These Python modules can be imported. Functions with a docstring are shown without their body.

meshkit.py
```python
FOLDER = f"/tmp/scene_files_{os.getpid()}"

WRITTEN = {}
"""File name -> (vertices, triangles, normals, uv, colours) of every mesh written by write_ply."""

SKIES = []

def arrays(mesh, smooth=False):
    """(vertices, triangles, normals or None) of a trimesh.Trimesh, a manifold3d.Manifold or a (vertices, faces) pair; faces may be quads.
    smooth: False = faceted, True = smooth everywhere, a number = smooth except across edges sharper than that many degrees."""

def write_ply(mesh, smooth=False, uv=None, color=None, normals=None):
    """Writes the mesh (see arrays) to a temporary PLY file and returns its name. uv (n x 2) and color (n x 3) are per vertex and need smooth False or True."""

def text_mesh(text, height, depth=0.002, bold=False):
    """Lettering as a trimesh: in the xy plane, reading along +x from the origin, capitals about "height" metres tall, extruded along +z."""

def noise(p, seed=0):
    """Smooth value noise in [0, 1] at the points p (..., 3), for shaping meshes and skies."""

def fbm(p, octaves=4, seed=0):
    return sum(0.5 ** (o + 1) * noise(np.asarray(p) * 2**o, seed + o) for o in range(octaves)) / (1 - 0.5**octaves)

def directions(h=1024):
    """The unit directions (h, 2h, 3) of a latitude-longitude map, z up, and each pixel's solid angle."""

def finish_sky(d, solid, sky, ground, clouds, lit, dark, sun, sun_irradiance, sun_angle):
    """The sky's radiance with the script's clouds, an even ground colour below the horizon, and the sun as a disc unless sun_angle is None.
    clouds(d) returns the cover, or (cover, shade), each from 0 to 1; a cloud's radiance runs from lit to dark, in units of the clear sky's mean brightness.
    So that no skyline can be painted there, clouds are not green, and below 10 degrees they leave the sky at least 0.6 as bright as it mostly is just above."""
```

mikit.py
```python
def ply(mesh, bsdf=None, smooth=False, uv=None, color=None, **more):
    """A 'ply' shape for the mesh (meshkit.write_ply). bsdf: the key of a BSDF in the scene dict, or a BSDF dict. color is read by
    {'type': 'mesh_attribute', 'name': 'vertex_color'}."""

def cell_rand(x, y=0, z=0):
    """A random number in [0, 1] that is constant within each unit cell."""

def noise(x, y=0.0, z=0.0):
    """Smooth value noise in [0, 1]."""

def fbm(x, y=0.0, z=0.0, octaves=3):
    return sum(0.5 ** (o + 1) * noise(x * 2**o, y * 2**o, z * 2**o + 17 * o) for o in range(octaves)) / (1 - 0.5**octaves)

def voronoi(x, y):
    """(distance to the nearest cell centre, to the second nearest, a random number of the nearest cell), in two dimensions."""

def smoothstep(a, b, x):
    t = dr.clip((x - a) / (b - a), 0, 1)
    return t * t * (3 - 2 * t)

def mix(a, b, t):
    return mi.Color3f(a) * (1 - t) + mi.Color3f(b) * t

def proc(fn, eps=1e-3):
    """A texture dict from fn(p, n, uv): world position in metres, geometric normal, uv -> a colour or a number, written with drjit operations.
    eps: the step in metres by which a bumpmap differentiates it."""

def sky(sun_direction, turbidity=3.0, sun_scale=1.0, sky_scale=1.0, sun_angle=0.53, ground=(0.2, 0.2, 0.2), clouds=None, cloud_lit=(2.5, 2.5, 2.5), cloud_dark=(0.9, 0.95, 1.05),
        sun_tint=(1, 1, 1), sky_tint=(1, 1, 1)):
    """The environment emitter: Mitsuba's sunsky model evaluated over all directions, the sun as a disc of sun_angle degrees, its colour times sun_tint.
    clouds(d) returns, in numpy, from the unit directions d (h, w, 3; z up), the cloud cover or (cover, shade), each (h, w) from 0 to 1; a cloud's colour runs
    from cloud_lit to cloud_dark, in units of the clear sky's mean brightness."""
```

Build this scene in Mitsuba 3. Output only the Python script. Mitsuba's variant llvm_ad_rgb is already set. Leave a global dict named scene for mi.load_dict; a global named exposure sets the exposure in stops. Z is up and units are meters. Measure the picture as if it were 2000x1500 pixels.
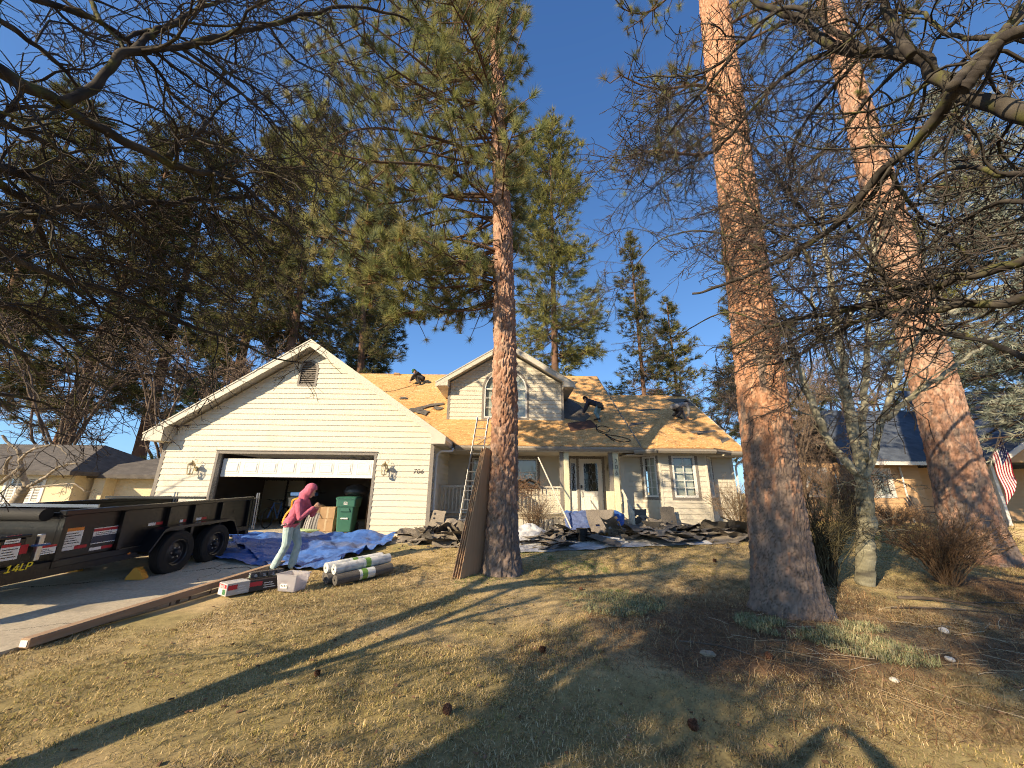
import math, random
import numpy as np
import trimesh, mitsuba as mi, drjit as dr, mikit, meshkit
import manifold3d as m3
from shapely.geometry import Polygon, LineString, MultiPolygon, box as sbox, Point
from shapely.ops import unary_union
from shapely import affinity
T = mi.ScalarTransform4f
scene, labels = {}, {}
rng = np.random.default_rng(7)

# ------------------------------------------------------------------ camera, sky, exposure
PITCH, ROLL, EYE = math.radians(16.1), math.radians(0.66), (0.0, 0.0, 1.6)
_up = np.array([0, -math.sin(PITCH), math.cos(PITCH)]) * math.cos(ROLL) - np.array([1.0, 0, 0]) * math.sin(ROLL)
scene['camera'] = {'type': 'perspective', 'fov': 2 * math.degrees(math.atan(1000 / 722.0)), 'fov_axis': 'x',
                   'near_clip': 0.05, 'far_clip': 2000.0,
                   'to_world': T().look_at(origin=list(EYE), target=[0, math.cos(PITCH), EYE[2] + math.sin(PITCH)], up=_up.tolist())}
SUN = np.array([-0.695 * math.cos(math.radians(24.5)), -0.72 * math.cos(math.radians(24.5)), math.sin(math.radians(24.5))])
scene['sky'] = mikit.sky(SUN.tolist(), turbidity=3.0, sun_scale=2.0, sun_tint=(0.96, 1.0, 1.06), sky_scale=1.55, sky_tint=(0.70, 0.95, 1.30))
exposure = 1.87

# ------------------------------------------------------------------ helpers
def uniq(key):
    if key not in scene and key not in labels:
        return key
    k = 1
    while f'{key}_{k:03d}' in scene or f'{key}_{k:03d}' in labels:
        k += 1
    return f'{key}_{k:03d}'

_count = {}
def numbered(key):
    """key, key_001, key_002 ... in order"""
    n = _count.get(key, -1) + 1
    _count[key] = n
    return key if n == 0 else f'{key}_{n:03d}'

def put(key, mesh, bsdf, smooth=False, color=None, **more):
    key = numbered(key)
    scene[key] = mikit.ply(mesh, bsdf, smooth=smooth, color=color, **more)
    return key

def tag(key, label=None, category=None, group=None, kind=None):
    d = labels.setdefault(key, {})
    for k, v in (('label', label), ('category', category), ('group', group), ('kind', kind)):
        if v:
            d[k] = v
    return key

def thing(name, label, category, group=None):
    key = numbered(name)
    return tag(key, label, category, group)

_u = np.array([[sx * (1 if a == 0 else q), sy * (1 if a == 1 else q), sz * (1 if a == 2 else q)]
               for q in (0.8,) for a in range(3) for sx in (-1, 1) for sy in (-1, 1) for sz in (-1, 1)], float)
_hull = trimesh.Trimesh(_u, process=False).convex_hull
_order = [int(np.argmin(np.abs(_hull.vertices - p).sum(1))) for p in _u]
_inv = np.empty(24, int); _inv[_order] = np.arange(24)
_CF = _inv[_hull.faces]
_CS = np.sign(_u); _CM = np.abs(_u) == 1
def cbox(size, b=0.004, center=(0, 0, 0)):
    h = np.asarray(size, float) / 2
    b = min(b, 0.45 * h.min() * 1.0)
    v = _CS * (h - b * (~_CM))
    return v + np.asarray(center, float), _CF

_BF = np.array([[0, 1, 3], [0, 3, 2], [4, 6, 7], [4, 7, 5], [0, 4, 5], [0, 5, 1], [2, 3, 7], [2, 7, 6], [0, 2, 6], [0, 6, 4], [1, 5, 7], [1, 7, 3]])
def rotz(v, a):
    c, s = math.cos(a), math.sin(a)
    return np.asarray(v) @ np.array([[c, s, 0], [-s, c, 0], [0, 0, 1.0]])
def rotx(v, a):
    c, s = math.cos(a), math.sin(a)
    return np.asarray(v) @ np.array([[1, 0, 0], [0, c, s], [0, -s, c]])
def roty(v, a):
    c, s = math.cos(a), math.sin(a)
    return np.asarray(v) @ np.array([[c, 0, -s], [0, 1, 0], [s, 0, c]])

class MB:
    """Collects triangles of ONE mesh, with a colour per vertex."""
    def __init__(s): s.v, s.f, s.c, s.n = [], [], [], 0
    def add(s, v, f, c=None):
        v = np.asarray(v, float); f = np.asarray(f, int)
        if f.shape[1] == 4: f = np.vstack([f[:, [0, 1, 2]], f[:, [0, 2, 3]]])
        s.v.append(v); s.f.append(f + s.n); s.n += len(v)
        s.c.append(np.broadcast_to(np.asarray((0.5, 0.5, 0.5) if c is None else c, float), (len(v), 3)))
        return s
    def mesh(s, m, c=None):
        return s.add(np.asarray(m.vertices), np.asarray(m.faces), c)
    def box(s, x0, x1, y0, y1, z0, z1, c=None, b=0.0):
        if b > 0:
            v, f = cbox((x1 - x0, y1 - y0, z1 - z0), b, ((x0 + x1) / 2, (y0 + y1) / 2, (z0 + z1) / 2))
        else:
            v = np.array([[x, y, z] for x in (x0, x1) for y in (y0, y1) for z in (z0, z1)], float); f = _BF
        return s.add(v, f, c)
    def bar(s, a, b, w, h=None, c=None, bev=0.003, up=(0, 0, 1)):
        """rectangular bar from a to b, w wide, h tall"""
        a, b = np.asarray(a, float), np.asarray(b, float); d = b - a; L = np.linalg.norm(d); d = d / L
        up = np.asarray(up, float)
        if abs(d @ up) > 0.99: up = np.array([0, 1.0, 0])
        x = np.cross(d, up); x /= np.linalg.norm(x); z = np.cross(x, d)
        v, f = cbox((w, L, h or w), bev)
        return s.add(v @ np.array([x, d, z]) + (a + b) / 2, f, c)
    def tube(s, p, r, sides=6, c=None, cap=True):
        v, f = tube(p, r, sides, cap)
        return s.add(v, f, c)
    def rings(s, c, axis, prof, n=24, col=None):
        """surface of revolution about an axis through c; prof: list of (radius, along)"""
        ax = np.asarray(axis, float); ax /= np.linalg.norm(ax)
        a = np.cross(ax, [0, 0, 1.0] if abs(ax[2]) < .9 else [1.0, 0, 0]); a /= np.linalg.norm(a); b = np.cross(ax, a)
        t = np.arange(n) * 2 * np.pi / n
        pr = np.asarray(prof, float)
        v = np.asarray(c, float) + pr[:, None, 1:2] * ax + pr[:, None, 0:1] * (np.cos(t)[None, :, None] * a + np.sin(t)[None, :, None] * b)
        m = len(pr); i, j = np.meshgrid(np.arange(m - 1), np.arange(n), indexing='ij')
        q = np.stack([i * n + j, i * n + (j + 1) % n, (i + 1) * n + (j + 1) % n, (i + 1) * n + j], -1).reshape(-1, 4)
        return s.add(v.reshape(-1, 3), q, col)
    def prism(s, poly, fr, d0, d1, c=None):
        for g in polys(poly):
            v, f = prism(g, fr, d0, d1); s.add(v, f, c)
        return s
    def get(s): return np.vstack(s.v), np.vstack(s.f)
    def cols(s): return np.vstack(s.c)
    def put(s, key, bsdf, smooth=False, color=False, **more):
        v, f = s.get()
        return put(key, (v, f), bsdf, smooth=smooth, color=s.cols() if color else None, **more)
    def move(s, loc=(0, 0, 0), rz=0.0, sc=1.0):
        s.v = [rotz(v * sc, rz) + np.asarray(loc, float) for v in s.v]; return s

def tube(p, r, sides=6, cap=True):
    p = np.asarray(p, float); m = len(p)
    r = np.broadcast_to(np.asarray(r, float), (m,))
    t = np.gradient(p, axis=0); t /= np.linalg.norm(t, axis=1, keepdims=True) + 1e-12
    a = np.cross(t, np.where(np.abs(t[:, 2:]) < 0.9, [0, 0, 1.0], [1.0, 0, 0]))
    a /= np.linalg.norm(a, axis=1, keepdims=True) + 1e-12
    for k in range(1, m):                                  # no twist
        q = a[k - 1] - t[k] * (a[k - 1] @ t[k]); l = np.linalg.norm(q)
        if l > 1e-6: a[k] = q / l
    b = np.cross(t, a)
    th = np.arange(sides) * 2 * np.pi / sides
    v = p[:, None] + r[:, None, None] * (np.cos(th)[None, :, None] * a[:, None] + np.sin(th)[None, :, None] * b[:, None])
    v = v.reshape(-1, 3)
    i, j = np.meshgrid(np.arange(m - 1), np.arange(sides), indexing='ij')
    q = np.stack([i * sides + j, i * sides + (j + 1) % sides, (i + 1) * sides + (j + 1) % sides, (i + 1) * sides + j], -1).reshape(-1, 4)
    f = np.vstack([q[:, [0, 1, 2]], q[:, [0, 2, 3]]])
    if cap:
        n = len(v); v = np.vstack([v, p[0], p[-1]])
        k = np.arange(sides); k2 = (k + 1) % sides; e = (m - 1) * sides
        f = np.vstack([f, np.stack([k2, k, k * 0 + n], 1), np.stack([e + k, e + k2, k * 0 + n + 1], 1)])
    return v, f

def curve(pts, n=24):
    """smooth curve through the points"""
    from scipy.interpolate import CubicSpline
    p = np.asarray(pts, float)
    if len(p) == 2: return p[0] + (p[1] - p[0]) * np.linspace(0, 1, n)[:, None]
    t = np.r_[0, np.cumsum(np.linalg.norm(np.diff(p, axis=0), axis=1))]
    return CubicSpline(t, p, bc_type='natural')(np.linspace(0, t[-1], n))

class Frame:
    def __init__(s, o, u, v):
        s.o, s.u, s.v = (np.asarray(x, float) for x in (o, u, v))
        s.u = s.u / np.linalg.norm(s.u); s.v = s.v / np.linalg.norm(s.v); s.n = np.cross(s.u, s.v)
    def at(s, p, d): 
        p = np.asarray(p, float); d = np.broadcast_to(np.asarray(d, float), (len(p),))
        return s.o + p[:, :1] * s.u + p[:, 1:2] * s.v + d[:, None] * s.n

def polys(p):
    if p.is_empty: return []
    return [g for g in getattr(p, 'geoms', [p]) if isinstance(g, Polygon) and g.area > 1e-6]

def prism(poly, fr, d0, d1):
    """2D polygon in the frame's (u, v), from depth d0 (back) to d1 (front, may be a function of the points)"""
    tv, tf = trimesh.creation.triangulate_polygon(poly, engine='earcut')
    tv = np.asarray(tv)[:, :2]; tf = np.asarray(tf)
    q = tv[tf]; ar = np.cross(q[:, 1] - q[:, 0], q[:, 2] - q[:, 0])
    tf = np.where(ar[:, None] < 0, tf[:, ::-1], tf)
    g = lambda d, p: d(p) if callable(d) else d
    n = len(tv)
    vs = [fr.at(tv, g(d1, tv)), fr.at(tv, g(d0, tv))]; fs = [tf, tf[:, ::-1] + n]; n *= 2
    from shapely.geometry.polygon import orient
    po = orient(poly)
    for ring in [po.exterior, *po.interiors]:
        r = np.asarray(ring.coords)[:-1, :2]; m = len(r); k = np.arange(m); k2 = (k + 1) % m
        vs += [fr.at(r, g(d1, r)), fr.at(r, g(d0, r))]
        fs += [np.stack([n + m + k, n + m + k2, n + k2], 1), np.stack([n + m + k, n + k2, n + k], 1)]; n += 2 * m
    return np.vstack(vs), np.vstack(fs)

def capsules(chains, seg=10, length=0.03, smooth=3):
    """one continuous figure: chains of (point, radius); hulls of neighbouring spheres, joined, refined and smoothed"""
    out = []
    for ch in chains:
        for (p, r), (q, s) in zip(ch[:-1], ch[1:]):
            a = m3.Manifold.sphere(r, seg).translate([float(x) for x in p]); b = m3.Manifold.sphere(s, seg).translate([float(x) for x in q])
            out.append((a + b).hull() if not np.allclose(p, q) else a)
    m = m3.Manifold.batch_boolean(out, m3.OpType.Add).refine_to_length(length).to_mesh()
    t = trimesh.Trimesh(np.array(m.vert_properties[:, :3]), np.array(m.tri_verts), process=True)
    if smooth: trimesh.smoothing.filter_taubin(t, iterations=smooth * 4)
    return t

def sm(a, b, x):
    t = np.clip((np.asarray(x, float) - a) / (b - a), 0, 1); return t * t * (3 - 2 * t)
def zg(x, y):
    """height of the ground"""
    x, y = np.asarray(x, float), np.asarray(y, float)
    return sm(6.5, 12.5, y) * (0.24 + 0.2 * sm(-1.5, 6, x)) + 0.12 * sm(13, 22, y)
def gz(x, y): return float(zg(x, y))

# ------------------------------------------------------------------ materials
def P(base, rough=0.7, spec=0.3, metallic=0.0, **k):
    b = base if isinstance(base, dict) else {'type': 'rgb', 'value': list(base)}
    return {'type': 'twosided', 'bsdf': {'type': 'principled', 'base_color': b, 'roughness': rough, 'specular': spec, 'metallic': metallic, **k}}
def mat(name, *a, **k): scene['mat_' + name] = P(*a, **k); return 'mat_' + name
def bump(name, inner, fn, scale, eps=2e-3):
    d = scene[inner]
    scene['mat_' + name] = {'type': 'twosided', 'bsdf': {'type': 'bumpmap', 'nested': d['bsdf'], 'tex': mikit.proc(fn, eps), 'scale': scale}}
    return 'mat_' + name
VC = {'type': 'mesh_attribute', 'name': 'vertex_color'}
mat('tint_matte', VC, 0.9, 0.15); mat('tint_satin', VC, 0.45, 0.4); mat('tint_gloss', VC, 0.25, 0.5)
MATTE, SATIN, GLOSS = 'mat_tint_matte', 'mat_tint_satin', 'mat_tint_gloss'
scene['mat_needle'] = {'type': 'principledthin', 'base_color': VC, 'roughness': 0.6, 'diff_trans': 0.8}
NEEDLE = 'mat_needle'
N, FB, VO, SS, MX, CR = mikit.noise, mikit.fbm, mikit.voronoi, mikit.smoothstep, mikit.mix, mikit.cell_rand

def f_siding(p, n, uv):
    a = FB(p.x * 3 + p.y * 3, p.y * 1.0, p.z * 14, 3)
    d = SS(0.56, 0.8, FB(p.x * 0.9 + 5, p.y, p.z * 0.8, 4))
    g = CR(p.x * 0.28 + dr.floor((p.z - 0.2) / 0.178) * 7.3, 1, 2)
    return MX((.555, .515, .425), (.505, .465, .38), 0.55 * a + 0.2 * g) * (1 - 0.1 * d)
mat('siding', mikit.proc(f_siding), 0.6, 0.3)
mat('siding', mikit.proc(f_siding), 0.6, 0.3)
mat('trim', (.185, .168, .15), 0.6); mat('trim_dark', (.085, .072, .062), 0.6); mat('fascia', (.48, .45, .385), 0.55)
mat('white_paint', (.62, .61, .58), 0.45); mat('post_paint', (.55, .52, .37), 0.6); mat('gutter', (.26, .235, .20), 0.4)
def f_osb(p, n, uv):
    w = N(p.x * 9, p.y * 9, p.z * 9) * 3.0
    k = CR(dr.floor(p.x * 16), dr.floor((p.y + p.z) * 16), 3)
    x, y = p.x * 11 + w, (p.y * 0.8 + p.z * 0.6) * 26 + w * 0.7
    a = VO(dr.select(k > 0.75, y * 0.42, x), dr.select(k > 0.75, x * 2.3, y))
    big = FB(p.x * 0.8, p.y * 0.8, p.z * 0.8, 2)
    c = MX((.53, .31, .13), (.34, .175, .062), SS(0.3, 1.0, a[2]))
    c = MX(c, (.70, .50, .27), SS(0.82, 0.95, a[2]) * 0.8)
    return c * (0.86 + 0.28 * big)
mat('osb', mikit.proc(f_osb), 0.85, 0.15)
def f_conc(p, n, uv):
    a = FB(p.x * 1.2, p.y * 1.2, 0.0, 4); b = FB(p.x * 40, p.y * 40, 3.0, 2); s = VO(p.x * 1.1, p.y * 1.1)
    st = SS(0.62, 0.74, FB(p.x * 0.7 + 9, p.y * 0.9, 1.0, 5))
    c = MX((.42, .37, .285), (.33, .285, .215), a) * (0.8 + 0.4 * b)
    v = VO(p.x * 0.42 + 0.6 * FB(p.x * 1.5, p.y * 1.5, 2.0, 3), p.y * 0.42 + 0.6 * FB(p.x * 1.5, p.y * 1.5, 7.0, 3))
    c = dr.select(v[1] - v[0] < 0.012, mi.Color3f(.07, .06, .05), c)                  # cracks
    return MX(c, (.16, .14, .115), st * 0.6)
mat('concrete', mikit.proc(f_conc), 0.9, 0.2)
def f_lawn(p, n, uv):
    a = FB(p.x * 0.6, p.y * 0.6, 0.0, 4); b = FB(p.x * 9, p.y * 9, 2.0, 3); c = N(p.x * 70, p.y * 70, 1.0)
    g = MX((.37, .28, .15), (.26, .21, .10), SS(0.4, 0.65, a)) * (0.55 + 0.5 * b + 0.35 * c)
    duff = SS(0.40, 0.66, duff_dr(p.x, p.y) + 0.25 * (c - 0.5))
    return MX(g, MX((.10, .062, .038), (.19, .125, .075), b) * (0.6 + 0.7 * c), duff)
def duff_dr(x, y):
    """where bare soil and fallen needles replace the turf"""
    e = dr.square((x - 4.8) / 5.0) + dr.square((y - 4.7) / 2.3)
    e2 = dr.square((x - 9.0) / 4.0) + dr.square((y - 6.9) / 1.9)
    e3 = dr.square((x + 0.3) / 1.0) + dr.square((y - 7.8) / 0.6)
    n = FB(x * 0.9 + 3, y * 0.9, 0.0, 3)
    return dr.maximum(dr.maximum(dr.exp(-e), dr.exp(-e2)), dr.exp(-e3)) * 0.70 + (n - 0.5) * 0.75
def duff_np(x, y):
    x, y = np.asarray(x, float), np.asarray(y, float)
    e = ((x - 4.8) / 5.0) ** 2 + ((y - 4.7) / 2.3) ** 2; e2 = ((x - 9) / 4.0) ** 2 + ((y - 6.9) / 1.9) ** 2
    e3 = ((x + .3) / 1.0) ** 2 + ((y - 7.8) / .6) ** 2
    v = np.array(duff_dr(mi.Float(np.ravel(x)), mi.Float(np.ravel(y))))
    return v.reshape(x.shape)
mat('lawn', mikit.proc(f_lawn), 0.95, 0.1)
def f_wood(p, n, uv):
    g = FB(p.x * 4 + p.y * 4, p.z * 1.2, p.y * 30, 3); k = N(p.x * 60 + p.y * 60, p.z * 2.5, 0.0)
    return MX((.46, .31, .19), (.34, .21, .12), 0.7 * g + 0.3 * k)
mat('plywood', mikit.proc(f_wood), 0.75, 0.2)
def f_felt(p, n, uv):
    a = FB(p.x * 3, p.y * 3, p.z * 3, 3); b = N(p.x * 90, p.y * 90, p.z * 90)
    return MX((.075, .07, .066), (.14, .128, .115), a) * (0.65 + 0.7 * b)
mat('felt', mikit.proc(f_felt), 0.9, 0.2)
def f_tarp(p, n, uv):
    a = FB(p.x * 6, p.y * 6, p.z * 6, 3); w = N(p.x * 120, p.y * 120, p.z * 120)
    d = SS(0.50, 0.66, FB(p.x * 1.4 + 4, p.y * 1.4, p.z, 5))
    return MX(MX((.028, .085, .30), (.055, .14, .40), a), (.13, .12, .12), d * 0.5) * (0.85 + 0.3 * w)
mat('tarp', mikit.proc(f_tarp), 0.5, 0.4)
def f_tarp_w(p, n, uv):
    a = FB(p.x * 5, p.y * 5, p.z * 5, 4)
    return MX((.52, .53, .55), (.33, .33, .34), SS(0.35, 0.75, a))
mat('silver_tarp', mikit.proc(f_tarp_w), 0.45, 0.4)
def f_black(p, n, uv):
    a = FB(p.x * 2, p.y * 2, p.z * 2, 4); k = N(p.x * 25, p.y * 3, p.z * 25)
    return MX((.007, .007, .008), (.022, .02, .018), SS(0.5, 0.85, a * 0.7 + k * 0.3))
mat('trailer_paint', mikit.proc(f_black), 0.32, 0.5)
mat('rubber', (.018, .018, .018), 0.75); mat('steel', (.55, .55, .55), 0.35, 0.5, 1.0); mat('black_steel', (.02, .02, .021), 0.35, 0.5)
mat('glass_dark', (.02, .025, .025), 0.06, 0.8)
scene['mat_pane'] = {'type': 'thindielectric', 'int_ior': 1.5}
mat('blind', (.40, .44, .39), 0.5)
def f_ind(p, n, uv):
    a = FB(p.x * 1.5, p.y * 1.5, p.z * 1.5, 3); return MX((.20, .17, .14), (.12, .10, .085), a)
mat('drywall', mikit.proc(f_ind), 0.9)
def f_card(p, n, uv):
    return MX((.38, .245, .135), (.29, .18, .095), FB(p.x * 7, p.y * 7, p.z * 7, 3))
mat('card', mikit.proc(f_card), 0.85)
def f_stucco(p, n, uv):
    a = FB(p.x * 1.1, p.y * 1.1, p.z * 1.1, 3); b = N(p.x * 60, p.y * 60, p.z * 60)
    return MX((.62, .53, .36), (.54, .46, .30), a) * (0.9 + 0.2 * b)
mat('stucco', mikit.proc(f_stucco), 0.9)
def f_shake(p, n, uv):
    a = CR(dr.floor(p.x * 5.5) , dr.floor(p.z * 9), dr.floor(p.y * 5.5)); b = FB(p.x * 5, p.y * 5, p.z * 5, 3)
    return MX((.055, .05, .047), (.12, .108, .098), 0.5 * a + 0.5 * b)
mat('shake', mikit.proc(f_shake), 0.9)
def f_slate(p, n, uv):
    a = CR(dr.floor(p.x * 4.0 + dr.floor(p.z * 8) * 0.37), dr.floor(p.z * 8), 0.0); b = FB(p.x * 8, p.y * 8, p.z * 8, 3)
    return MX((.04, .05, .07), (.095, .115, .15), 0.5 * a + 0.5 * b)
mat('slate', mikit.proc(f_slate), 0.8)
def f_tan(p, n, uv): return MX((.56, .37, .21), (.47, .30, .165), FB(p.x * 3, p.y * 3, p.z * 12, 3))
mat('tan_siding', mikit.proc(f_tan), 0.7)
# ================================================================== the ground
def grid(xs, ys, hfn, thick=None):
    X, Y = np.meshgrid(xs, ys); Zz = hfn(X, Y)
    v = np.stack([X, Y, Zz], -1).reshape(-1, 3); n, m = len(xs), len(ys)
    i, j = np.meshgrid(np.arange(m - 1), np.arange(n - 1), indexing='ij')
    q = np.stack([i * n + j, i * n + j + 1, (i + 1) * n + j + 1, (i + 1) * n + j], -1).reshape(-1, 4)
    return v, np.vstack([q[:, [0, 1, 2]], q[:, [0, 2, 3]]])
xs = np.r_[-900, -300, -120, -60, np.arange(-40, -14, 1.5), np.arange(-14, 14, 0.25), np.arange(14, 41, 1.5), 60, 120, 300, 900]
ys = np.r_[-900, -300, -100, -40, np.arange(-20, 0, 1.0), np.arange(0, 14, 0.2), np.arange(14, 41, 1.5), 60, 120, 300, 1200]
def h_lawn(X, Y):
    near = (np.abs(X) < 14) & (Y > 0) & (Y < 13)
    return zg(X, Y) - 0.005 + np.where(near, (meshkit.fbm(np.stack([X * .8, Y * .8, X * 0], -1), 3) - .5) * 0.05, 0) - 0.02 * (sm(.35, .0, np.abs(X + 7) - 2.4))
put('lawn', grid(xs, ys, h_lawn), 'mat_lawn', smooth=True); tag('lawn', 'dry tan winter lawn with bare needle covered soil', kind='structure')
# driveway: concrete slabs between joints, as pieces of the setting
def edge_r(y): return np.interp(y, [-6, 4.37, 8.3, 12.2], [-6.2, -4.98, -4.62, -4.25])
def edge_l(y): return np.interp(y, [-6, 12.2], [-10.6, -9.6])
yj = [-6, -2.2, 1.0, 3.9, 6.6, 9.3, 12.02]
for a, b in zip(yj[:-1], yj[1:]):
    for s in range(2):
        yy = np.linspace(a + .008, b - .008, 8)
        if s == 0: L, R = edge_l(yy), (edge_l(yy) + edge_r(yy)) / 2 - .008
        else: L, R = (edge_l(yy) + edge_r(yy)) / 2 + .008, edge_r(yy)
        t = np.linspace(0, 1, 5); X = L[:, None] * (1 - t) + R[:, None] * t; Y = np.repeat(yy[:, None], 5, 1)
        top = np.stack([X, Y, zg(X, Y) + 0.022], -1).reshape(-1, 3); n, m = 5, 8
        i, j = np.meshgrid(np.arange(m - 1), np.arange(n - 1), indexing='ij')
        q = np.stack([i * n + j, i * n + j + 1, (i + 1) * n + j + 1, (i + 1) * n + j], -1).reshape(-1, 4)
        bot = top - [0, 0, .16]; ring = np.r_[np.arange(n), np.arange(2 * n - 1, m * n, n), np.arange(m * n - 2, (m - 1) * n - 1, -1), np.arange((m - 2) * n, 0, -n)]
        k = np.arange(len(ring)); k2 = (k + 1) % len(ring); off = m * n
        side = np.stack([ring[k], ring[k] + off, ring[k2] + off, ring[k2]], 1)
        put('driveway__slab', (np.vstack([top, bot]), np.vstack([q, side])), 'mat_concrete')
tag('driveway', 'worn concrete driveway leading up to the garage', kind='structure')
wy = np.linspace(0, 1, 14)
pts = np.stack([np.linspace(-4.2, 2.6, 14), 10.9 + 0.5 * np.sin(wy * 3.0) + wy * 0.8], 1)
m_ = MB()
for k in range(13):
    a, b = pts[k], pts[k + 1]; d = (b - a) / np.linalg.norm(b - a); nn = np.array([-d[1], d[0]]) * .55
    q = np.array([a - nn + d * .006, b - nn - d * .006, b + nn - d * .006, a + nn + d * .006]); z = zg(q[:, 0], q[:, 1])
    v = np.vstack([np.c_[q, z + .028], np.c_[q, z - .08]])
    put('walkway__slab', (v, np.array([[0, 1, 2, 3], [0, 4, 5, 1], [1, 5, 6, 2], [2, 6, 7, 3], [3, 7, 4, 0]])), 'mat_concrete')
tag('walkway', 'concrete front walk half buried by roofing debris', kind='structure')

# ================================================================== the house
H = thing('cream_house', 'cream clapboard house with bare orange roof sheathing, arched dormer and open garage', 'house')
PITCHB = 0.178
def side_wall(part, fr, poly, z0=0.2, piece='siding_board', core=True, depth=.030, pitch=PITCHB, m='mat_siding', core_m='mat_siding'):
    """clapboards over a wall: each board is a piece of its own"""
    u0, v0, u1, v1 = poly.bounds
    if core:
        put(part, prism_all(poly, fr, -0.12, 0.0), core_m)
    k = math.floor((v0 - z0) / pitch)
    while z0 + k * pitch < v1:
        a = z0 + k * pitch; strip = poly.intersection(sbox(u0 - 1, a, u1 + 1, a + pitch - .002))
        for g in polys(strip):
            if g.area < 0.002: continue
            fn = lambda p, a=a: depth - (p[:, 1] - a) / pitch * (depth - .006)
            x0, _, x1, _ = g.bounds; cut = [x0 - .1] + ([x0 + ((k * 1.37) % 3.0) + .5] if x1 - x0 > 4 else []) + [x1 + .1]
            while len(cut) > 2 and cut[-2] + 3.66 < x1 - .4: cut.insert(-1, cut[-2] + 3.66)        # boards of 3.66 m, butted
            for ca, cb in zip(cut[:-1], cut[1:]):
                for gg in polys(g.intersection(sbox(ca + .002, a - 1, cb - .002, a + 1))): put(f'{part}__{piece}', prism(gg, fr, 0.0005, fn), m)
        k += 1
def prism_all(poly, fr, d0, d1):
    b = MB(); b.prism(poly, fr, d0, d1); return b.get()
FY = lambda y: Frame((0, y, 0), (1, 0, 0), (0, 0, 1))         # wall facing the street, u = x, v = z  (normal -y)
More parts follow.
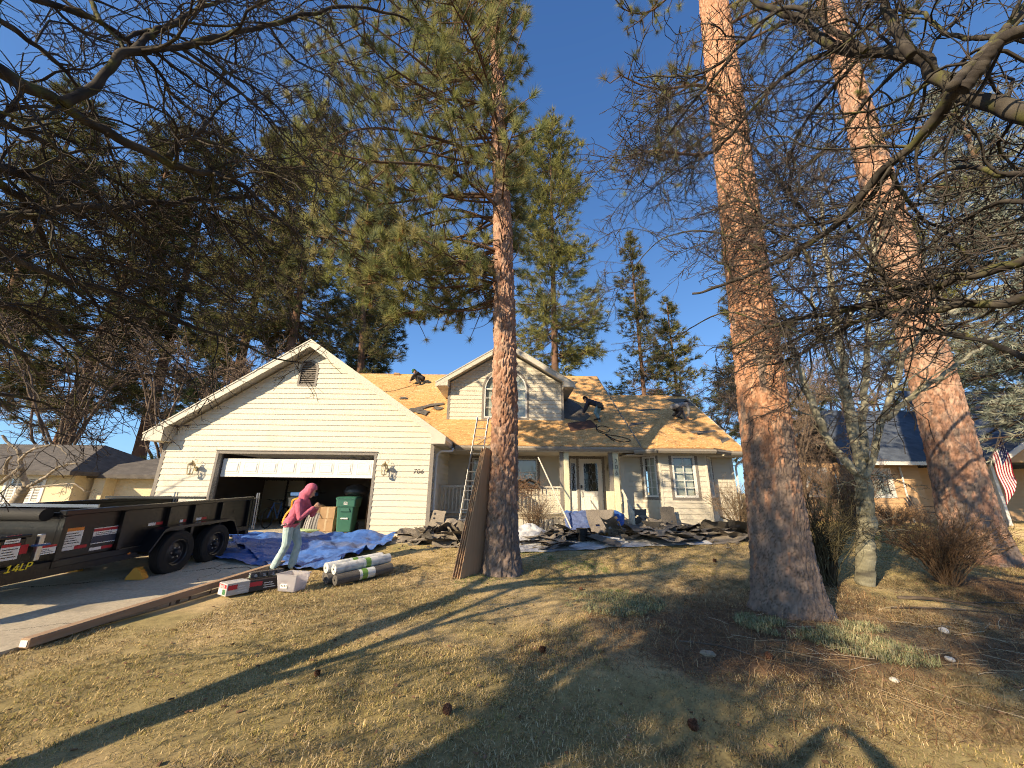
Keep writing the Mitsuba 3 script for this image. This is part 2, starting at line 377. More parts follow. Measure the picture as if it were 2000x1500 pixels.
# --- garage front
gx0, gx1, gax, gaz, gs = -11.13, -2.49, -6.78, 6.20, 0.68
gz0 = 0.16
gable = Polygon([(gx0, gz0), (gx1, gz0), (gx1, gaz - gs * (gx1 - gax)), (gax, gaz), (gx0, gaz + gs * (gx0 - gax))])
open_ = sbox(-9.32, 0.0, -4.36, 2.64)
vent = Polygon([(-7.2, 4.93), (-6.62, 4.93), (-6.62, 5.5)] + [(-6.91 + .29 * math.cos(t), 5.5 + .29 * math.sin(t)) for t in np.linspace(0.1, math.pi - .1, 9)] + [(-7.2, 5.5)])
side_wall(H + '__garage_wall', FY(12), gable.difference(open_).difference(vent))
put(H + '__garage_side_wall', prism_all(sbox(12.13, gz0, 15.0, 3.3), Frame((-2.49, 0, 0), (0, 1, 0), (0, 0, 1)), -.12, 0), 'mat_siding')
side_wall(H + '__garage_side_wall', Frame((-2.49, 0, 0), (0, 1, 0), (0, 0, 1)), sbox(12.02, gz0, 14.98, 3.3), core=False)
put(H + '__garage_side_wall_001', prism_all(sbox(-18, 0, -12.13, 3.2), Frame((-11.13, 0, 0), (0, -1, 0), (0, 0, 1)), -.12, 0), 'mat_siding')
for x in (gx0, gx1):
    s = 1 if x > -5 else -1
    MB().box(min(x - s * .1, x + s * .025), max(x - s * .1, x + s * .025), 11.97, 12.1, gz0 - .05, 3.1, b=.004).put(H + '__corner_trim', 'mat_trim')
# opening trim
o = 0.085
MB().box(-9.32 - o, -9.32, 11.965, 12.2, .18, 2.64 + o, b=.004).put(H + '__garage_trim', 'mat_trim')
MB().box(-4.36, -4.36 + o, 11.965, 12.2, .18, 2.64 + o, b=.004).put(H + '__garage_trim', 'mat_trim')
MB().box(-9.32, -4.36, 11.966, 12.2, 2.64, 2.64 + o, b=.004).put(H + '__garage_trim', 'mat_trim')
MB().box(-9.32 - o - .02, -4.36 + o + .02, 11.94, 11.99, 2.64 + o + .002, 2.64 + o + .03, b=.004).put(H + '__drip_cap', 'mat_trim')
# raised sectional door: one section hangs in the opening, the others lie along the ceiling
D = put(H + '__garage_door', MB().box(-9.28, -4.40, 12.17, 12.22, 1.93, 2.50, b=.006).get(), 'mat_white_paint')
for k in range(8):
    a = -9.28 + .09 + k * (4.88 - .06) / 8; b = a + .49
    po = sbox(a, 2.03, b, 2.41); pi_ = sbox(a + .07, 2.10, b - .07, 2.34)
    v = MB()
    ring = lambda s, d: np.array([[s.bounds[0], d, s.bounds[1]], [s.bounds[2], d, s.bounds[1]], [s.bounds[2], d, s.bounds[3]], [s.bounds[0], d, s.bounds[3]]])
    vs = np.vstack([ring(po, 12.169), ring(sbox(a + .025, 2.055, b - .025, 2.385), 12.157), ring(sbox(a + .045, 2.075, b - .045, 2.365), 12.167), ring(pi_, 12.15)])
    fs = [[4 * r + q, 4 * r + (q + 1) % 4, 4 * r + 4 + (q + 1) % 4, 4 * r + 4 + q] for r in range(3) for q in range(4)] + [[12, 13, 14, 15]]
    put(D + '__raised_panel', (vs, np.array(fs)), 'mat_white_paint')
for k in range(3):
    MB().box(-9.28, -4.40, 12.5 + k * .58, 13.06 + k * .58, 2.66, 2.70, b=.006).put(D + '__ceiling_section', 'mat_white_paint')
# garage room
g_ = MB(); g_.box(-11.0, -2.62, 17.9, 18.0, .1, 3.0); g_.box(-11.01, -10.95, 12.13, 17.9, .1, 3.0); g_.box(-2.70, -2.62, 12.13, 17.9, .1, 3.0); g_.put(H + '__garage_room_wall', 'mat_drywall')
MB().box(-11.0, -2.62, 12.13, 18, 2.95, 3.02).put(H + '__garage_ceiling', 'mat_drywall')
MB().box(-11.0, -2.62, 12.0, 18, .05, .265, b=.01).put(H + '__garage_floor', 'mat_concrete')
# gable vent
V = put(H + '__gable_vent', prism_all(vent.buffer(.035).difference(vent.buffer(-.035)), FY(12), -.03, .035), 'mat_trim')
put(V + '__backing', prism_all(vent.buffer(-.02), FY(12), -.06, -.05), 'mat_trim_dark')
for k in range(12):
    z = 4.985 + k * .065
    for g in polys(vent.buffer(-.036).intersection(sbox(-8, z, -6, z + .05))):
        put(V + '__slat', prism(g, FY(12), lambda p, z=z: -.045 + 0 * p[:, 0], lambda p, z=z: .022 - (p[:, 1] - z) * .9), 'mat_trim')
# --- roofs
def chevron(part, ax, az, s, half, y0, y1, th, mt='mat_fascia'):
    """gable roof whose ridge runs away from the street: two sloping slabs"""
    for sd in (-1, 1):
        v = np.array([[ax, y0, az], [ax + sd * half, y0, az - s * half], [ax + sd * half, y0, az - s * half - th], [ax, y0, az - th],
                      [ax, y1, az], [ax + sd * half, y1, az - s * half], [ax + sd * half, y1, az - s * half - th], [ax, y1, az - th]])
        put(part, (v, np.array([[0, 1, 2, 3], [7, 6, 5, 4], [0, 4, 5, 1], [1, 5, 6, 2], [2, 6, 7, 3], [3, 7, 4, 0]])), mt)
def rake(part, ax, az, s, half, y, w=.2, t=.035, drop=.0):
    """sloping fascia boards on the gable, and the boxed ends of the eaves"""
    fr = FY(y)
    for sd in (-1, 1):
        q = [(ax, az - drop), (ax + sd * half, az - s * half - drop), (ax + sd * half, az - s * half - w - drop), (ax, az - w * 1.05 - drop)]
        po = Polygon(q)
        put(part + '__rake_board', prism_all(po.buffer(0), fr, 0.002, t), 'mat_fascia')
        q = [(ax, az + .012), (ax + sd * (half + .02), az - s * (half + .02) + .012), (ax + sd * (half + .02), az - s * (half + .02) - .03), (ax, az - .03)]
        put(part + '__drip_edge', prism_all(Polygon(q).buffer(0), fr, t + .002, t + .02), 'mat_fascia')
GR = H + '__garage_roof'
chevron(GR, gax, 6.42, gs, 4.70, 11.60, 17.6, .14)
rake(H + '__garage_roof', gax, 6.42, gs, 4.72, 11.60, w=.24)
def eave_box(part, x0, x1, y0, y1, z0, ztop0, ztop1, inward):
    """boxed end of the eaves: vertical end under the rake, level soffit"""
    fr = FY(y0)
    po = Polygon([(x0, z0), (x1, z0), (x1, ztop1), (x0, ztop0)])
    put(part, prism_all(po.buffer(0), fr, -(y1 - y0), .03), 'mat_fascia')
zr = lambda x: 6.42 - gs * abs(x - gax) - .15
eave_box(H + '__garage_roof__eave_return', gax - 4.70, gx0 + .22, 11.601, 12.0, 2.98, zr(gax - 4.7), zr(gx0 + .22), 1)
eave_box(H + '__garage_roof__eave_return', gx1 - .03, gax + 4.70, 11.601, 12.0, 2.98, zr(gx1 - .03), zr(gax + 4.7), 1)
MB().box(-11.48, -11.14, 12.0, 17.5, 2.98, 3.0).put(H + '__garage_roof__soffit', 'mat_fascia')
MB().box(-2.465, -2.1, 12.0, 13.3, 2.98, 3.0).put(H + '__garage_roof__soffit', 'mat_fascia')
def gutter(part, a, b, w=.12, h=.12, mt='mat_gutter'):
    a, b = np.asarray(a, float), np.asarray(b, float); d = (b - a) / np.linalg.norm(b - a); nn = np.array([d[1], -d[0], 0])
    prof = [(0, 0), (0, h * .0), (w * .55, 0), (w, h * .55), (w * .95, h * .72), (w, h), (w * .88, h), (w * .8, h * .6), (w * .5, .015), (.012, .015), (.012, h), (0, h)]
    pa = [a + nn * p + [0, 0, q] for p, q in prof]; pb = [b + nn * p + [0, 0, q] for p, q in prof]; n = len(prof)
    v = np.array(pa + pb); f = np.array([[k, (k + 1) % n, n + (k + 1) % n, n + k] for k in range(n)])
    return put(part, (v, f), mt)
gutter(H + '__garage_roof__gutter', (-2.06, 13.0, 2.98), (-2.06, 11.63, 2.98))
gutter(H + '__garage_roof__gutter', (-11.5, 11.6, 3.02), (-11.5, 17, 3.02))

def slope_frame(x0, y0, z0, s):
    return Frame((x0, y0, z0), (1, 0, 0), (0, 1, s))
def sheathing(part, fr, poly, pu=2.44, pv=1.22, seed=0, mt='mat_osb', off=0.0):
    """OSB sheets in staggered courses, a 3 mm gap between them, each a piece"""
    r = np.random.default_rng(seed)
    u0, v0, u1, v1 = poly.bounds; k = 0; v = v0
    while v < v1:
        u = u0 - pu * (0.5 if k % 2 else 0.0) - off
        while u < u1:
            d = r.uniform(0, .004)
            for g in polys(poly.intersection(sbox(u + .005, v + .005, u + pu - .005, v + pv - .005))):
                if g.area > .01:
                    put(f'{part}__sheathing_panel', prism(g, fr, 0.0, .013 + d), mt)
            u += pu
        v += pv; k += 1
S = 0.75; SL = math.sqrt(1 + S * S)
ME_Y, ME_Z, MR_Y = 13.08, 3.12, 19.0
mfr = slope_frame(0, ME_Y, ME_Z, S)
def onm(x, y): return (x, (y - ME_Y) * SL)
vy = lambda x: ME_Y + ((6.42 - gs * abs(x - gax)) - ME_Z) / S
main_poly = Polygon([onm(-1.95, ME_Y), onm(4.53, ME_Y), onm(4.53, MR_Y), onm(-9.6, MR_Y), onm(-9.6, vy(-9.6) + .05), onm(gax, vy(gax) + .02), onm(-2.1, vy(-2.1))])
dorm_foot = Polygon([onm(-2.58, 14.72), onm(2.06, 14.72), onm(2.06, MR_Y + 1), onm(-2.58, MR_Y + 1)])
dridge = 7.5
MROOF = put(H + '__main_roof', prism_all(main_poly.difference(dorm_foot), mfr, -.16, -.002), 'mat_plywood')
sheathing(MROOF, mfr, main_poly.difference(dorm_foot), seed=1)
# far slope of the main roof, gable end
bk = np.array([[-9.6, MR_Y, 7.55], [4.53, MR_Y, 7.55], [4.53, 25, 3.1], [-9.6, 25, 3.1], [-9.6, MR_Y, 7.4], [4.53, MR_Y, 7.4], [4.53, 25, 2.95], [-9.6, 25, 2.95]])
put(H + '__main_roof__far_slope', (bk, np.array([[0, 1, 2, 3], [7, 6, 5, 4], [0, 4, 5, 1], [1, 5, 6, 2], [2, 6, 7, 3], [3, 7, 4, 0]])), 'mat_felt')
put(H + '__gable_wall', prism_all(Polygon([(13.9, .4), (24.6, .4), (24.6, 3.2), (19, 7.35), (13.9, 3.5)]), Frame((4.3, 0, 0), (0, 1, 0), (0, 0, 1)), -.1, 0), 'mat_siding')
MB().bar((4.55, ME_Y - .01, ME_Z - .07), (4.55, MR_Y, ME_Z - .07 + S * (MR_Y - ME_Y)), .03, .19).put(MROOF + '__rake_board', 'mat_trim')
# wing roof
WZ = 3.02
wfr = slope_frame(0, ME_Y, WZ, S)
wing_poly = Polygon([onm(4.585, ME_Y), onm(8.22, ME_Y), onm(8.22, 17.1), onm(4.585, 17.1)])
W = put(H + '__wing_roof', prism_all(wing_poly, wfr, -.16, -.002), 'mat_plywood')
sheathing(W, wfr, wing_poly, seed=2, off=.9)
wz1 = WZ + S * (17.1 - ME_Y)
bk = np.array([[4.58, 17.1, wz1], [8.22, 17.1, wz1], [8.22, 22, 2.9], [4.58, 22, 2.9]]); bk = np.vstack([bk, bk - [0, 0, .15]])
put(W + '__far_slope', (bk, np.array([[0, 1, 2, 3], [7, 6, 5, 4], [0, 4, 5, 1], [1, 5, 6, 2], [2, 6, 7, 3], [3, 7, 4, 0]])), 'mat_felt')
MB().bar((8.235, ME_Y - .01, WZ - .09), (8.235, 17.1, wz1 - .09), .03, .18).put(W + '__rake_board', 'mat_fascia')
put(H + '__wing_end_wall', prism_all(Polygon([(13.9, .4), (21.6, .4), (21.6, 3.0), (17.1, 5.85), (13.9, 3.4)]), Frame((8.06, 0, 0), (0, 1, 0), (0, 0, 1)), -.1, 0), 'mat_siding')
# bay roof: three planes
A_ = np.array([6.25, 15.05, WZ + S * (15.05 - ME_Y) + .14]); E1, E2 = np.array([4.95, 12.62, 3.05]), np.array([6.86, 12.62, 3.05]); V1, V2 = np.array([4.35, 13.1, 3.04]), np.array([7.55, 13.1, 3.04])
BR = H + '__bay_roof'
def tri_slab(key, a, b, c, th, mt, up=0.0):
    v = np.array([a, b, c]); n = np.cross(v[1] - v[0], v[2] - v[0]); n /= np.linalg.norm(n); n = n * (1 if n[2] > 0 else -1)
    return put(key, (np.vstack([v + n * up, v + n * (up - th)]), np.array([[0, 1, 2], [3, 5, 4], [0, 3, 4], [0, 4, 1], [1, 4, 5], [1, 5, 2], [2, 5, 3], [2, 3, 0]])), mt)
tri_slab(BR, E1, E2, A_, .12, 'mat_plywood'); tri_slab(BR, V1, E1, A_, .12, 'mat_plywood'); tri_slab(BR, E2, V2, A_, .12, 'mat_plywood')
def lerp(a, b, t): return np.asarray(a) + (np.asarray(b) - np.asarray(a)) * t
for P_, Q_, R_ in ((E1, E2, A_), (E2, V2, A_), (V1, E1, A_)):
    n_ = np.cross(Q_ - P_, R_ - P_); n_ /= np.linalg.norm(n_)
    for a, b in ((0.004, .42), (.426, .75), (.756, .985)):
        q = np.array([lerp(P_, R_, a), lerp(Q_, R_, a), lerp(Q_, R_, b), lerp(P_, R_, b)]); v = np.vstack([q + n_ * .016, q + n_ * .002])
        put(BR + '__sheathing_panel', (v, np.array([[0, 1, 2, 3], [7, 6, 5, 4], [0, 4, 5, 1], [1, 5, 6, 2], [2, 6, 7, 3], [3, 7, 4, 0]])), 'mat_osb')
# eave fascia, gutters, soffits
MB().box(-1.92, 4.5, 13.02, 13.05, 2.92, 3.10, b=.003).put(H + '__eave_fascia', 'mat_fascia')
gutter(H + '__gutter', (-1.95, 13.015, 2.95), (4.55, 13.015, 2.95), w=.12, h=.13)
MB().box(4.6, 8.2, 13.02, 13.05, 2.84, 3.0, b=.003).put(H + '__eave_fascia', 'mat_fascia')
gutter(H + '__gutter', (7.6, 13.0, 2.86), (8.25, 13.0, 2.86), w=.12, h=.12)
gutter(H + '__gutter', E1 - [.02, .0, .17], E2 - [-.02, .0, .17], w=.12, h=.13)
gutter(H + '__gutter', E2 - [-.02, 0, .17], V2 - [-.02, .1, .17], w=.12, h=.13)
gutter(H + '__gutter', V1 - [.05, .1, .17], E1 - [.02, 0, .17], w=.12, h=.13)
MB().box(-2.4, 4.5, 13.05, 15.1, 2.955, 2.975).put(H + '__porch_ceiling', 'mat_fascia')
MB().box(4.02, 8.2, 13.05, 13.85, 2.845, 2.86).put(H + '__soffit', 'mat_fascia')
put(H + '__soffit', prism_all(Polygon([(4.4, 13.1), (4.97, 12.66), (6.84, 12.66), (7.5, 13.1)]), Frame((0, 0, 2.93), (1, 0, 0), (0, 1, 0)), -.02, 0), 'mat_fascia')
# --- dormer
dx0, dx1, dax = -2.60, 2.10, -0.26
ds = .625; dz_apex = 7.30
dgable = Polygon([(dx0, 4.28), (dx1, 4.28), (dx1, dz_apex - ds * (dx1 - dax)), (dax, dz_apex), (dx0, dz_apex + ds * (dx0 - dax))])
arch = lambda x0, x1, z0, zs, n=24: Polygon([(x0, z0), (x1, z0), (x1, zs)] + [((x0 + x1) / 2 + (x1 - x0) / 2 * math.cos(t), zs + (x1 - x0) / 2 * math.sin(t)) for t in np.linspace(0, math.pi, n)][1:-1] + [(x0, zs)])
wx0, wx1 = -1.22, 0.70
aw = arch(wx0, wx1, 4.36, 5.58)
side_wall(H + '__dormer_wall', FY(14.7), dgable.difference(aw), z0=4.28)
for sd, x in ((-1, dx0), (1, dx1)):
    fr = Frame((x, 0, 0), (0, sd, 0), (0, 0, 1))
    po = Polygon([(sd * 14.72, 4.3), (sd * 18.9, 7.3), (sd * 18.9, 5.9), (sd * 14.72, 5.9)]).buffer(0)
    po = Polygon([(14.72, 4.15), (14.72, 5.9), (17.0, 5.9)]) if sd > 0 else Polygon([(-14.72, 4.15), (-17.0, 5.9), (-14.72, 5.9)])
    put(H + '__dormer_side', prism_all(po, fr, -.1, 0), 'mat_siding')
    MB().box(min(x - sd * .09, x + sd * .02), max(x - sd * .09, x + sd * .02), 14.67, 14.8, 4.28, 5.85, b=.004).put(H + '__corner_trim', 'mat_trim')
MB().box(dx0 - .1, dx1 + .1, 14.64, 14.7, 4.20, 4.28, b=.004).put(H + '__dormer_flashing', 'mat_trim_dark')
dhalf = 2.78
chevron(H + '__dormer_roof', dax, 7.52, ds, dhalf, 14.26, 18.95, .13)
rake(H + '__dormer_roof', dax, 7.52, ds, dhalf + .02, 14.26, w=.22)
zd = lambda x: 7.52 - ds * abs(x - dax) - .14
eave_box(H + '__dormer_roof__eave_return', dax - dhalf, dx0 + .02, 14.261, 14.7, 5.62, zd(dax - dhalf), zd(dx0 + .02), 1)
eave_box(H + '__dormer_roof__eave_return', dx1 - .02, dax + dhalf, 14.261, 14.7, 5.62, zd(dx1 - .02), zd(dax + dhalf), 1)
MB().box(dax - dhalf, dx0, 14.7, 16.6, 5.62, 5.64).put(H + '__dormer_roof__soffit', 'mat_fascia')
MB().box(dx1, dax + dhalf, 14.7, 16.6, 5.62, 5.64).put(H + '__dormer_roof__soffit', 'mat_fascia')
gutter(H + '__dormer_roof__gutter', (dax - dhalf - .01, 14.28, 5.63), (dax - dhalf - .01, 16.5, 5.63)); gutter(H + '__dormer_roof__gutter', (dax + dhalf + .01, 16.5, 5.63), (dax + dhalf + .01, 14.28, 5.63))
# windows: frame of the house, sash bars, pane, blind behind
def window(key, fr, poly, bars, trim_w=.07, frame_w=.05, trim_m='mat_trim', frame_m='mat_white_paint', blind=True, slats=.05, drop=1.0):
    w = put(key, prism_all(poly.buffer(trim_w, join_style=2).difference(poly), fr, -.02, .03), trim_m)
    inner = poly.buffer(-frame_w, join_style=2)
    put(w + '__frame', prism_all(poly.buffer(-.001).difference(inner), fr, -.06, .018), frame_m)
    u0, v0, u1, v1 = inner.bounds
    for kind, a, ww in bars:
        bx = sbox(u0 + a * (u1 - u0) - ww / 2, v0 - 1, u0 + a * (u1 - u0) + ww / 2, v1 + 1) if kind == 'v' else sbox(u0 - 1, v0 + a * (v1 - v0) - ww / 2, u1 + 1, v0 + a * (v1 - v0) + ww / 2)
        for g in polys(inner.intersection(bx)): put(w + '__muntin', prism(g, fr, -.045, -.012 if kind == 'v' else -.013), frame_m)
    pv, pf = trimesh.creation.triangulate_polygon(inner, engine='earcut'); pv = np.asarray(pv)[:, :2]
    put(w + '__pane', (fr.at(pv, -.03), np.asarray(pf)), 'mat_pane')
    put(w + '__dark_room', prism_all(inner.buffer(.2), fr, -.42, -.38), 'mat_drywall')
    if blind:
        b = MB(); z = v1 - .02
        while z > v1 - (v1 - v0) * drop:
            for g in polys(inner.buffer(-.004).intersection(sbox(u0, z - slats * 1.02, u1, z))):
                b.prism(g, fr, lambda p, z=z: -.12 + (p[:, 1] - z) * .28, lambda p, z=z: -.117 + (p[:, 1] - z) * .28)
            z -= slats
        b.put(w + '__blind', 'mat_blind')
    return w
w = window(H + '__arched_window', FY(14.7), arch(wx0 + .09, wx1 - .09, 4.42, 5.58), [('v', .5, .05), ('h', .60, .05), ('h', .2, .018), ('h', .4, .018)], trim_w=.09)
fr = FY(14.7); cx = (wx0 + wx1) / 2
for a in (45, 90, 135):
    c_, s_ = math.cos(math.radians(a)), math.sin(math.radians(a))
    MB().bar((cx + .25 * c_, 14.718, 5.62 + .25 * s_), (cx + .8 * c_, 14.718, 5.62 + .8 * s_), .018, .02).put(w + '__muntin', 'mat_white_paint')
# --- porch
PF = .76
side_wall(H + '__porch_wall', FY(15), sbox(-2.49, .5, 4.0, 2.97).difference(sbox(2.25, .5, 3.70, 2.95)).difference(sbox(.02, 1.70, 1.10, 2.88)).difference(sbox(-1.6, 1.0, -1.0, 2.9)), z0=.2)
side_wall(H + '__entry_side_wall', Frame((4.0, 0, 0), (0, -1, 0), (0, 0, 1)), sbox(-15.0, .4, -13.82, 2.97))
MB().box(-2.45, 4.0, 13.1, 15.0, PF - .05, PF, b=.005).put(H + '__porch_floor', 'mat_concrete')
fs_ = MB()
for k in range(26): x = -2.45 + k * .17; fs_.box(x, x + .15, 13.12, 13.15, .1, PF - .06)
fs_.put(H + '__porch_skirt', 'mat_fascia')
for k in range(3): MB().box(2.05, 3.55, 12.15 + .32 * k, 13.1, .2 + .17 * k, .2 + .17 * (k + 1) - .01, b=.008).put(H + '__step', 'mat_concrete')
window(H + '__porch_window', FY(15), sbox(.08, 1.76, 1.04, 2.83), [('h', .5, .03)], trim_w=.10)
window(H + '__side_light_window', FY(15), sbox(-1.55, 1.05, -1.05, 2.84), [('h', .5, .03)], trim_w=.08)
for x0, x1, side in ((1.84, 2.02, 1), (3.56, 3.74, 1)):
    p_ = put(H + '__porch_post', MB().box(x0, x1, 13.12, 13.32, PF, 2.955, b=.006).get(), 'mat_post_paint')
    MB().box(x0 - .14, x0 - .004, 13.17, 13.27, 1.0, 2.955, b=.004).put(p_ + '__side_plate', 'mat_trim')
MB().box(3.28, 3.556, 13.16, 13.26, PF, 1.62, b=.006).put(H + '__porch_pedestal', 'mat_post_paint')
MB().box(3.32, 3.52, 13.145, 13.158, .85, 1.5, b=.004).put(H + '__porch_pedestal__panel', 'mat_post_paint')
rl = put(H + '__railing', MB().box(-2.46, 1.83, 13.17, 13.25, 1.70, 1.76, b=.006).box(-2.46, 1.83, 13.19, 13.23, .86, .90).get(), 'mat_siding')
for k in range(33): MB().box(-2.38 + k * .128, -2.345 + k * .128, 13.195, 13.225, .9, 1.70, b=.003).put(rl + '__baluster', 'mat_siding')
rs = put(H + '__stair_railing', MB().bar((3.80, 13.1, 1.66), (3.80, 12.1, .98), .05, .05).bar((3.80, 13.05, .92), (3.80, 12.15, .30), .04, .04).box(3.775, 3.825, 12.05, 12.1, .2, 1.05).get(), 'mat_siding')
for k in range(7): t = (k + .5) / 7; MB().box(3.785, 3.815, 13.0 - t * .9 - .015, 13.0 - t * .9 + .015, .92 - t * .62, 1.64 - t * .66).put(rs + '__baluster', 'mat_siding')
# front door and sidelight
MB().box(2.25, 2.33, 14.96, 15.06, PF, 2.95, b=.004).box(3.62, 3.70, 14.96, 15.06, PF, 2.95, b=.004).box(2.33, 3.62, 14.961, 15.06, 2.86, 2.95, b=.004).box(2.60, 2.68, 14.962, 15.06, PF, 2.86, b=.004).put(H + '__door_frame', 'mat_trim')
fr = FY(15.03)
def leaded(key, poly, seed):
    x0, z0, x1, z1 = poly.bounds
    put(key, prism_all(poly, fr, .004, .012), 'mat_glass_dark')
    b = MB(); cxx = (x0 + x1) / 2
    y_ = 15.03 - .016
    for sx in ((-1, 1) if x1 - x0 > .3 else (1,)):
        for k in range(3):
            zc = z0 + (z1 - z0) * (k + .5) / 3; hh = (z1 - z0) / 6; ww = (x1 - x0) * (.22 if x1 - x0 > .3 else .3)
            xc = cxx + (sx * ww * 1.02 if x1 - x0 > .3 else 0)
            pts = [(xc - ww * .9, zc), (xc - ww * .45, zc + hh), (xc + ww * .45, zc + hh), (xc + ww * .9, zc), (xc + ww * .45, zc - hh), (xc - ww * .45, zc - hh), (xc - ww * .9, zc)]
            for p, q in zip(pts[:-1], pts[1:]): b.bar((p[0], y_, p[1]), (q[0], y_, q[1]), .012, .006, bev=.001)
    for p, q in (((x0, z0), (x1, z0)), ((x1, z0), (x1, z1)), ((x1, z1), (x0, z1)), ((x0, z1), (x0, z0))): b.bar((p[0], y_, p[1]), (q[0], y_, q[1]), .018, .01, bev=.001)
    b.put(key + '__lead', 'mat_steel')
fd = put(H + '__front_door', prism_all(sbox(2.69, PF + .01, 3.61, 2.855).difference(sbox(2.88, 1.62, 3.42, 2.68)), fr, -.03, .01), 'mat_white_paint')
leaded(H + '__front_door__glass', sbox(2.881, 1.621, 3.419, 2.679), 1)
for a in (2.84, 3.18):
    put(fd + '__panel', prism_all(sbox(a, .92, a + .27, 1.46).difference(sbox(a + .03, .95, a + .24, 1.43)), fr, .011, .022), 'mat_white_paint')
MB().box(2.73, 2.80, 14.985, 15.02, 1.72, 1.84, b=.005).put(fd + '__keypad', 'mat_black_steel')
MB().tube(curve([(2.765, 14.99, 1.62), (2.765, 14.95, 1.58), (2.765, 14.95, 1.45), (2.765, 14.99, 1.40)], 12), .012, 8).put(fd + '__handle', 'mat_black_steel', smooth=True)
sl = put(H + '__sidelight', prism_all(sbox(2.335, PF + .01, 2.595, 2.855).difference(sbox(2.385, 1.62, 2.545, 2.68)), fr, -.03, .01), 'mat_white_paint')
leaded(H + '__sidelight__glass', sbox(2.386, 1.621, 2.544, 2.679), 2)
# --- right hand rooms: wall, bay
RY = 13.85
side_wall(H + '__wing_wall', FY(RY), sbox(4.0, .3, 8.12, 2.93).difference(sbox(4.75, .3, 7.35, 2.93)))
MB().box(8.03, 8.14, RY - .03, RY + .08, .3, 2.93, b=.004).put(H + '__corner_trim', 'mat_siding')
MB().box(4.0, 4.8, RY - .035, RY + .02, 2.84, 2.90, b=.004).put(H + '__frieze', 'mat_trim')
BYv = 13.15; bz0 = .48
b0, b1, b2, b3 = (4.74, RY), (5.17, BYv), (6.79, BYv), (7.38, RY)
for (pa, pb, wn, nm) in ((b0, b1, (.10, .72), 'left'), (b1, b2, (.40, 1.26), 'front'), (b2, b3, (.12, .76), 'right')):
    pa, pb = np.array(pa), np.array(pb); L = np.linalg.norm(pb - pa); d = (pb - pa) / L
    fr = Frame((pa[0], pa[1], 0), (d[0], d[1], 0), (0, 0, 1))
    wp = sbox(wn[0], 1.42, wn[1], 2.86)
    side_wall(H + '__bay_wall', fr, sbox(0, bz0, L, 2.93).difference(wp))
    n_h = 4
    window(H + '__bay_window', fr, wp.buffer(-.02, join_style=2), [('v', .5, .022)] + [('h', (k + 1) / 5, .022) for k in range(4)], trim_w=.09, frame_w=.07, drop=1.0)
for p in (b1, b2): MB().box(p[0] - .035, p[0] + .035, p[1] - .035, p[1] + .03, bz0, 2.93, b=.004).put(H + '__bay_corner_trim', 'mat_siding')
put(H + '__bay_floor', prism_all(Polygon([b0, b1, b2, b3]), Frame((0, 0, bz0 - .06), (1, 0, 0), (0, 1, 0)), 0, .05), 'mat_trim_dark')
MB().box(-2.4, 8.05, RY + .05, RY + .2, .0, .55).put(H + '__foundation', 'mat_concrete')
# downspouts
MB().tube(curve([(-2.02, 12.95, 2.98), (-2.05, 12.6, 2.85), (-2.38, 12.25, 2.76), (-2.42, 12.2, 2.6)], 12).tolist() + [(-2.42, 12.2, 1.5), (-2.42, 12.2, .5), (-2.40, 12.1, .36)], .036, 8).put(H + '__downspout', 'mat_white_paint', smooth=40)
MB().tube([(8.2, 12.95, 2.86), (8.25, 13.2, 2.78), (8.22, 13.7, 2.62), (8.2, 13.78, 2.5), (8.2, 13.78, .5)], .036, 8).put(H + '__downspout', 'mat_white_paint', smooth=40)
# numbers
for t, x, z, h in (('706', -3.10, 2.09, .135),):
    tm = meshkit.text_mesh(t, h, .012); v = np.asarray(tm.vertices); v = v @ np.array([[1, 0, 0], [.22, 1, 0], [0, 0, 1]])
    v = np.stack([x + v[:, 0] * .95, 11.978 - v[:, 2], z + v[:, 1]], 1)
    k_ = put(H + '__house_number', (v, np.asarray(tm.faces)), 'mat_trim_dark'); tag(k_, 'house number 706 on the garage wall')
for ch, z in (('7', 2.55), ('0', 2.36), ('6', 2.17)):
    tm = meshkit.text_mesh(ch, .14, .01); v = np.asarray(tm.vertices); v = np.stack([3.60 + v[:, 0] * .85, 13.118 - v[:, 2], z + v[:, 1]], 1)
    put(H + '__post_number', (v, np.asarray(tm.faces)), 'mat_trim_dark')
# felt left on the roof
def roof_pt(x, y, up=0.0, wing=False):
    z = (WZ if wing else ME_Z) + S * (y - ME_Y) + .016
    return np.array([x, y, z]) + up * np.array([0, -S, 1]) / SL
# ================================================================== the neighbours' houses
def hip(key, x0, x1, y0, y1, z, zr, rx0, rx1, ry, mt, th=.16):
    v = np.array([[x0, y0, z], [x1, y0, z], [x1, y1, z], [x0, y1, z], [rx0, ry, zr], [rx1, ry, zr]])
    b = v[:4] - [0, 0, th]
    return put(key, (np.vstack([v, b]), np.array([[0, 1, 5, 4], [1, 2, 5, 5], [2, 3, 4, 5], [3, 0, 4, 4], [6, 7, 1, 0], [7, 8, 2, 1], [8, 9, 3, 2], [9, 6, 0, 3], [9, 8, 7, 6]])), mt)
NL = thing('beige_house', 'low beige stucco house with dark shake hip roof and white shuttered windows', 'house')
hip(NL + '__roof', -29, -17.7, 15.3, 21.4, 2.16, 3.52, -26, -19.9, 18.3, 'mat_shake')
hip(NL + '__roof', -19.5, -9.0, 16.4, 22, 2.08, 3.15, -17.0, -11.5, 19.2, 'mat_shake')
put(NL + '__wall', prism_all(sbox(-28.5, .1, -18.2, 2.05).difference(sbox(-24.2, .85, -22.6, 1.95)).difference(sbox(-21.0, .85, -19.4, 1.95)), FY(16), -.15, 0), 'mat_stucco')
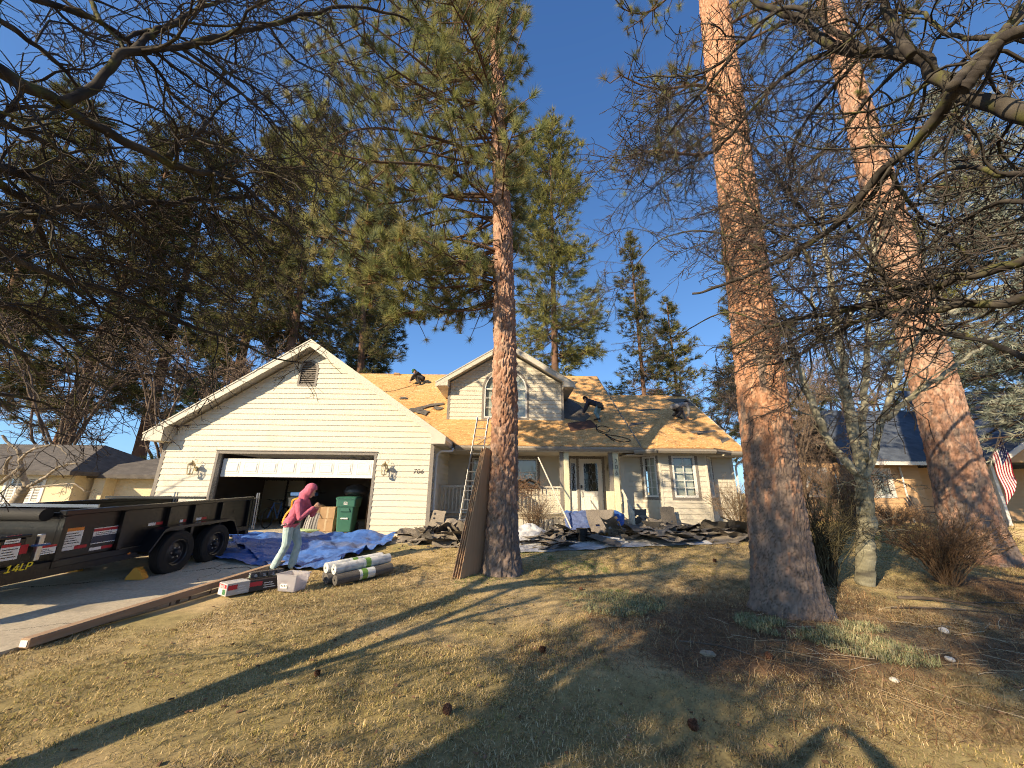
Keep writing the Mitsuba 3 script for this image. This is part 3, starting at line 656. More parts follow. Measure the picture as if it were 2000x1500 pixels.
put(NL + '__wall', prism_all(sbox(-18.2, .1, -9.2, 1.98), FY(17.05), -.15, 0), 'mat_stucco')
put(NL + '__wall', prism_all(sbox(16.0, .1, 17.05, 2.0), Frame((-18.2, 0, 0), (0, 1, 0), (0, 0, 1)), -.15, 0), 'mat_stucco')
MB().box(-18.0, -17.5, 16.55, 17.05, .1, 1.98, b=.01).put(NL + '__pilaster', 'mat_stucco')
MB().box(-28.8, -17.8, 15.36, 15.42, 1.98, 2.13, b=.004).put(NL + '__fascia', 'mat_stucco')
MB().box(-17.8, -9.0, 16.46, 16.52, 1.92, 2.06, b=.004).put(NL + '__fascia', 'mat_stucco')
for x0 in (-24.2, -21.0):
    w = put(NL + '__window', prism_all(sbox(x0, .85, x0 + 1.6, 1.95).buffer(.06, join_style=2).difference(sbox(x0 + .05, .9, x0 + 1.55, 1.9)), FY(16), -.05, .03), 'mat_white_paint')
    for k in range(2):
        a = x0 + .06 + k * .75
        sh = put(w + '__shutter', prism_all(sbox(a, .9, a + .73, 1.9).difference(sbox(a + .07, .95, a + .33, 1.85)).difference(sbox(a + .40, .95, a + .66, 1.85)), FY(16.03), -.02, .02), 'mat_white_paint')
        sb = MB()
        for z in np.arange(.96, 1.84, .062):
            for c in (a + .07, a + .40): sb.bar((c, 16.035, z + .02), (c + .26, 16.035, z + .02), .05, .008, up=(0, -.7, .7), bev=.001)
        sb.put(w + '__louver', 'mat_white_paint'); labels[w + '__louver' if k == 0 else w + '__louver_001'] = {'kind': 'stuff'}
    put(w + '__dark_room', prism_all(sbox(x0, .85, x0 + 1.6, 1.95), FY(16.2), -.02, 0), 'mat_drywall')
NR = thing('tan_house', 'tan clapboard house with dark slate blue roof behind the right hand pine', 'house')
def slab(key, q, th, mt):
    q = np.asarray(q, float); n = np.cross(q[1] - q[0], q[2] - q[0]); n /= np.linalg.norm(n); n *= np.sign(n[2])
    v = np.vstack([q, q - n * th]); return put(key, (v, np.array([[0, 1, 2, 3], [7, 6, 5, 4], [0, 4, 5, 1], [1, 5, 6, 2], [2, 6, 7, 3], [3, 7, 4, 0]])), mt)
slab(NR + '__roof', [(13.9, 15.9, 2.95), (30, 15.9, 3.1), (30, 20, 6.1), (17.2, 20, 6.05)], .15, 'mat_slate')
slab(NR + '__roof', [(20.2, 16.6, 3.9), (30, 16.6, 3.9), (30, 20.6, 7.4), (22.4, 20.6, 7.4)], .15, 'mat_slate')
slab(NR + '__roof', [(17.2, 20, 6.05), (30, 20, 6.1), (30, 25, 3), (16, 25, 3)], .15, 'mat_slate')
MB().bar((13.9, 15.86, 2.87), (19.6, 15.86, 2.92), .05, .15).put(NR + '__gutter', 'mat_white_paint')
side_wall(NR + '__wall', FY(16.7), sbox(14.4, .3, 18.0, 2.95).difference(sbox(15.55, 1.5, 16.72, 2.72)), z0=.3, piece='siding_board', pitch=.24, m='mat_tan_siding', core_m='mat_tan_siding')
put(NR + '__wall', prism_all(sbox(18, .3, 30, 3.0), FY(18.4), -.1, 0), 'mat_tan_siding')
window(NR + '__window', FY(16.7), sbox(15.55, 1.5, 16.72, 2.72), [('v', .5, .03)], trim_w=.02, frame_w=.13, trim_m='mat_white_paint', drop=1.0)
window(NR + '__window', FY(16.7), sbox(12.9, 1.5, 13.9, 2.72), [('v', .5, .03)], trim_w=.02, frame_w=.13, trim_m='mat_white_paint', drop=.5)
side_wall(NR + '__wall', FY(16.9), sbox(12.7, .3, 14.42, 2.95).difference(sbox(12.9, 1.5, 13.9, 2.72)), z0=.3, pitch=.24, m='mat_tan_siding', core_m='mat_tan_siding')
for x in (18.15, 20.3, 23.6): MB().box(x - .07, x + .07, 15.9, 16.04, .3, 2.95, b=.006).put(NR + '__porch_post', 'mat_white_paint')
MB().tube([(17.1, 16.6, 2.8), (17.1, 16.6, .5)], .035, 8).put(NR + '__downspout', 'mat_white_paint')
for sd in (-1, 1):
    slab(NR + '__porch_roof', [(21.6, 14.9, 4.3), (21.6 + sd * 2.3, 14.9, 2.95), (21.6 + sd * 2.3, 18, 2.95), (21.6, 18, 4.3)], .12, 'mat_slate')
    MB().bar((21.6, 14.86, 4.2), (21.6 + sd * 2.3, 14.86, 2.85), .05, .18).put(NR + '__rake_board', 'mat_white_paint')
put(NR + '__porch_gable', prism_all(Polygon([(19.5, 2.95), (23.7, 2.95), (21.6, 4.1)]), FY(15.4), -.1, 0), 'mat_tan_siding')
# flag on its staff
FL = thing('flag', 'striped flag with starry blue canton hanging from a porch staff', 'flag')
a, b = np.array([17.55, 13.6, 2.85]), np.array([17.95, 13.3, 3.95])
nu, nv = 40, 26
uu, vv = np.meshgrid(np.linspace(0, 1, nu), np.linspace(0, 1, nv))
o_ = np.array([17.72, 13.3, 3.78]); e1 = np.array([.15, .12, -1.62]); e2 = np.array([-.62, .0, -.86])
pts_ = o_ + uu[..., None] * e1 + vv[..., None] * e2 + (np.sin(uu * 9 + vv * 5) * .06)[..., None] * np.array([.6, 1, 0]) * (0.3 + uu[..., None])
stripe = (np.floor(vv * 13).astype(int) % 2)
colr = np.where(stripe[..., None] == 0, np.array([.30, .012, .03]), np.array([.72, .70, .68]))
cant = (uu < .4) & (vv < 7 / 13)
colr = np.where(cant[..., None], np.array([.02, .025, .10]), colr)
i, j = np.meshgrid(np.arange(nv - 1), np.arange(nu - 1), indexing='ij'); q = np.stack([i * nu + j, i * nu + j + 1, (i + 1) * nu + j + 1, (i + 1) * nu + j], -1).reshape(-1, 4)
cf = colr[:-1, :-1].reshape(-1, 3)
pv_ = pts_.reshape(-1, 3)[q]; n_ = len(q)
fm = MB(); fm.add(pv_.reshape(-1, 3), np.arange(n_ * 4).reshape(-1, 4), np.repeat(cf, 4, 0))
fm.put(FL + '__cloth', MATTE, color=True)
sm_ = MB()
for r in range(5):
    for c in range(6):
        u_, v_ = .035 + c * .066, .05 + r * .105
        ii, jj = int(v_ * (nv - 1)), int(u_ * (nu - 1)); p = pts_[ii, jj] + np.array([-.02, -.012, 0])
        ang = np.arange(10) * math.pi / 5; rad = np.where(np.arange(10) % 2 == 0, .036, .015)
        d1_, d2_ = e1 / np.linalg.norm(e1), e2 / np.linalg.norm(e2)
        vs = np.vstack([p, p + rad[:, None] * (np.cos(ang)[:, None] * d1_ + np.sin(ang)[:, None] * d2_)]); k = np.arange(10)
        sm_.add(vs, np.stack([k * 0, k + 1, (k + 1) % 10 + 1], 1))
sm_.put(FL + '__star', 'mat_white_paint'); labels[FL + '__star'] = {'kind': 'stuff'}
MB().tube([(18.6, 14.7, 2.6), tuple(o_ + [0, 0, .05]), tuple(o_ + [-.25, -.1, .28])], .018, 8).put(FL + '__staff', 'mat_white_paint')
CH = thing('porch_chair', 'dark round backed garden chair on the neighbouring porch', 'chair')
cx, cy, cz = 16.9, 15.9, .55
MB().box(cx - .26, cx + .26, cy - .26, cy + .24, cz + .38, cz + .42, b=.01).put(CH + '__seat', 'mat_trim_dark')
bm = MB(); 
for k in range(5):
    x = cx - .2 + k * .1; bm.bar((x, cy + .22, cz + .42), (x * 1.0 + (k - 2) * .02, cy + .42, cz + 1.05 - .05 * abs(k - 2)), .085, .02)
bm.put(CH + '__backrest', 'mat_trim_dark')
for sx in (-1, 1):
    MB().bar((cx + sx * .27, cy - .25, cz), (cx + sx * .27, cy - .22, cz + .6), .06, .03).put(CH + '__leg', 'mat_trim_dark')
    MB().bar((cx + sx * .27, cy + .4, cz), (cx + sx * .27, cy + .1, cz + .45), .06, .03).put(CH + '__leg', 'mat_trim_dark')
    MB().bar((cx + sx * .29, cy - .3, cz + .61), (cx + sx * .29, cy + .35, cz + .61), .1, .025).put(CH + '__armrest', 'mat_trim_dark')

# ================================================================== dump trailer
TR = thing('dump_trailer', 'black tandem axle dump trailer backed up to the garage', 'trailer')
ta = math.atan(.033)
def trl(mb):
    """the trailer follows the slope of the driveway: turned about the point below its axles"""
    c = np.array([0, 7.9, .08]); mb.v = [rotx(v - c, ta) + c for v in mb.v]; return mb
def tput(mb, part, m, **k): return trl(mb).put(TR + '__' + part, m, **k)
yf, yt, xl, xr, zb, zt = 5.85, 9.92, -8.72, -6.60, .62, 1.26
def side(x0, x1, xo):
    d = 1 if xo > x0 else -1
    s_ = tput(MB().box(min(x0, x1), max(x0, x1), yf, yt, zb, zt, b=.004), 'side_panel', 'mat_trailer_paint')
    out = MB(); 
    return s_
sp = side(xr - .03, xr - .05 + .0, xr)
for y in (yf + .03, 6.75, 7.62, 8.2, 8.95, yt - .05):
    tput(MB().box(xr - .03, xr + .045, y - .035, y + .035, zb, zt - .03, b=.006), 'stake', 'mat_trailer_paint')
tput(MB().box(xr - .07, xr + .05, yf - .02, yt + .02, zt - .02, zt + .055, b=.01), 'top_rail', 'mat_trailer_paint')
tput(MB().box(xr - .06, xr + .03, yf, yt, zb - .10, zb, b=.008), 'bottom_rail', 'mat_trailer_paint')
side(xl + .03, xl + .05, xl)
tput(MB().box(xl - .05, xl + .07, yf - .02, yt + .02, zt - .02, zt + .055, b=.01), 'top_rail', 'mat_trailer_paint')
for y in (yf + .03, 6.75, 7.62, 8.95, yt - .05): tput(MB().box(xl - .045, xl + .03, y - .035, y + .035, zb, zt - .03, b=.006), 'stake', 'mat_trailer_paint')
tput(MB().box(xl + .05, xr - .05, yf, yf + .03, zb, zt + .02, b=.004), 'front_panel', 'mat_trailer_paint')
tput(MB().box(xl + .03, xr - .03, yf, yt, zb - .04, zb, b=.004), 'deck', 'mat_trailer_paint')
for x in (xl + .45, xr - .45): tput(MB().box(x - .05, x + .05, yf - .6, yt, .40, .57, b=.01), 'frame_rail', 'mat_trailer_paint')
tput(MB().box(xr - .09, xr + .01, 4.35, 7.15, .42, .62, b=.008), 'tongue_rail', 'mat_trailer_paint')
tput(MB().box(xl - .01, xl + .09, 4.35, 7.15, .42, .62, b=.008), 'tongue_rail', 'mat_trailer_paint')
for sx in (xl + .05, xr - .05): tput(MB().bar((sx, 4.4, .5), ((xl + xr) / 2, 3.2, .5), .08, .12), 'coupler_arm', 'mat_trailer_paint')
tput(MB().box((xl + xr) / 2 - .06, (xl + xr) / 2 + .06, 2.95, 3.35, .46, .56, b=.015), 'coupler', 'mat_black_steel')
tput(MB().box(xl + .05, xr - .03, 4.95, 5.52, .63, .99, b=.015), 'tool_box', 'mat_trailer_paint'); tput(MB().box(xl + .03, xr - .01, 4.92, 5.55, .992, 1.03, b=.012), 'tool_box__lid', 'mat_trailer_paint')
tput(MB().box(xr - .02, xr + .05, 5.60, 5.66, zb + .05, 1.02, b=.01), 'ratchet_post', 'mat_steel')
tput(MB().box(xr - .02, xr + .055, 5.57, 5.74, .86, .885, b=.004), 'ratchet_strap', 'mat_bin_lid_blue')
tput(MB().bar((xl + .1, 5.55, zt + .14), (xr - .05, 6.35, zt + .08), .04, .05), 'tarp_bow', 'mat_steel')
tput(MB().bar((xl + .1, 8.3, zt + .10), (xr - .05, 8.5, zt + .10), .04, .05), 'tarp_bow', 'mat_black_steel')
tput(MB().rings((xl + .1, yf - .12, zt + .0), (1, 0, 0), [(0.001, 0), (.09, 0), (.09, 1.9), (.001, 1.9)], 14), 'tarp_roll', 'mat_rubber', smooth=40)
for sx in (xr + .01, xl - .01):                                    # barn doors swung open along the tail
    tput(MB().box(sx - .02, sx + .02, yt + .03, yt + .30, zb, zt + .02, b=.004), 'tailgate', 'mat_trailer_paint')
    tput(MB().tube([(sx + .03, yt + .14, zb - .1), (sx + .03, yt + .14, zt + .14)], .016, 8).tube([(sx + .03, yt + .22, zb - .1), (sx + .03, yt + .22, zt + .14)], .012, 8), 'latch_bar', 'mat_steel')
tput(MB().box(xl, xr, yt - .02, yt + .1, .42, .60, b=.01), 'rear_bumper', 'mat_trailer_paint')
for sx, d in ((xr, 1), (xl, -1)):
    pts = np.array([(7.10, .52), (7.34, .86), (7.44, .89), (9.0, .89), (9.10, .86), (9.32, .52)])
    fm = MB(); x0, x1 = (sx - .05, sx + d * .24)
    for p, q in zip(pts[:-1], pts[1:]):
        v = np.array([[x0, *p], [x1, *p], [x1, *q], [x0, *q]]); n = np.array([0, -(q - p)[1], (q - p)[0]]); n /= np.linalg.norm(n)
        v = np.vstack([v, v - n * .012]); fm.add(v, [[0, 1, 2, 3], [7, 6, 5, 4], [0, 4, 5, 1], [1, 5, 6, 2], [2, 6, 7, 3], [3, 7, 4, 0]])
        v2 = np.array([[x1 - d * .004, *p], [x1 - d * .004, *q], [x1 - d * .004, *(q - np.array([0, .05]))], [x1 - d * .004, *(p - np.array([0, .05]))]])
        fm.add(np.vstack([v2, v2 + [d * .008, 0, 0]]), [[0, 1, 2, 3], [7, 6, 5, 4], [0, 4, 5, 1], [1, 5, 6, 2], [2, 6, 7, 3], [3, 7, 4, 0]])
    tput(fm, 'fender', 'mat_trailer_paint')
    for y in (7.74, 8.70):
        cx_ = sx + d * .12
        wk = TR + '__' + 'wheel'
        W_ = trl(MB().rings((cx_, y, .40), (d, 0, 0), [(.23, -.10), (.33, -.105), (.375, -.095), (.39, -.075), (.385, -.05), (.39, -.045), (.39, -.005), (.384, 0), (.39, .005), (.39, .045), (.385, .05), (.39, .075), (.375, .095), (.33, .105), (.245, .10), (.235, .085)], 40)).put(wk, 'mat_rubber', smooth=35)
        trl(MB().rings((cx_, y, .40), (d, 0, 0), [(.24, .09), (.225, .098), (.21, .085), (.20, .03), (.185, .02), (.11, .05), (.085, .055), (.001, .055)], 32)).put(W_ + '__rim', 'mat_black_steel', smooth=35)
        trl(MB().rings((cx_ + d * .05, y, .40), (d, 0, 0), [(.065, 0), (.06, .05), (.04, .075), (.001, .078)], 20)).put(W_ + '__hub', 'mat_black_steel', smooth=35)
        nb = MB()
        for k in range(6):
            a_ = k * math.pi / 3; nb.rings((cx_ + d * .045, y + .095 * math.cos(a_), .40 + .095 * math.sin(a_)), (d, 0, 0), [(.014, 0), (.014, .03), (.001, .034)], 6)
        trl(nb).put(W_ + '__lug_nut', 'mat_steel'); labels[W_ + '__lug_nut'] = {'kind': 'stuff'}
for y in (7.74, 8.70): tput(MB().tube([(xl - .05, y, .40), (xr + .05, y, .40)], .045, 10), 'axle', 'mat_black_steel')
def decal(part, y0, y1, z0, z1, rows, x=xr - .026):
    """a printed sticker: white sheet, coloured bars, lines of small print"""
    z0, z1 = z0 - .033 * (y0 - 7.9), z1 - .033 * (y0 - 7.9)
    d = MB(); d.box(x, x + .0015, y0, y1, z0, z1, (.72, .72, .70))
    for a, b, c, lines in rows:
        za, zb_ = z0 + a * (z1 - z0), z0 + b * (z1 - z0)
        if lines:
            for k in range(lines):
                zz = za + (k + .3) * (zb_ - za) / lines; d.box(x + .0015, x + .0022, y0 + .1 * (y1 - y0), y1 - (.1 + .12 * (k % 3)) * (y1 - y0), zz, zz + .35 * (zb_ - za) / lines, c)
        else: d.box(x + .0015, x + .0022, y0, y1, za, zb_, c)
    return tput(d, part, SATIN, color=True)
RED, ORG, BLK, DKB = (.42, .02, .03), (.65, .22, .03), (.03, .03, .03), (.03, .04, .07)
xd = xr - .027
decal('warning_sticker', 6.35, 6.72, .66, .95, [(.82, .96, RED, 0), (.60, .78, BLK, 2), (.22, .58, DKB, 0), (.0, .18, BLK, 0)])
decal('warning_sticker', 5.93, 6.20, .72, .98, [(.82, 1, ORG, 0), (.1, .75, BLK, 5)])
decal('warning_sticker', 5.60, 5.83, .66, .78, [(.75, 1, RED, 0), (.1, .65, BLK, 3)], x=xr + .04)
def reflector(y0, y1, z):
    z = z - .033 * (y0 - 7.9); m = (y0 + y1) / 2; d = MB()
    d.box(xr - .026, xr - .0245, y0, m, z - .025, z + .025, (.70, .70, .68)).box(xr - .026, xr - .0245, m, y1, z - .025, z + .025, (.40, .02, .03)); tput(d, 'reflector', SATIN, color=True)
for y0, y1, z in ((5.95, 6.3, .69), (6.35, 6.70, .64), (7.26, 7.55, .93), (7.93, 8.08, .94), (8.32, 8.6, .95), (9.2, 9.45, .80)): reflector(y0, y1, z)
for y0, y1, z0, z1, c, n_ in ((5.02, 5.24, .66, .86, ORG, 4), (5.26, 5.46, .64, .84, RED, 4), (5.28, 5.44, .85, .95, RED, 2)):
    decal('warning_sticker', y0, y1, z0, z1, [(.82, 1, c, 0), (.1, .75, BLK, n_)])
tput(MB().box(xr - .026, xr - .0245, 5.465, 5.55, .78, .90, RED), 'red_tag', SATIN, color=True)
tm = meshkit.text_mesh('14LP', .085, .004, bold=True); v = np.asarray(tm.vertices)
k_ = tput(MB().add(np.stack([xr + .011 + v[:, 2], 5.33 + v[:, 0] * 1.0 + v[:, 1] * .2, .575 + v[:, 1]], 1), np.asarray(tm.faces), (.75, .60, .03)), 'model_lettering', SATIN, color=True)
tm = meshkit.text_mesh('T', .07, .003, bold=True); v = np.asarray(tm.vertices)
tput(MB().add(np.stack([xr - .026 + v[:, 2], 9.36 + v[:, 0], .96 + v[:, 1]], 1), np.asarray(tm.faces), (.01, .01, .01)), 'stamp', SATIN, color=True)
tput(MB().rings((xr + .012, 6.98, .53), (1, 0, 0), [(.03, 0), (.03, .012), (.001, .02)], 12, (.75, .22, .03)), 'marker_lamp', SATIN, color=True)
rag = MB(); 
for k in range(5): rag.add(np.array([[xl + .6 + .2 * k, 6.9 + .1 * k, zt - .05], [xl + .75 + .2 * k, 7.0 + .1 * k, zt + .02 + .12 * (k % 2)], [xl + .7 + .2 * k, 7.25 + .1 * k, zt - .08]]), [[0, 1, 2]])
def chock(name, x, y, rz, label):
    b = MB(); pr = Polygon([(0, 0), (.26, 0), (.26, .03), (.13, .19), (.09, .19), (.0, .04)]); fr = Frame((0, 0, 0), (1, 0, 0), (0, 0, 1))
    b.prism(pr, fr, -.07, .07, None)
    for k in range(3): b.box(.13 + .035 * k, .15 + .035 * k, -.071, .071, .17 - .045 * k, .185 - .042 * k)
    key = thing(name, label, 'wheel chock', 'wheel chocks beside the trailer'); b.move((x, y, gz(x, y) + .03), rz); 
    scene[key] = mikit.ply(b.get(), 'mat_chock')
mat('chock', (.68, .33, .05), 0.5)
chock('wheel_chock', -8.35, 7.62, .3, 'orange wheel chock on the driveway under the trailer tongue')
chock('wheel_chock', -6.68, 7.18, .2, 'orange wheel chock against the nearer front trailer wheel')

# ================================================================== people
def hand(o, fwd, palm_n, side, curl=.8, sc=1.0):
    """chains of a hand: o wrist, fwd along the fingers, palm_n out of the palm, side towards the thumb"""
    f, n, s = (np.asarray(x, float) / np.linalg.norm(x) for x in (fwd, palm_n, side))
    o = np.asarray(o, float); ch = []
    kn = [o + f * .085 * sc + s * (.027 - .018 * k) * sc for k in range(4)]
    for k in range(4): ch.append([(o, .017 * sc), (kn[k], .0125 * sc)])
    for k, L in enumerate((.075, .085, .078, .06)):
        a1, a2, a3 = curl * .6, curl * 1.3, curl * 1.9; p = kn[k]; c = [(p, .0115 * sc)]
        for a, l in ((a1, .42), (a2, .32), (a3, .26)):
            p = p + (f * math.cos(a) + n * math.sin(a)) * L * l * sc; c.append((p, .0095 * sc))
        ch.append(c)
    t0 = o + f * .025 * sc + s * .02 * sc; t1 = t0 + (s * .8 + f * .6 + n * .3) * .04 * sc; t2 = t1 + (f * .9 + n * .5) * .035 * sc
    ch.append([(t0, .014 * sc), (t1, .012 * sc), (t2, .010 * sc)])
    return ch

def figure(name, label, J, loc, rz, up_tilt=0.0, jacket=(.1, .1, .1), trousers=(.1, .1, .1), shoes=(.03, .03, .03), skin=(.50, .30, .20), hat=None, hood=None, hair=(.03, .02, .015), flare=1.0, sc=1.0, extra=None, res=.045):
    """J: joints in the person's own frame (x forward, y left, z up). One continuous body, with clothes as children."""
    g = {k: np.asarray(v, float) for k, v in J.items()}
    mid = lambda a, b, t=.5: a + (b - a) * t
    sh, hp = mid(g['shL'], g['shR']), mid(g['hipL'], g['hipR'])
    hc = g['head']; face = np.asarray(J.get('face', (1, 0, 0)), float); face /= np.linalg.norm(face)
    upv = hc - sh; upv /= np.linalg.norm(upv); fr_ = face - upv * (face @ upv); fr_ /= np.linalg.norm(fr_); lf = np.cross(upv, fr_)
    hz = lambda f, l, u: hc + fr_ * f + lf * l + upv * u
    head = [[(hz(-.012, 0, .035), .088), (hz(.018, 0, -.035), .072)], [(hz(.02, 0, -.03), .07), (hz(.055, 0, -.085), .035)],
            [(hz(.085, 0, -.01), .012), (hz(.105, 0, -.035), .013)], [(hz(.07, .022, -.073), .012), (hz(.07, -.022, -.073), .012)],
            [(hz(-.01, .088, -.0), .014), (hz(-.01, .09, -.035), .012)], [(hz(-.01, -.088, 0), .014), (hz(-.01, -.09, -.035), .012)],
            [(hz(.074, .035, .02), .014), (hz(.074, -.035, .02), .014)]]
    neck = [[(sh + upv * .02, .055), (hz(-.02, 0, -.07), .05)]]
    chest, waist = mid(hp, sh, .72), mid(hp, sh, .32)
    lat = g['shL'] - g['shR']; lat /= np.linalg.norm(lat)
    def torso(e):
        return [[(g['shL'], .058 + e), (g['shR'], .058 + e)], [(sh, .075 + e), (chest, .10 + e)], [(chest + lat * .06, .095 + e), (waist + lat * .045, .088 + e)], [(chest - lat * .06, .095 + e), (waist - lat * .045, .088 + e)],
                [(waist + lat * .045, .088 + e), (g['hipL'], .098 + e)], [(waist - lat * .045, .088 + e), (g['hipR'], .098 + e)], [(g['hipL'], .09 + e), (g['hipR'], .09 + e)],
                [(g['shL'], .058 + e), (chest + lat * .06, .09 + e)], [(g['shR'], .058 + e), (chest - lat * .06, .09 + e)]]
    arms = lambda e: [[(g['sh' + s], .055 + e), (g['el' + s], .042 + e), (g['wr' + s], .029 + e * .8)] for s in 'LR']
    legs = lambda e, fl=1.0: [[(g['hip' + s], .088 + e), (g['kn' + s], .058 + e), (g['an' + s], (.041 + e) * fl)] for s in 'LR']
    hands = []
    for s in 'LR':
        d = g['wr' + s] - g['el' + s]; d /= np.linalg.norm(d); n = np.asarray(J.get('palm' + s, (0, -1 if s == 'L' else 1, -.3)), float); n = n - d * (d @ n); n /= np.linalg.norm(n)
        side = np.cross(n, d) * (1 if s == 'R' else -1); hands += hand(g['wr' + s] + d * .01, d, n, side, J.get('curl', .8))
    feet = []
    for s in 'LR':
        t = np.asarray(J.get('toe' + s, (1, 0, -.15)), float); t /= np.linalg.norm(t); a = g['an' + s]
        feet.append([(a + np.array([0, 0, -.02]), .042), (a + t * .15 + np.array([0, 0, -.045]), .032), (a + t * .19 + np.array([0, 0, -.05]), .026)])
        feet.append([(a - t * .045 + np.array([0, 0, -.045]), .034), (a + np.array([0, 0, -.02]), .042)])
    key = thing(name, label, 'person')
    def out(t, part, col, m=MATTE, jit=0.0):
        v = np.asarray(t.vertices) * sc
        c = np.broadcast_to(np.asarray(col, float), v.shape).copy()
        if jit:
            nz = meshkit.fbm(v * 14, 3)[:, None]; v = v + np.asarray(t.vertex_normals) * (meshkit.fbm(v * np.array([16, 16, 9]), 3, 4)[:, None] - .5) * jit
            c = c * (.75 + .5 * nz)
        v = rotz(v, rz) + np.asarray(loc, float)
        return put(key + '__' + part, (v, np.asarray(t.faces)), m, smooth=True, color=c)
    body = capsules(head + neck + torso(-.012) + arms(-.006) + legs(-.008) + hands + [[(p, r - .006) for p, r in f] for f in feet], length=.02 if res < .03 else .032, smooth=2, seg=12 if res < .03 else 9)
    out(body, 'body', skin)
    jk = torso(.022) + [[(p, r) for p, r in a] for a in arms(.017)] + [[(sh + upv * .01, .075), (sh + upv * .05, .066)]]
    jk += [[(g['hipL'] + (sh - hp) * .08, .118), (g['hipR'] + (sh - hp) * .08, .118)]]
    out(capsules(jk, length=res, smooth=2), 'jacket' if hood is None else 'hoodie', jacket, jit=.03)
    tr = legs(.014, 1.0) + [[(g['hipL'], .104), (g['hipR'], .104)]]
    for s in 'LR':
        if flare > 1: tr.append([(mid(g['kn' + s], g['an' + s], .3), .07), (g['an' + s] + np.array([0, 0, -.01]), .075)])
    out(capsules(tr, length=res, smooth=2), 'trousers', trousers, jit=.022)
    for s, k in (('L', 0), ('R', 2)): out(capsules([[(p, r + .006) for p, r in feet[k]], [(p, r + .006) for p, r in feet[k + 1]]], length=.03, smooth=1), 'shoe', shoes)
    if hood is not None:
        # an open hood: shell round the head, cut away before the face, resting on the shoulders
        sh_ = capsules([[(hz(-.03, 0, .045), .118), (hz(-.02, 0, -.02), .115)], [(hz(-.03, 0, -.02), .112), (hz(-.06, 0, -.11), .10)], [(hz(-.05, 0, -.10), .105), (sh + upv * .03, .11)]], length=.02, smooth=2, seg=16)
        vv = np.asarray(sh_.vertices); d = vv - hz(0, 0, -.005); keep = ~(((d @ fr_) > .062 - .15 * np.abs(d @ lf)) & (np.abs(d @ lf) < .085) & ((d @ upv) > -.12) & ((d @ upv) < .085))
        sh_.update_faces(keep[sh_.faces].all(1)); out(sh_, 'hood', hood, jit=.02)
    else:
        hr = capsules([[(hz(-.025, 0, .045), .094), (hz(-.035, 0, -.015), .085)]], length=.025, smooth=1)
        out(hr, 'hair', hair)
    if hat is not None:
        ht = capsules([[(hz(-.01, 0, .06), .098), (hz(-.015, 0, .075), .088)]], length=.025, smooth=1); out(ht, 'cap', hat)
        br = capsules([[(hz(.06, .03, .055), .03), (hz(.13, .02, .04), .018)], [(hz(.06, -.03, .055), .03), (hz(.13, -.02, .04), .018)], [(hz(.13, .02, .04), .018), (hz(.13, -.02, .04), .018)]], length=.03, smooth=1); out(br, 'cap_peak', hat)
    if extra:
        for part, mbx, m in extra(g, sh, hp):
            v, f = mbx.get(); v = rotz(v * sc, rz) + np.asarray(loc, float); put(key + '__' + part, (v, f), m, smooth=40, color=mbx.cols() if m in (MATTE, SATIN) else None) if m not in (MATTE, SATIN) else put(key + '__' + part, (v, f), m, smooth=True, color=mbx.cols())
    return key

def harness(g, sh, hp):
    out = []
    b = MB(); fw = np.array([1.0, 0, 0])
    back = [(g['shR'] + np.array([.0, -.02, .075])), g['shR'] + np.array([-.10, -.04, .04]), sh + np.array([-.155, -.10, -.11]), hp + (sh - hp) * .45 + np.array([-.15, -.09, 0]), hp + (sh - hp) * .18 + np.array([-.14, -.11, 0]), hp + np.array([-.09, -.165, .02]), hp + np.array([.0, -.19, -.03])]
    c = curve(back, 24)
    for p, q in zip(c[:-1], c[1:]): b.bar(p, q, .035, .012, (.75, .33, .03), up=(0, -1, .1))
    c = curve([p * np.array([1, -1, 1]) for p in back[:5]] + [hp + (sh - hp) * .2 + np.array([-.155, 0, 0])], 20)
    for p, q in zip(c[:-1], c[1:]): b.bar(p, q, .035, .012, (.75, .33, .03), up=(-1, 0, .1))
    out.append(('safety_harness', b, SATIN))
    b = MB(); th = np.linspace(0, 2 * math.pi, 25); pc = (hp + np.array([0, 0, .0])) + np.stack([np.cos(th) * .145, np.sin(th) * .205, 0.03 * np.cos(th)], 1)
    for p, q in zip(pc[:-1], pc[1:]): b.bar(p, q, .012, .05, (.02, .02, .02))
    for k in range(6): p = pc[14 + k]; b.rings(p + np.array([-.006, -.012, 0]), (-.4, -.9, 0), [(.008, 0), (.008, .004), (.001, .005)], 8, (.5, .5, .5))
    out.append(('tool_belt', b, SATIN))
    return out
gp = gz(-4.5, 7.9) + .03
WJ = dict(head=(.30, 0, 1.475), face=(1, .25, -.12), shL=(.17, .165, 1.27), shR=(.17, -.165, 1.27), hipL=(.02, .095, .86), hipR=(.02, -.095, .86),
          elL=(.31, .22, 1.02), elR=(.25, -.20, .98), wrL=(.44, .08, 1.17), wrR=(.41, -.06, 1.15), palmL=(0, -1, .2), palmR=(0, 1, .2), curl=1.0,
          knL=(.17, .10, .47), knR=(.03, -.09, .46), anL=(.11, .11, .085), anR=(-.13, -.09, .085), toeL=(1, .1, -.1), toeR=(1, -.1, -.12))
figure('person', 'person in pink hoodie, pale jeans and orange safety harness walking past the garage', WJ, (-4.42, 7.92, gp), 0.10, jacket=(.46, .125, .185), trousers=(.36, .47, .47), shoes=(.02, .02, .02), hood=(.46, .125, .185), skin=(.48, .30, .22), flare=1.2, extra=harness, res=.025)
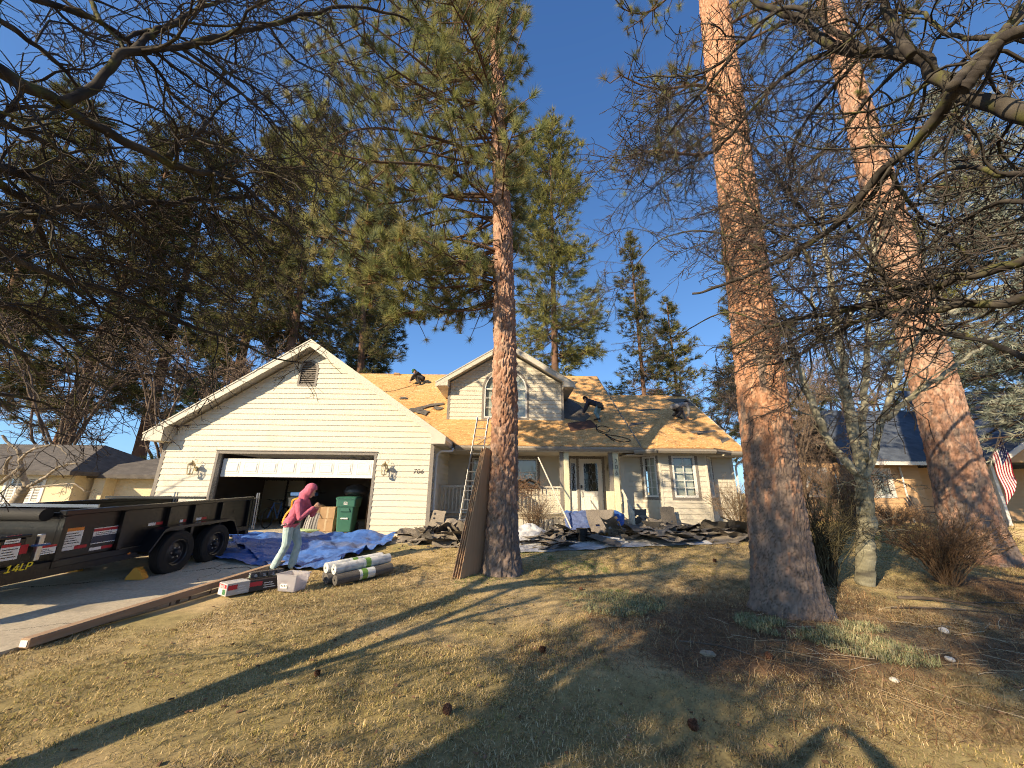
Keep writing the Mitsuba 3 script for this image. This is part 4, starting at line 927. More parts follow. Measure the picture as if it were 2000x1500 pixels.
# roofers
p1_ = roof_pt(-4.62, 17.75)
R1 = dict(head=(.30, .0, .66), face=(.8, .0, -.6), shL=(.16, .17, .56), shR=(.16, -.17, .56), hipL=(-.14, .1, .33), hipR=(-.14, -.1, .33), elL=(.36, .22, .36), elR=(.30, -.22, .34), wrL=(.46, .20, .12), wrR=(.45, -.12, .20),
          knL=(.22, .14, .40), knR=(.18, -.14, .36), anL=(.02, .13, .07), anR=(-.02, -.14, .0), curl=1.0)
def stripe(g, sh, hp):
    b = MB()
    for s in (-.06,): 
        c = curve([sh + np.array([.0, s, .09]), sh + np.array([-.12, s, .03]), hp + (sh - hp) * .5 + np.array([-.13, s, .06])], 8)
        for p, q in zip(c[:-1], c[1:]): b.bar(p, q, .05, .012, (.62, .60, .12))
    return [('hi_vis_strap', b, SATIN)]
figure('person', 'roofer in green cap and dark clothes crouching near the ridge left of the dormer', R1, p1_, math.pi + .35, jacket=(.035, .03, .03), trousers=(.06, .055, .055), hat=(.03, .10, .05), extra=stripe, sc=.98)
p2_ = roof_pt(3.42, 14.55)
R2 = dict(head=(.46, .02, 1.04), face=(.8, 0, -.6), shL=(.32, .17, .94), shR=(.32, -.17, .94), hipL=(-.12, .1, .74), hipR=(-.12, -.1, .74), elL=(.45, .22, .66), elR=(.44, -.2, .68), wrL=(.55, .1, .46), wrR=(.55, -.08, .48),
          knL=(.06, .12, .42), knR=(.0, -.12, .38), anL=(-.06, .12, .17), anR=(-.08, -.12, .02), curl=1.0)
def pouch(g, sh, hp):
    b = MB().box(hp[0] - .14, hp[0] + .08, hp[1] + .13, hp[1] + .24, hp[2] - .16, hp[2] + .06, (.02, .02, .02), b=.02); c = MB().box(hp[0] - .16, hp[0] + .06, hp[1] - .24, hp[1] - .13, hp[2] - .16, hp[2] + .06, (.02, .02, .02), b=.02)
    return [('tool_pouch', b, SATIN), ('tool_pouch', c, SATIN)]
figure('person', 'roofer in dark jacket and faded blue jeans stooping right of the dormer', R2, p2_, math.pi - .3, jacket=(.035, .04, .06), trousers=(.16, .26, .30), hat=None, extra=pouch, sc=.95)
p3_ = np.array([6.75, 14.72, 4.50])
R3 = dict(head=(.48, .02, .68), face=(.7, 0, -.7), shL=(.33, .17, .60), shR=(.33, -.17, .60), hipL=(-.14, .1, .48), hipR=(-.14, -.1, .48), elL=(.42, .22, .32), elR=(.40, -.2, .34), wrL=(.46, .16, .06), wrR=(.42, -.1, .1),
          knL=(.10, .14, .30), knR=(.06, -.14, .26), anL=(-.12, .12, .16), anR=(-.14, -.14, .04), curl=.6)
figure('person', 'roofer in grey shirt bending over the bay window roof', R3, p3_, .25, jacket=(.20, .20, .21), trousers=(.03, .03, .035), sc=.95)
p4_ = np.array([-3.0, 16.6, 5.95])
R4 = dict(head=(.62, 0, 1.06), face=(.9, .2, -.2), shL=(.42, .17, .92), shR=(.42, -.17, .92), hipL=(.0, .1, .66), hipR=(.0, -.1, .66), elL=(.5, .24, .66), elR=(.52, -.24, .66), wrL=(.72, .14, .58), wrR=(.74, -.14, .58),
          knL=(.18, .12, .33), knR=(.12, -.12, .30), anL=(.0, .12, .08), anR=(-.02, -.12, .0), curl=.7)
figure('person', 'roofer in white shirt and dark cap half hidden behind the dormer roof', R4, p4_, .15, jacket=(.68, .68, .68), trousers=(.05, .05, .06), hat=(.04, .04, .045), sc=1.05)
# the photographer, whose shadow lies on the grass
PH = dict(head=(.0, 0, 1.60), face=(1, 0, .25), shL=(-.04, .19, 1.40), shR=(-.04, -.19, 1.40), hipL=(0, .1, .93), hipR=(0, -.1, .93), elL=(.12, .40, 1.62), elR=(.12, -.40, 1.62), wrL=(.22, .14, 1.88), wrR=(.22, -.14, 1.88), palmL=(0, -1, 0), palmR=(0, 1, 0),
          knL=(.02, .11, .5), knR=(.02, -.11, .5), anL=(0, .12, .085), anR=(0, -.12, .085), curl=.6)
figure('person', 'person standing beside the camera with raised arms, casting the rounded shadow at the lower right', PH, (-.64, -.12, .0), math.pi / 2 - .1, jacket=(.05, .05, .06), trousers=(.04, .05, .08))
# ================================================================== trees
# limbs: (points, radius at the butt, radius at the end), in metres
LIMBS = {
 'right': [
  ([(4.63, 2.34, 4.32), (4.67, 2.56, 4.96), (4.51, 2.8, 5.66), (4.39, 2.92, 6.28), (4.13, 3.09, 6.63), (3.95, 3.18, 6.82), (3.66, 3.28, 7.49), (3.39, 3.36, 7.92), (3.1, 3.41, 8.54)], 0.085, 0.028),
  ([(3.89, 2.38, 5.07), (4, 2.8, 5), (3.96, 3.11, 4.95), (3.91, 3.42, 4.84), (3.77, 3.82, 4.63), (3.5, 4.15, 4.53), (3.14, 4.47, 4.45), (2.64, 4.82, 4.38)], 0.055, 0.016),
  ([(4.56, 2.55, 3.6), (4.56, 2.85, 3.62), (4.4, 3.25, 3.68), (4.17, 3.57, 3.69), (3.99, 3.78, 3.66), (3.79, 3.95, 3.67), (3.27, 4.34, 3.64), (2.9, 4.68, 3.42)], 0.05, 0.012),
  ([(4.6, 2.65, 3.24), (4.57, 2.95, 3.29), (4.41, 3.28, 3.41), (4.31, 3.43, 3.43), (4.1, 3.64, 3.53), (3.88, 3.89, 3.47), (3.71, 4.09, 3.37), (3.54, 4.27, 3.26), (3.19, 4.55, 3.16)], 0.045, 0.01),
  ([(3.97, 2.97, 6.44), (3.72, 3.11, 7.18), (3.38, 3.26, 7.63), (3.11, 3.58, 7.55), (2.75, 3.9, 7.48), (2.33, 4.07, 7.65), (1.87, 4.23, 7.86)], 0.035, 0.01),
  ([(2.93, 3.57, 7.28), (2.64, 3.88, 7.06), (2.4, 4.13, 6.85), (2.21, 4.38, 6.6), (2.05, 4.61, 6.35), (1.85, 4.85, 6.08)], 0.022, 0.006),
  ([(4.07, 3.18, 4.99), (3.95, 3.61, 4.76), (3.63, 3.87, 4.82), (3.35, 4.02, 4.98), (3.16, 4.09, 5.45), (3.16, 4.12, 6.08), (3.29, 4.13, 6.41)], 0.028, 0.007),
  ([(4.23, 2, 5.11), (4, 2.11, 5.21), (3.91, 2.29, 5.04), (3.87, 2.36, 4.98)], 0.04, 0.05),
  ([(3.85, 2.56, 5.71), (3.83, 2.59, 6.26), (3.9, 2.59, 6.91), (3.95, 2.59, 7.78)], 0.04, 0.02),
  ([(3.78, 2.35, 5), (4.27, 2.35, 5.51), (4.63, 2.35, 5.86), (5.14, 2.32, 6.54)], 0.04, 0.02),
  ([(4.04, 3.18, 5.02), (4.4, 3.37, 4.69), (4.91, 3.51, 4.54), (5.2, 3.51, 4.69), (5.34, 3.67, 4.4)], 0.022, 0.008),
  ([(4.01, 4.07, 4.82), (3.89, 4.16, 5.39), (3.68, 4.26, 6.2), (3.28, 4.38, 7.02), (2.69, 4.58, 7.37)], 0.022, 0.007),
  ([(4.03, 3.25, 6.93), (3.73, 3.51, 7.02), (3.42, 3.89, 6.9), (3.05, 4.37, 6.6), (2.63, 4.66, 6.51), (2.03, 5.12, 6.23)], 0.03, 0.007),
  ([(4.16, 3.56, 3.69), (4.1, 3.68, 4.39), (3.99, 3.76, 4.89), (3.96, 3.82, 5.66)], 0.02, 0.008),
  ([(3.65, 4.32, 4.66), (3.27, 4.5, 5.07), (2.76, 4.72, 5.41), (2.31, 4.96, 5.41), (1.87, 5.5, 4.91)], 0.018, 0.005),
  ([(3.25, 4.31, 3.63), (2.91, 4.55, 3.96), (2.57, 4.88, 3.88), (2.24, 5.22, 3.7)], 0.014, 0.005),
  ([(4.43, 3, 2.75), (4.51, 3.34, 3.09), (4.42, 3.75, 3.39), (4.32, 4.07, 4.09)], 0.025, 0.008),
  ([(4.45, 2.02, 5.44), (4.56, 2.34, 5.7), (4.48, 2.64, 6.14), (4.41, 2.79, 6.8), (4.22, 3, 7.08)], 0.03, 0.01),
  ([(4.38, 2.38, 4.16), (4.48, 2.71, 4.44), (4.47, 3, 4.81), (4.44, 3.37, 4.83), (4.44, 3.91, 4.64)], 0.028, 0.008),
  ([(4.47, 2.49, 3.8), (4.53, 2.87, 4.25), (4.52, 3.35, 4.22), (4.4, 3.74, 4.16), (4.18, 4.03, 4.2), (3.87, 4.5, 4.03)], 0.024, 0.007),
  ([(4.06, 3.04, 6.56), (3.98, 3.46, 6.5), (3.88, 3.89, 6.33), (3.88, 4.4, 5.97), (3.5, 4.83, 5.79)], 0.024, 0.006),
  ([(4.28, 2.85, 6.16), (4.27, 3.3, 6.2), (4.23, 3.71, 6.12), (4.02, 4.17, 6.02), (3.61, 4.51, 6.17)], 0.022, 0.006),
 ],
 'left': [
  ([(-3.88, 1.69, 4.39), (-3.91, 2.05, 4.61), (-3.89, 2.19, 4.64), (-3.83, 2.36, 4.68), (-3.73, 2.56, 4.69), (-3.61, 2.74, 4.69), (-3.47, 2.89, 4.69), (-3.37, 2.98, 4.69), (-3.11, 3.15, 4.77), (-2.77, 3.48, 4.62), (-2.46, 3.76, 4.43)], 0.055, 0.012),
  ([(-3.55, 2.19, 4.48), (-3.48, 2.27, 4.8), (-3.4, 2.34, 5.32), (-3.17, 2.48, 5.59), (-2.96, 2.56, 5.85), (-2.6, 2.69, 6.27), (-2.24, 2.79, 6.64), (-1.83, 2.9, 6.95), (-1.3, 3.1, 7.09)], 0.035, 0.011),
  ([(-3.37, 2.86, 4.68), (-3.29, 2.95, 5.03), (-3.12, 3.12, 5.11), (-2.9, 3.33, 5.15), (-2.71, 3.58, 5.07)], 0.026, 0.008),
  ([(-3.3, 2.96, 5.04), (-3.31, 3.04, 5.31), (-3.3, 3.16, 5.81), (-3.21, 3.27, 6.12)], 0.018, 0.006),
  ([(-4.15, 1.83, 5.35), (-4.1, 2.15, 5.61), (-4.03, 2.29, 5.73), (-3.94, 2.42, 5.82), (-3.86, 2.58, 5.84), (-3.76, 2.79, 5.8), (-3.69, 3.05, 5.67), (-3.54, 3.22, 5.63), (-3.51, 3.48, 5.42)], 0.032, 0.008),
  ([(-3.42, 2.36, 5.34), (-3.38, 2.42, 5.68), (-3.3, 2.48, 5.92), (-3.21, 2.54, 6.23), (-3.12, 2.59, 6.41), (-2.99, 2.65, 6.83)], 0.026, 0.012),
  ([(-4.12, 2.06, 3.83), (-4.29, 2.48, 4.14), (-4.32, 2.71, 4.25), (-4.25, 3, 4.44), (-4.26, 3.19, 4.4), (-4.2, 3.59, 4.28), (-4.09, 4.1, 3.99)], 0.038, 0.01),
  ([(-4.12, 2.2, 3.35), (-4.38, 2.72, 3.54), (-4.47, 2.97, 3.54), (-4.46, 3.43, 3.61), (-4.3, 3.89, 3.65), (-4.05, 4.37, 3.56), (-3.8, 4.66, 3.54), (-3.43, 5.07, 3.41), (-3.11, 5.29, 3.45)], 0.04, 0.008),
  ([(-4.13, 2.25, 3.9), (-4.44, 2.8, 4.05), (-4.7, 3.17, 3.95), (-4.86, 3.54, 3.84), (-4.96, 4, 3.65), (-5.12, 4.5, 3.32)], 0.034, 0.008),
  ([(-4.58, 2.68, 3.14), (-4.88, 3.26, 3.26), (-4.99, 3.77, 3.28), (-5.06, 4.46, 3.03), (-4.83, 4.98, 3.09)], 0.03, 0.008),
  ([(-3.55, 2.77, 6.06), (-3.38, 3.03, 6.09), (-3.14, 3.39, 6.03), (-2.94, 3.73, 5.87), (-2.66, 4.01, 5.75)], 0.018, 0.006),
  ([(-2.81, 2.91, 6.65), (-2.69, 3.28, 6.65), (-2.44, 3.52, 6.75), (-2.2, 3.96, 6.62)], 0.014, 0.005),
  ([(-3.6, 2.22, 5.46), (-3.94, 2.27, 5.97), (-4.29, 2.31, 6.58)], 0.02, 0.015),
  ([(-4.79, 2.95, 2.9), (-5.22, 3.7, 2.94), (-5.54, 4.3, 2.71), (-5.65, 4.72, 2.55)], 0.024, 0.006),
  ([(-3.92, 1.74, 4.94), (-4.04, 2.09, 5.12), (-4.05, 2.36, 5.19), (-4.08, 2.59, 5.16), (-4.23, 3.16, 4.85), (-4.38, 3.52, 4.56)], 0.024, 0.007),
  ([(-3.59, 2.4, 5.55), (-3.55, 2.57, 5.96), (-3.39, 2.99, 6.27), (-3.11, 3.38, 6.53), (-2.81, 3.76, 6.62)], 0.016, 0.005),
  ([(-3.9, 1.9, 4.05), (-4.16, 2.3, 4.41), (-4.28, 2.65, 4.6), (-4.32, 3.04, 4.72), (-4.22, 3.59, 4.77), (-4.03, 4.38, 4.47)], 0.03, 0.007),
  ([(-5.27, 3.3, 2.44), (-5.45, 3.83, 2.53), (-5.48, 4.27, 2.51), (-5.51, 4.81, 2.23)], 0.022, 0.006),
  ([(-3.99, 2.99, 4.22), (-4.12, 3.64, 4.25), (-3.99, 4.41, 4.18), (-3.73, 5.16, 3.93)], 0.02, 0.006),
  ([(-4.42, 2.63, 3.3), (-4.73, 3.29, 3.86), (-4.73, 3.92, 4.16), (-4.48, 4.65, 4.24), (-4.03, 5.25, 4.32)], 0.022, 0.006),
 ],
 'maple': [
  ([(6.44, 7.42, 0.05), (6.47, 7.23, 0.76), (6.46, 7.05, 1.48), (6.41, 6.91, 2.02)], 0.145, 0.125),
  ([(6.41, 6.93, 1.93), (6.59, 7.06, 2.6), (6.74, 7.2, 3.44), (7.04, 7.35, 4.84), (7.28, 7.45, 6.41), (7.59, 7.51, 8.77)], 0.1, 0.03),
  ([(6.29, 6.87, 1.97), (6.21, 6.94, 2.15), (6.09, 7.05, 2.49), (6.01, 7.19, 3.22), (5.97, 7.29, 4), (5.99, 7.34, 4.47), (6, 7.42, 5.47)], 0.075, 0.04),
  ([(6.48, 6.9, 2.2), (6.85, 7.1, 2.9), (7.22, 7.27, 3.68), (7.77, 7.48, 4.9), (8.45, 7.67, 6.56), (9.22, 7.81, 8.44)], 0.075, 0.025),
  ([(6.37, 6.84, 1.88), (6.52, 6.78, 2.19), (6.73, 6.66, 2.8), (7.07, 6.49, 3.66), (7.26, 6.4, 4.11), (7.63, 6.33, 4.49), (8.25, 6.26, 4.94), (8.9, 6.19, 5.41)], 0.058, 0.025),
  ([(6.8, 6.6, 2.91), (7.22, 6.46, 3.31), (7.65, 6.34, 3.62), (8.14, 6.22, 3.97), (8.76, 6.06, 4.41)], 0.05, 0.02),
  ([(7.08, 7.39, 4.86), (7.75, 7.54, 5.68), (8.31, 7.65, 6.55), (9.13, 7.79, 7.8)], 0.04, 0.02),
  ([(6.72, 7.17, 3.43), (6.75, 7.32, 4.13), (6.78, 7.49, 5.14), (6.94, 7.61, 6.24)], 0.045, 0.02),
 ],
 'corner': [
  ([(-15.7, 12.35, 0.63), (-15.49, 12.2, 1.02), (-15.2, 12.04, 1.41), (-15.06, 11.98, 1.56)], 0.15, 0.12),
  ([(-15.06, 11.98, 1.56), (-15.15, 11.85, 1.94), (-15.2, 11.71, 2.32), (-15.25, 11.61, 2.62), (-15.48, 11.54, 2.8), (-15.69, 11.44, 3.07)], 0.075, 0.03),
  ([(-15.06, 11.99, 1.53), (-14.64, 11.89, 1.72), (-14.21, 11.77, 1.95), (-13.99, 11.69, 2.1), (-13.27, 11.57, 2.26)], 0.06, 0.02),
  ([(-15.16, 11.66, 2.32), (-14.75, 11.51, 2.62), (-14.29, 11.43, 2.74), (-13.85, 11.37, 2.77), (-13.47, 11.4, 2.5)], 0.04, 0.015),
  ([(-16.38, 12.03, 1.01), (-15.85, 11.84, 1.55), (-15.34, 11.71, 1.86), (-14.99, 11.61, 2.13)], 0.06, 0.05),
  ([(-14.8, 11.88, 1.53), (-14.04, 11.75, 1.6), (-13.47, 11.65, 1.65), (-13.19, 11.61, 1.65), (-12.8, 11.6, 1.43)], 0.035, 0.012),
  ([(-15.46, 11.67, 1.93), (-15.3, 11.49, 2.3), (-15.11, 11.41, 2.45)], 0.05, 0.03),
 ],
}
from scipy.spatial import cKDTree
def unit(v): return v / (np.linalg.norm(v, axis=-1, keepdims=True) + 1e-12)
def bark_trunk(key, pts, rad, cw, chh, depth, pal, base_pal, base_h, mt, rows=500, cols=110, seed=0, flare=0.10, crack=.42, gap=(.30, .27, .25)):
    r_ = np.random.default_rng(seed)
    c = curve(pts, rows); s = np.r_[0, np.cumsum(np.linalg.norm(np.diff(c, axis=0), axis=1))]
    R = np.interp(np.linspace(0, 1, rows), np.linspace(0, 1, len(rad)), rad) if len(rad) == len(pts) else np.interp(s, [x[0] for x in rad], [x[1] for x in rad])
    th = np.linspace(0, 2 * np.pi, cols, endpoint=False); Rm = R.mean()
    t = unit(np.gradient(c, axis=0)); a = unit(np.cross(t, [0, 1.0, 0])); b = np.cross(t, a)
    TH, SS_ = np.meshgrid(th, s); RR = np.repeat(R[:, None], cols, 1)
    warp = (meshkit.fbm(np.stack([np.cos(TH) * 3, np.sin(TH) * 3, SS_ * 1.1], -1), 3, seed) - .5)
    emb = lambda TH, S_, : np.stack([np.cos(TH) * Rm / cw, np.sin(TH) * Rm / cw, S_ / chh], -1)
    n = int(2 * np.pi * Rm * s[-1] / (cw * chh) * 1.1)
    q = emb(r_.uniform(0, 2 * np.pi, n), r_.uniform(-.2, s[-1] + .2, n)); kd = cKDTree(q)
    d, i = kd.query(emb(TH + warp * .5 * cw / Rm * 2, SS_ + warp * chh * .8).reshape(-1, 3), k=2)
    edge = (d[:, 1] - d[:, 0]).reshape(TH.shape); idx = i[:, 0].reshape(TH.shape)
    plate = r_.uniform(0, 1, n)[idx]
    fine = meshkit.fbm(np.stack([np.cos(TH) * Rm * 60, np.sin(TH) * Rm * 60, SS_ * 22], -1), 3, seed + 5)
    fib = meshkit.fbm(np.stack([np.cos(TH) * Rm * 34, np.sin(TH) * Rm * 34, SS_ * 4.5], -1), 4, seed + 6)
    ridge = np.abs(fib - .5) * 2                                      # long upright furrows
    h = sm(.02, crack, edge) * (.5 + .4 * plate) + .25 * fine + .9 * sm(.0, .32, ridge) - .35
    fl = 1 + flare * np.exp(-SS_ / .35) * (1.0 + .8 * np.cos(TH * 5 + 1.3) + .5 * np.cos(TH * 3))
    rr = RR * fl + depth * (h - .7)
    v = c[:, None] + rr[..., None] * (np.cos(TH)[..., None] * a[:, None] + np.sin(TH)[..., None] * b[:, None])
    pal, base_pal = np.asarray(pal, float), np.asarray(base_pal, float)
    k = r_.integers(0, len(pal), n)[idx]; k2 = r_.integers(0, len(base_pal), n)[idx]
    m = sm(-.25, .25, (SS_ - base_h) / base_h + (meshkit.fbm(np.stack([np.cos(TH) * 2, np.sin(TH) * 2, SS_ * 1.3], -1), 4, seed + 9) - .5) * 3.0 + (plate - .5) * .5)
    col = pal[k] * m[..., None] + base_pal[k2] * (1 - m[..., None])
    col = col * (.62 + .7 * fine[..., None]) * (.92 + .16 * plate[..., None])
    fleck = (meshkit.fbm(np.stack([np.cos(TH) * Rm * 95, np.sin(TH) * Rm * 95, SS_ * 42], -1), 2, seed + 12) > .64)[..., None]
    col = np.where(fleck, col * .55, col)                              # dark flakes and resin specks of the bark
    i_, j_ = np.meshgrid(np.arange(rows - 1), np.arange(cols), indexing='ij')
    f = np.stack([i_ * cols + j_, i_ * cols + (j_ + 1) % cols, (i_ + 1) * cols + (j_ + 1) % cols, (i_ + 1) * cols + j_], -1).reshape(-1, 4)
    put(key, (v.reshape(-1, 3), np.vstack([f[:, [0, 1, 2]], f[:, [0, 2, 3]]])), mt, smooth=True, color=col.reshape(-1, 3))
    return c, R

def tubes_batch(P, R, sides):
    """many tubes at once: P (n, m, 3), R (n, m)"""
    n, m, _ = P.shape
    t = unit(np.gradient(P, axis=1)); ref = np.where(np.abs(t[..., 2:]) < .9, [0, 0, 1.0], [1.0, 0, 0]); a = unit(np.cross(t, ref)); b = np.cross(t, a)
    th = np.arange(sides) * 2 * np.pi / sides
    v = P[:, :, None] + R[:, :, None, None] * (np.cos(th)[:, None] * a[:, :, None] + np.sin(th)[:, None] * b[:, :, None])
    i, j = np.meshgrid(np.arange(m - 1), np.arange(sides), indexing='ij')
    q = np.stack([i * sides + j, i * sides + (j + 1) % sides, (i + 1) * sides + (j + 1) % sides, (i + 1) * sides + j], -1).reshape(-1, 4)
    f = np.vstack([q[:, [0, 1, 2]], q[:, [0, 2, 3]]])
    return v.reshape(-1, 3), (f[None] + (np.arange(n) * m * sides)[:, None, None]).reshape(-1, 3)

def sprout(P, R, per_m, length, m, rng, ang=(40, 75), bias=(0, 0, 0.0), curl=.25, r0=.6, rend=.3, t0=.15, tmax=1.0, rmax=.02, taper_len=True, zmin=None):
    """side shoots on the curves P (n, k, 3) with radii R (n, k): a new set of curves"""
    n, k, _ = P.shape
    seg = np.linalg.norm(np.diff(P, axis=1), axis=2); L = seg.sum(1)
    cnt = rng.poisson(np.maximum(L * per_m, .001)); src = np.repeat(np.arange(n), cnt); N_ = len(src)
    u = rng.uniform(t0, tmax, N_) * (k - 1); i = np.minimum(u.astype(int), k - 2); w = (u - i)[:, None]
    o = P[src, i] * (1 - w) + P[src, i + 1] * w; r = R[src, i] * (1 - w[:, 0]) + R[src, i + 1] * w[:, 0]
    t = unit(P[src, i + 1] - P[src, i]); x = unit(rng.normal(size=(N_, 3))); x = unit(x - t * (x * t).sum(1, keepdims=True))
    a = np.radians(rng.uniform(*ang, N_))[:, None]; d = unit(t * np.cos(a) + x * np.sin(a) + np.asarray(bias) * .5)
    ln = rng.uniform(*length, N_) * ((1.15 - .6 * (u / (k - 1))) if taper_len else 1)
    pts = [o]; st = ln[:, None] / (m - 1); wob = rng.normal(size=(N_, 3)) * curl * .5
    for s in range(m - 1):
        d = unit(d + rng.normal(size=(N_, 3)) * curl + wob * .35 + np.asarray(bias) * .22); pts.append(pts[-1] + d * st)
    Q = np.stack(pts, 1); rb = np.minimum(r * r0, rmax)
    return Q, rb[:, None] * np.linspace(1, rend, m)[None]

def tree_cols(v, base, alt, rng, lichen=None, seed=0):
    nz = meshkit.fbm(v * 7, 3, seed)[:, None]; c = np.asarray(base) * (1 - sm(.4, .65, nz)) + np.asarray(alt) * sm(.4, .65, nz)
    c = c * rng.uniform(.75, 1.25, (len(v), 1))
    if lichen is not None:
        l = sm(.60, .68, meshkit.fbm(v * 9 + 31, 3, seed + 3))[:, None]; c = c * (1 - l) + np.asarray(lichen) * l
    return c

def bare_tree(name, label, limbs, seed, l1=(3.6, (.7, 1.9)), l2=(7.5, (.25, .75)), l3=(11, (.06, .26)), base=(.036, .031, .028), alt=(.07, .062, .053), lichen=(.085, .085, .034), bias=(0, 0, -.05), tip=(.062, .050, .044), group=None, twig_r=.0056, curl=.22, extra=None):
    r_ = np.random.default_rng(seed)
    key = thing(name, label, 'tree', group)
    mb = MB(); P0, R0 = [], []
    for pts, ra, rb in limbs:
        c = curve(pts, 26); w = r_.normal(size=(26, 3)) * min(ra * .18, .10 * np.linalg.norm(np.diff(c, axis=0), axis=1).mean()); w[0] = 0; c = c + w * np.minimum(1, np.arange(26) / 3)[:, None]
        rr = np.linspace(ra, rb, 26) * r_.uniform(.9, 1.12, 26)
        cf = curve(c, 70); rf = np.interp(np.linspace(0, 1, 70), np.linspace(0, 1, 26), rr)
        v, f = tube(cf, rf, 9); nz = (meshkit.fbm(v * 16, 3, seed) - .5)[:, None]
        ax = np.repeat(cf, 9, 0); ax = np.vstack([ax, cf[:1], cf[-1:]]); v = v + unit(v - ax + 1e-9) * nz * np.minimum(np.r_[np.repeat(rf, 9), 0, 0][:, None] * .55, .014)
        mb.add(v, f, tree_cols(v, base, alt, r_, lichen, seed)); P0.append(c); R0.append(rr)
    put(key + '__trunk', mb.get(), MATTE, smooth=True, color=mb.cols())
    P0, R0 = np.array(P0), np.array(R0)
    tm = dict(bias=bias)
    P1, R1 = sprout(P0, R0, l1[0], l1[1], 12, r_, ang=(35, 80), bias=bias, curl=curl, r0=.55, rend=.28, rmax=.016)
    P2, R2 = sprout(P1, R1, l2[0], l2[1], 6, r_, ang=(35, 75), bias=bias, curl=curl * 1.15, r0=.62, rend=.45, rmax=.0075)
    R2 = np.maximum(R2, twig_r * .85)
    P3, R3 = sprout(P2, R2, l3[0], l3[1], 3, r_, ang=(30, 80), bias=bias, curl=curl * 1.4, r0=.75, rend=.6, rmax=twig_r); R3 = np.maximum(R3, twig_r * .62)
    P3b, R3b = sprout(P1, R1, 6, (.05, .2), 3, r_, ang=(50, 90), curl=curl, r0=.5, rend=.9, rmax=twig_r); R3b = np.maximum(R3b, twig_r * .7)
    b = MB()
    v, f = tubes_batch(P1, np.maximum(R1, twig_r), 5); b.add(v, f, tree_cols(v, base, alt, r_, lichen, seed))
    put(key + '__branch', b.get(), MATTE, smooth=True, color=b.cols()); labels[key + '__branch'] = {'kind': 'stuff'}
    b = MB()
    for P_, R_, s_ in ((P2, R2, 3), (P3, R3, 3), (P3b, R3b, 3)):
        if len(P_): v, f = tubes_batch(P_, R_, s_); b.add(v, f, tree_cols(v, tip, alt, r_, None, seed))
    put(key + '__twig', b.get(), MATTE, smooth=True, color=b.cols()); labels[key + '__twig'] = {'kind': 'stuff'}
    return key

def needles(P, D, m, length, width, ang, rng, cols, along=.5, droop=0.0, L=None):
    """m needles at each of the shoots P with direction D: thin triangles"""
    n = len(P); D = unit(D)
    ref = np.where(np.abs(D[:, 2:]) < .9, [0, 0, 1.0], [1.0, 0, 0]); A = unit(np.cross(D, ref)); B = np.cross(D, A)
    ph = rng.uniform(0, 2 * np.pi, (n, m)); an = np.radians(rng.uniform(ang[0], ang[1], (n, m)))
    al = rng.uniform(-along, 0, (n, m)) * (length if L is None else L[:, None])
    x = A[:, None] * np.cos(ph)[..., None] + B[:, None] * np.sin(ph)[..., None]
    d = D[:, None] * np.cos(an)[..., None] + x * np.sin(an)[..., None]; d[..., 2] -= droop; d = unit(d)
    ln = length * rng.uniform(.65, 1.1, (n, m)); o = P[:, None] + D[:, None] * al[..., None]
    w = unit(np.cross(d, rng.normal(size=(n, m, 3)))) * width / 2
    v = np.stack([o - w, o + w, o + d * ln[..., None]], 2).reshape(-1, 3)
    c = np.asarray(cols)[rng.integers(0, len(cols), n)][:, None] * rng.uniform(.75, 1.25, (n, m))[..., None]
    return v, np.arange(len(v)).reshape(-1, 3), np.repeat(c.reshape(-1, 3), 3, 0)

def path_at(P, u):
    u = np.clip(u, 0, 1) * (len(P) - 1); i = np.minimum(u.astype(int), len(P) - 2); w = (u - i)[:, None]; return P[i] * (1 - w) + P[i + 1] * w

def as_proto(key, pid):
    """turns a finished tree into a prototype that is planted several times"""
    g = {'type': 'shapegroup'}; kinds = []
    for k in [k for k in _count if k.startswith(key + '__')]: del _count[k]
    for k in [k for k in scene if k.startswith(key + '__')]:
        g[k[len(key) + 2:]] = scene.pop(k)
        if labels.pop(k, None): kinds.append(k[len(key) + 2:])
    labels.pop(key); base = key.rsplit('_', 1)[0] if key[-3:].isdigit() else key
    _count[base] = _count[base] - 1
    if _count[base] < 0: del _count[base]
    scene[pid] = g; PROTO[pid] = kinds
PROTO = {}
def plant(name, label, pid, x, y, z, rz, sc=1.0, sz=None, group=None):
    key = thing(name, label, 'tree', group)
    scene[key] = {'type': 'instance', 'to_world': T().translate([x, y, z]).rotate([0, 0, 1], rz).scale([sc, sc, sz or sc]), 'g': {'type': 'ref', 'id': pid}}
    for k in PROTO[pid]: labels[key + '__' + k] = {'kind': 'stuff'}
GREEN = [(.27, .285, .105), (.33, .33, .135), (.20, .225, .095), (.38, .345, .165), (.23, .255, .135)]
SHADEG = [(.115, .12, .055), (.155, .15, .065), (.095, .105, .05), (.20, .175, .085)]  # darker needle greens: shade from neighbouring trees is put into the colour
SUNG = [(.27, .265, .085), (.34, .31, .10), (.20, .21, .08), (.14, .15, .065)]  # yellower, brighter needle greens: sunlight is put into the colour
BROWN = [(.30, .17, .075), (.24, .13, .06)]

